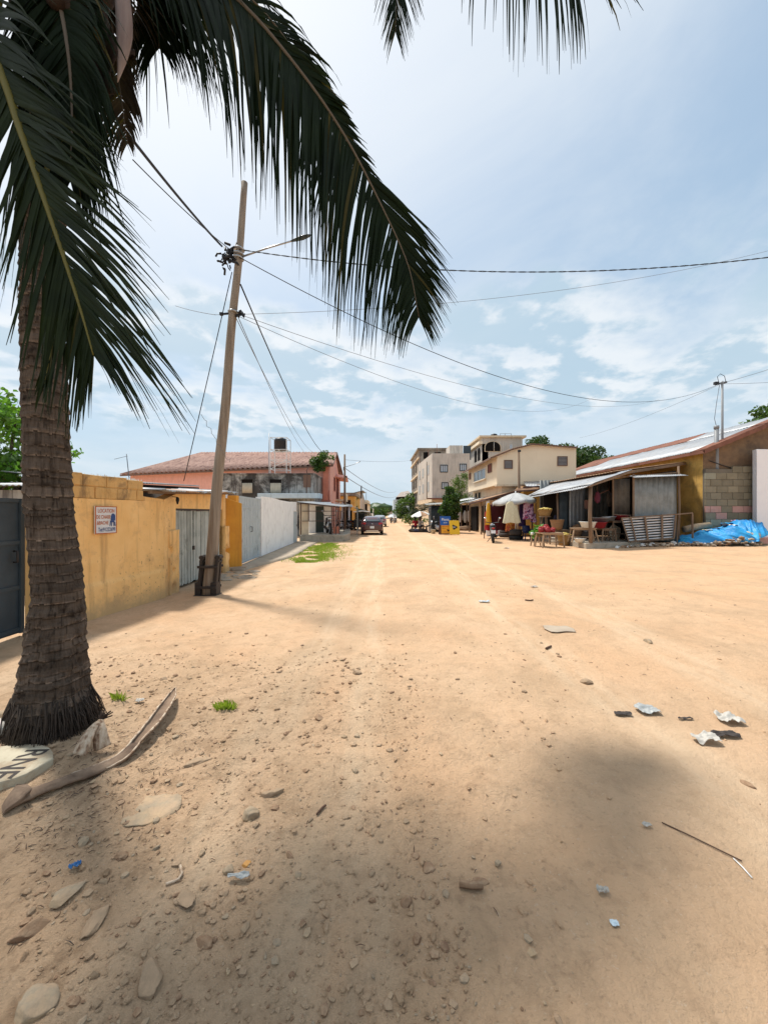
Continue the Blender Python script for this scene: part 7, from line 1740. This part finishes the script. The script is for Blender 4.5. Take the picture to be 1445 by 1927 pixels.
for i, (px, py, s) in enumerate(((4,1372,.06),(6,1398,.07),(-2,1412,.09))):
    t = thing('white_lump', ('rounded white lump at the left edge beside the palm roots, the upper one','rounded white lump at the left edge just above the crumpled white bag','crumpled white plastic bag on the rim of the inscribed slab')[i], ('stone','stone','bag')[i], G(px,py))
    mb = MB(); mb.blob(G(px,py)+V((0,0,.04)), (s,s*.8,s*.6), i, .3, 3); mb.build('lump', M['stonegrey' if i < 2 else 'bag'], t)
    t.name = 'rounded_stone' if i < 2 else 'plastic_bag'
def stone(px, py, wpx, asp, hasp, mat, label, seed, rot=0, name='stone', cat='stone', sink=.25, amp=.42, sub=3, smooth=False):
    p = G(px,py); s = wpx/2/F*p.y
    mb = MB(); mb.blob(V((0,0,0)), (1,1,1), seed, amp*.55, 4, 0, True, 0, 1.1); rq = random.Random(seed*7+1)
    for _ in range(12):                                      # chip flat faces off the lump
        n_ = V((rq.gauss(0,1),rq.gauss(0,1),rq.gauss(0,.8))).normalized(); d_ = rq.uniform(.58,.92)
        for q in mb.v:
            e = q.dot(n_)-d_
            if e > 0: q -= n_*e*.94
    mr = Matrix.Rotation(rot,3,'Z'); up_ = s*hasp*(1-2*sink)*.6-.22*s*hasp
    mb.v = [mr@V((q.x*s,q.y*s*asp,q.z*s*hasp))+V((0,0,up_+.03*s*noise.noise((q.x*7+seed,q.y*7,q.z*7)))) for q in mb.v]
    o = mb.build(name, M[mat], None, p, local=True); return tag(o, label, cat)
for i, a in enumerate((
    (672,1268,19,.8,.7,'stone','small round brown stone alone on the bright sand left of the street centre'),
    (473,1537,36,.9,.75,'stonegrey','angular grey rock in the middle of the left foreground'),
    (385,1772,38,.6,.6,'clod','dark brown oblong stone tilted left of the bottom centre'),
    (58,1752,62,.5,.5,'clod','long brown stone near the left edge above the bottom corner'),
    (285,1842,78,.6,.42,'stone','broken pale rock with a ridge near the bottom left'),
    (70,1893,88,.8,.4,'stonegrey','big flat grey green rock in the bottom left corner'),
    (157,1590,24,.8,.7,'stonegrey','small pale grey stone below the dry frond stalk'),
    (230,1613,28,.7,.5,'clod','brown stone right of the small pale grey one'),
    (294,1598,16,.7,.6,'stonegrey','tiny whitish pebble between the brown stone and the grey scrap'),
    (431,1636,23,.9,.8,'stonegrey','round grey pebble beside the orange pebble'),
    (463,1626,18,.9,.7,'orangestone','bright orange pebble in the left foreground'),
    (765,1700,22,1.2,1.0,'clod','upright shell shaped brown stone near the bottom centre'),
    (785,1767,21,1,.8,'clod','dark round pebble below the shell shaped stone'),
    (806,1633,30,.8,.35,'clod','half buried brown clod right of the bottom centre'),
    (545,1612,20,.5,.6,'clod','small elongated brown stone left of centre'),
    (308,1281,15,.9,.8,'stone','little stone on the bright sand right of the palm trunk'),
    (330,1393,14,.8,.7,'stonegrey','little grey stone beside the tip of the dry frond stalk'),
    (1103,1283,24,.8,.6,'stone','rough stone heading a small cluster right of centre'),
    (1219,1208,22,.6,.5,'stonegrey','pale flat stone on the open sand at the right'),
    (986,1302,12,.9,.7,'stone','tiny stone on the sand just right of centre'),
    (936,1629,15,.8,.6,'stonegrey','little white stone on the shaded sand right of centre'),
    (600,1355,24,.7,.55,'clod','brown clod in the scuffed earth left of centre'),
    (512,1500,44,.4,.35,'stone','flat grey brown stone lying in the scuffed earth above the angular rock'),
    (180,1730,70,.5,.25,'stone','half buried broad stone in the left foreground'),
    (700,1697,18,.5,.6,'clod','thin brown stone left of the shell shaped one'),
    (125,1690,60,.6,.25,'stonegrey','half buried grey stone below the blue scrap'),
    (350,1690,50,.6,.22,'stone','half buried sandy stone right of the curled peel'),
    (370,1436,60,.35,.22,'stone','long flat half buried stone right of the dry frond stalk'),
    (1408,1475,26,.5,.4,'clod','brown stone in the shade near the right edge'),
    (905,1660,34,.6,.25,'clod','half buried clod behind the short brown stick'),
)): stone(*a, seed=i+1, rot=i*1.3)
stone(295,1520,118,.78,.10,'stonegrey','large flat grey rock set level in the ground below the dry frond stalk',44,.3,'flat_rock',sink=.32,amp=.7)
def flat(name, label, cat, px, py, pts, mat, lift=.02, crum=.02, th=.002):
    """crumpled thin scrap: outline half sizes in metres"""
    p = G(px,py); w_, d_ = pts; mb = MB(); sd = px*.013
    mb.grid(lambda u, v: V(((u-.5)*2*w_*(1-.35*abs(v-.5)), (v-.5)*2*d_*(1+.3*noise.noise((u*2,sd,1))), max(0,lift+crum*1.5*fbm(u*2.5+sd, v*2.5, sd, 3)+crum*.9*(.3-abs(fbm(u*4+sd, v*3.5, sd+4, 2)))))), 26, 18, thick=(0,0,th)); return tag(mb.build(name, M[mat], None, p, local=True), label, cat)
flat('plastic_bag', 'crumpled white plastic bag, the further of the pair at the right', 'bag', 1372,1356, (.085,.06), 'bag', .03,.035)
flat('plastic_bag', 'crumpled white plastic bag, the nearer of the pair at the right', 'bag', 1328,1394, (.09,.045), 'bag', .028,.032)
flat('grey_bag', 'torn grey and black bag in the shaded sand at the right', 'bag', 1218,1337, (.09,.06), 'greyscrap', .02,.03)
flat('dark_scrap', 'black strip of rubbish between the two white plastic bags', 'scrap', 1365,1384, (.1,.03), 'charred', .02,.02)
flat('dark_scrap', 'dark scrap lying left of the torn grey bag', 'scrap', 1172,1343, (.07,.025), 'charred', .015,.015)
flat('dark_scrap', 'black sliver lying right of the torn grey bag', 'scrap', 1290,1352, (.06,.014), 'charred', .012,.012)
flat('cardboard', 'pale flattened piece of cardboard on the open sand right of centre', 'cardboard', 1052,1186, (.2,.13), 'walk', .012,.008,.006)
flat('blue_scrap', 'small bright blue plastic scrap in the left foreground', 'scrap', 141,1638, (.025,.012), 'bluebag', .02,.02)
flat('blue_scrap', 'pale blue scrap on the bright sand in mid street', 'scrap', 911,1134, (.10,.04), 'blueslab', .02,.04)
flat('dead_leaf', 'grey blue dry leaf left of the bottom centre', 'leaf', 449,1655, (.05,.012), 'greyscrap', .02,.012)
flat('white_scrap', 'white and dark curled scrap in the shade right of the bottom centre', 'scrap', 1134,1674, (.026,.012), 'bag', .015,.02)
flat('dead_leaf', 'pale dry leaf on the shaded sand at the right', 'leaf', 1217,1556, (.024,.010), 'bag', .012,.012)
flat('blue_scrap', 'dull blue grey scrap trodden into the sand at the lower right', 'scrap', 1156,1734, (.016,.012), 'blueslab', .008,.006)
flat('paper_scrap', 'white paper scrap near the palm roots', 'paper', 262,1334, (.035,.02), 'bag', .02,.02)
flat('paper_scrap', 'small white paper scrap on the bright sand before the tall pole', 'paper', 1005,1106, (.08,.03), 'bag', .02,.03)
flat('paper_scrap', 'small white paper scrap on the sand before the wooden tables', 'paper', 953,1033, (.12,.05), 'bag', .03,.05)
def stick(name, label, cat, pts, r, mat):
    p0 = G(*pts[0]); mb = MB(); mb.tube([G(*q)-p0+V((0,0,r+.004)) for q in pts], r, 6); return tag(mb.build(name, M[mat], None, p0, local=True), label, cat)
stick('stick', 'short thick brown stick in the foreground right of centre', 'stick', [(864,1672),(885,1677),(908,1676)], .014, 'clod')
stick('twig', 'long thin brown twig on the shaded sand at the lower right', 'twig', [(1245,1552),(1300,1575),(1350,1600),(1396,1622)], .003, 'twig')
stick('straw', 'thin white straw at the end of the long twig', 'straw', [(1380,1617),(1398,1634),(1415,1653)], .003, 'whiteplastic')
stick('peel', 'curled brown peel in the left foreground', 'peel', [(312,1668),(335,1660),(343,1645),(339,1632)], .006, 'husk')
stick('twig', 'dark twig on the bright sand left of the cardboard', 'twig', [(1027,1222),(1032,1220),(1037,1218)], .012, 'twig')
stick('twig', 'short dark twig in the middle of the foreground', 'twig', [(596,1537),(606,1526),(613,1521)], .006, 'twig')
stick('twig', 'thin twig right of the cardboard', 'twig', [(988,1131),(997,1132),(1003,1131)], .012, 'twig')
def tuft(label, px, py, n, r, seed):
    c = G(px,py); mb = MB(); rg = random.Random(seed)
    for i in range(n):
        a = rg.uniform(0,6.28); q = r*rg.random(); hh = rg.uniform(.02,.07); b_ = rg.uniform(0,6.28); w_ = .007
        o = V((q*math.cos(a), q*math.sin(a)*.7, gz(c.x+q*math.cos(a),c.y+q*math.sin(a)*.7)-c.z)); e = o+V((.04*math.cos(a)*rg.random()+rg.gauss(0,.015),.03*math.sin(a)*rg.random(),hh))
        mb.add([o+V((-w_*math.cos(b_),-w_*math.sin(b_),0)), o+V((w_*math.cos(b_),w_*math.sin(b_),0)), o.lerp(e,.6)+V((w_*1.2,0,.01)), e], [(0,1,2),(0,2,3)])
    return tag(mb.build('weed_tuft', M['grass'], None, c, local=True), label, 'weed')
tuft('green weed tuft on the scuffed earth right of the palm', 425,1338,150,.075,1)
tuft('tiny green weed close to the palm roots', 224,1336,40,.05,2)
mb = MB(); rg = random.Random(6)                             # small stones nobody could count
def scat():
    k = rg.random()
    if k < .78:
        y = 1.15+3.2*rg.random()**1.5; x = -.95*y+rg.random()*(.95*y+.3)*1.0
    elif k < .92 or rg.random() < .6: y = 1.2+4*rg.random()**1.4; x = rg.uniform(-.9,.5)*y
    else: y = 2+12*rg.random(); x = rg.uniform(-.5,1)*y
    return x, y
for i in range(5200):
    x, y = scat(); big = rg.random() < .15
    s = (rg.uniform(.008,.02) if big else rg.uniform(.002,.008))*(1+.10*y)
    mb.blob((x,y,gz(x,y)+s*.15), (s,s*rg.uniform(.5,1),s*rg.uniform(.35,.7)), i, .5, 1, rg.choice((0,1,2,3,3,3,3)), False, rg.uniform(0,3))
tag(mb.build('pebbles', [M['stone'],M['stonegrey'],M['clod'],M['sand']]), 'small stones and clods strewn over the sandy foreground', 'pebbles', kind='stuff')
mb = MB()
for i in range(620):
    k = rg.random()
    if k < .62: y = rg.gauss(2.25,.35); x = -1.62+rg.gauss(0,.3)-.1*(y-2.3)
    elif k < .75: y = rg.uniform(1.3,4); x = rg.uniform(-.9,.4)*y
    else: y = rg.uniform(3,9); x = rg.uniform(-.3,.95)*y
    if y < 1.1: continue
    a = rg.uniform(0,6.28); l = rg.uniform(.008,.04)*(1+.05*y); p = V((x,y,gz(x,y)+.004)); q = V((x+l*math.cos(a),y+l*math.sin(a),0)); q.z = gz(q.x,q.y)+.006
    mb.tube([p,(p+q)/2+V((0,0,.005)),q], [.001*(1+.15*y),.0014*(1+.15*y),.0006], 4, rg.choice((0,0,1)))
tag(mb.build('plant_litter', [M['twig'],M['charred']]), 'dark bits of twig and leaf litter scattered round the palm and over the sand', 'litter', kind='stuff')
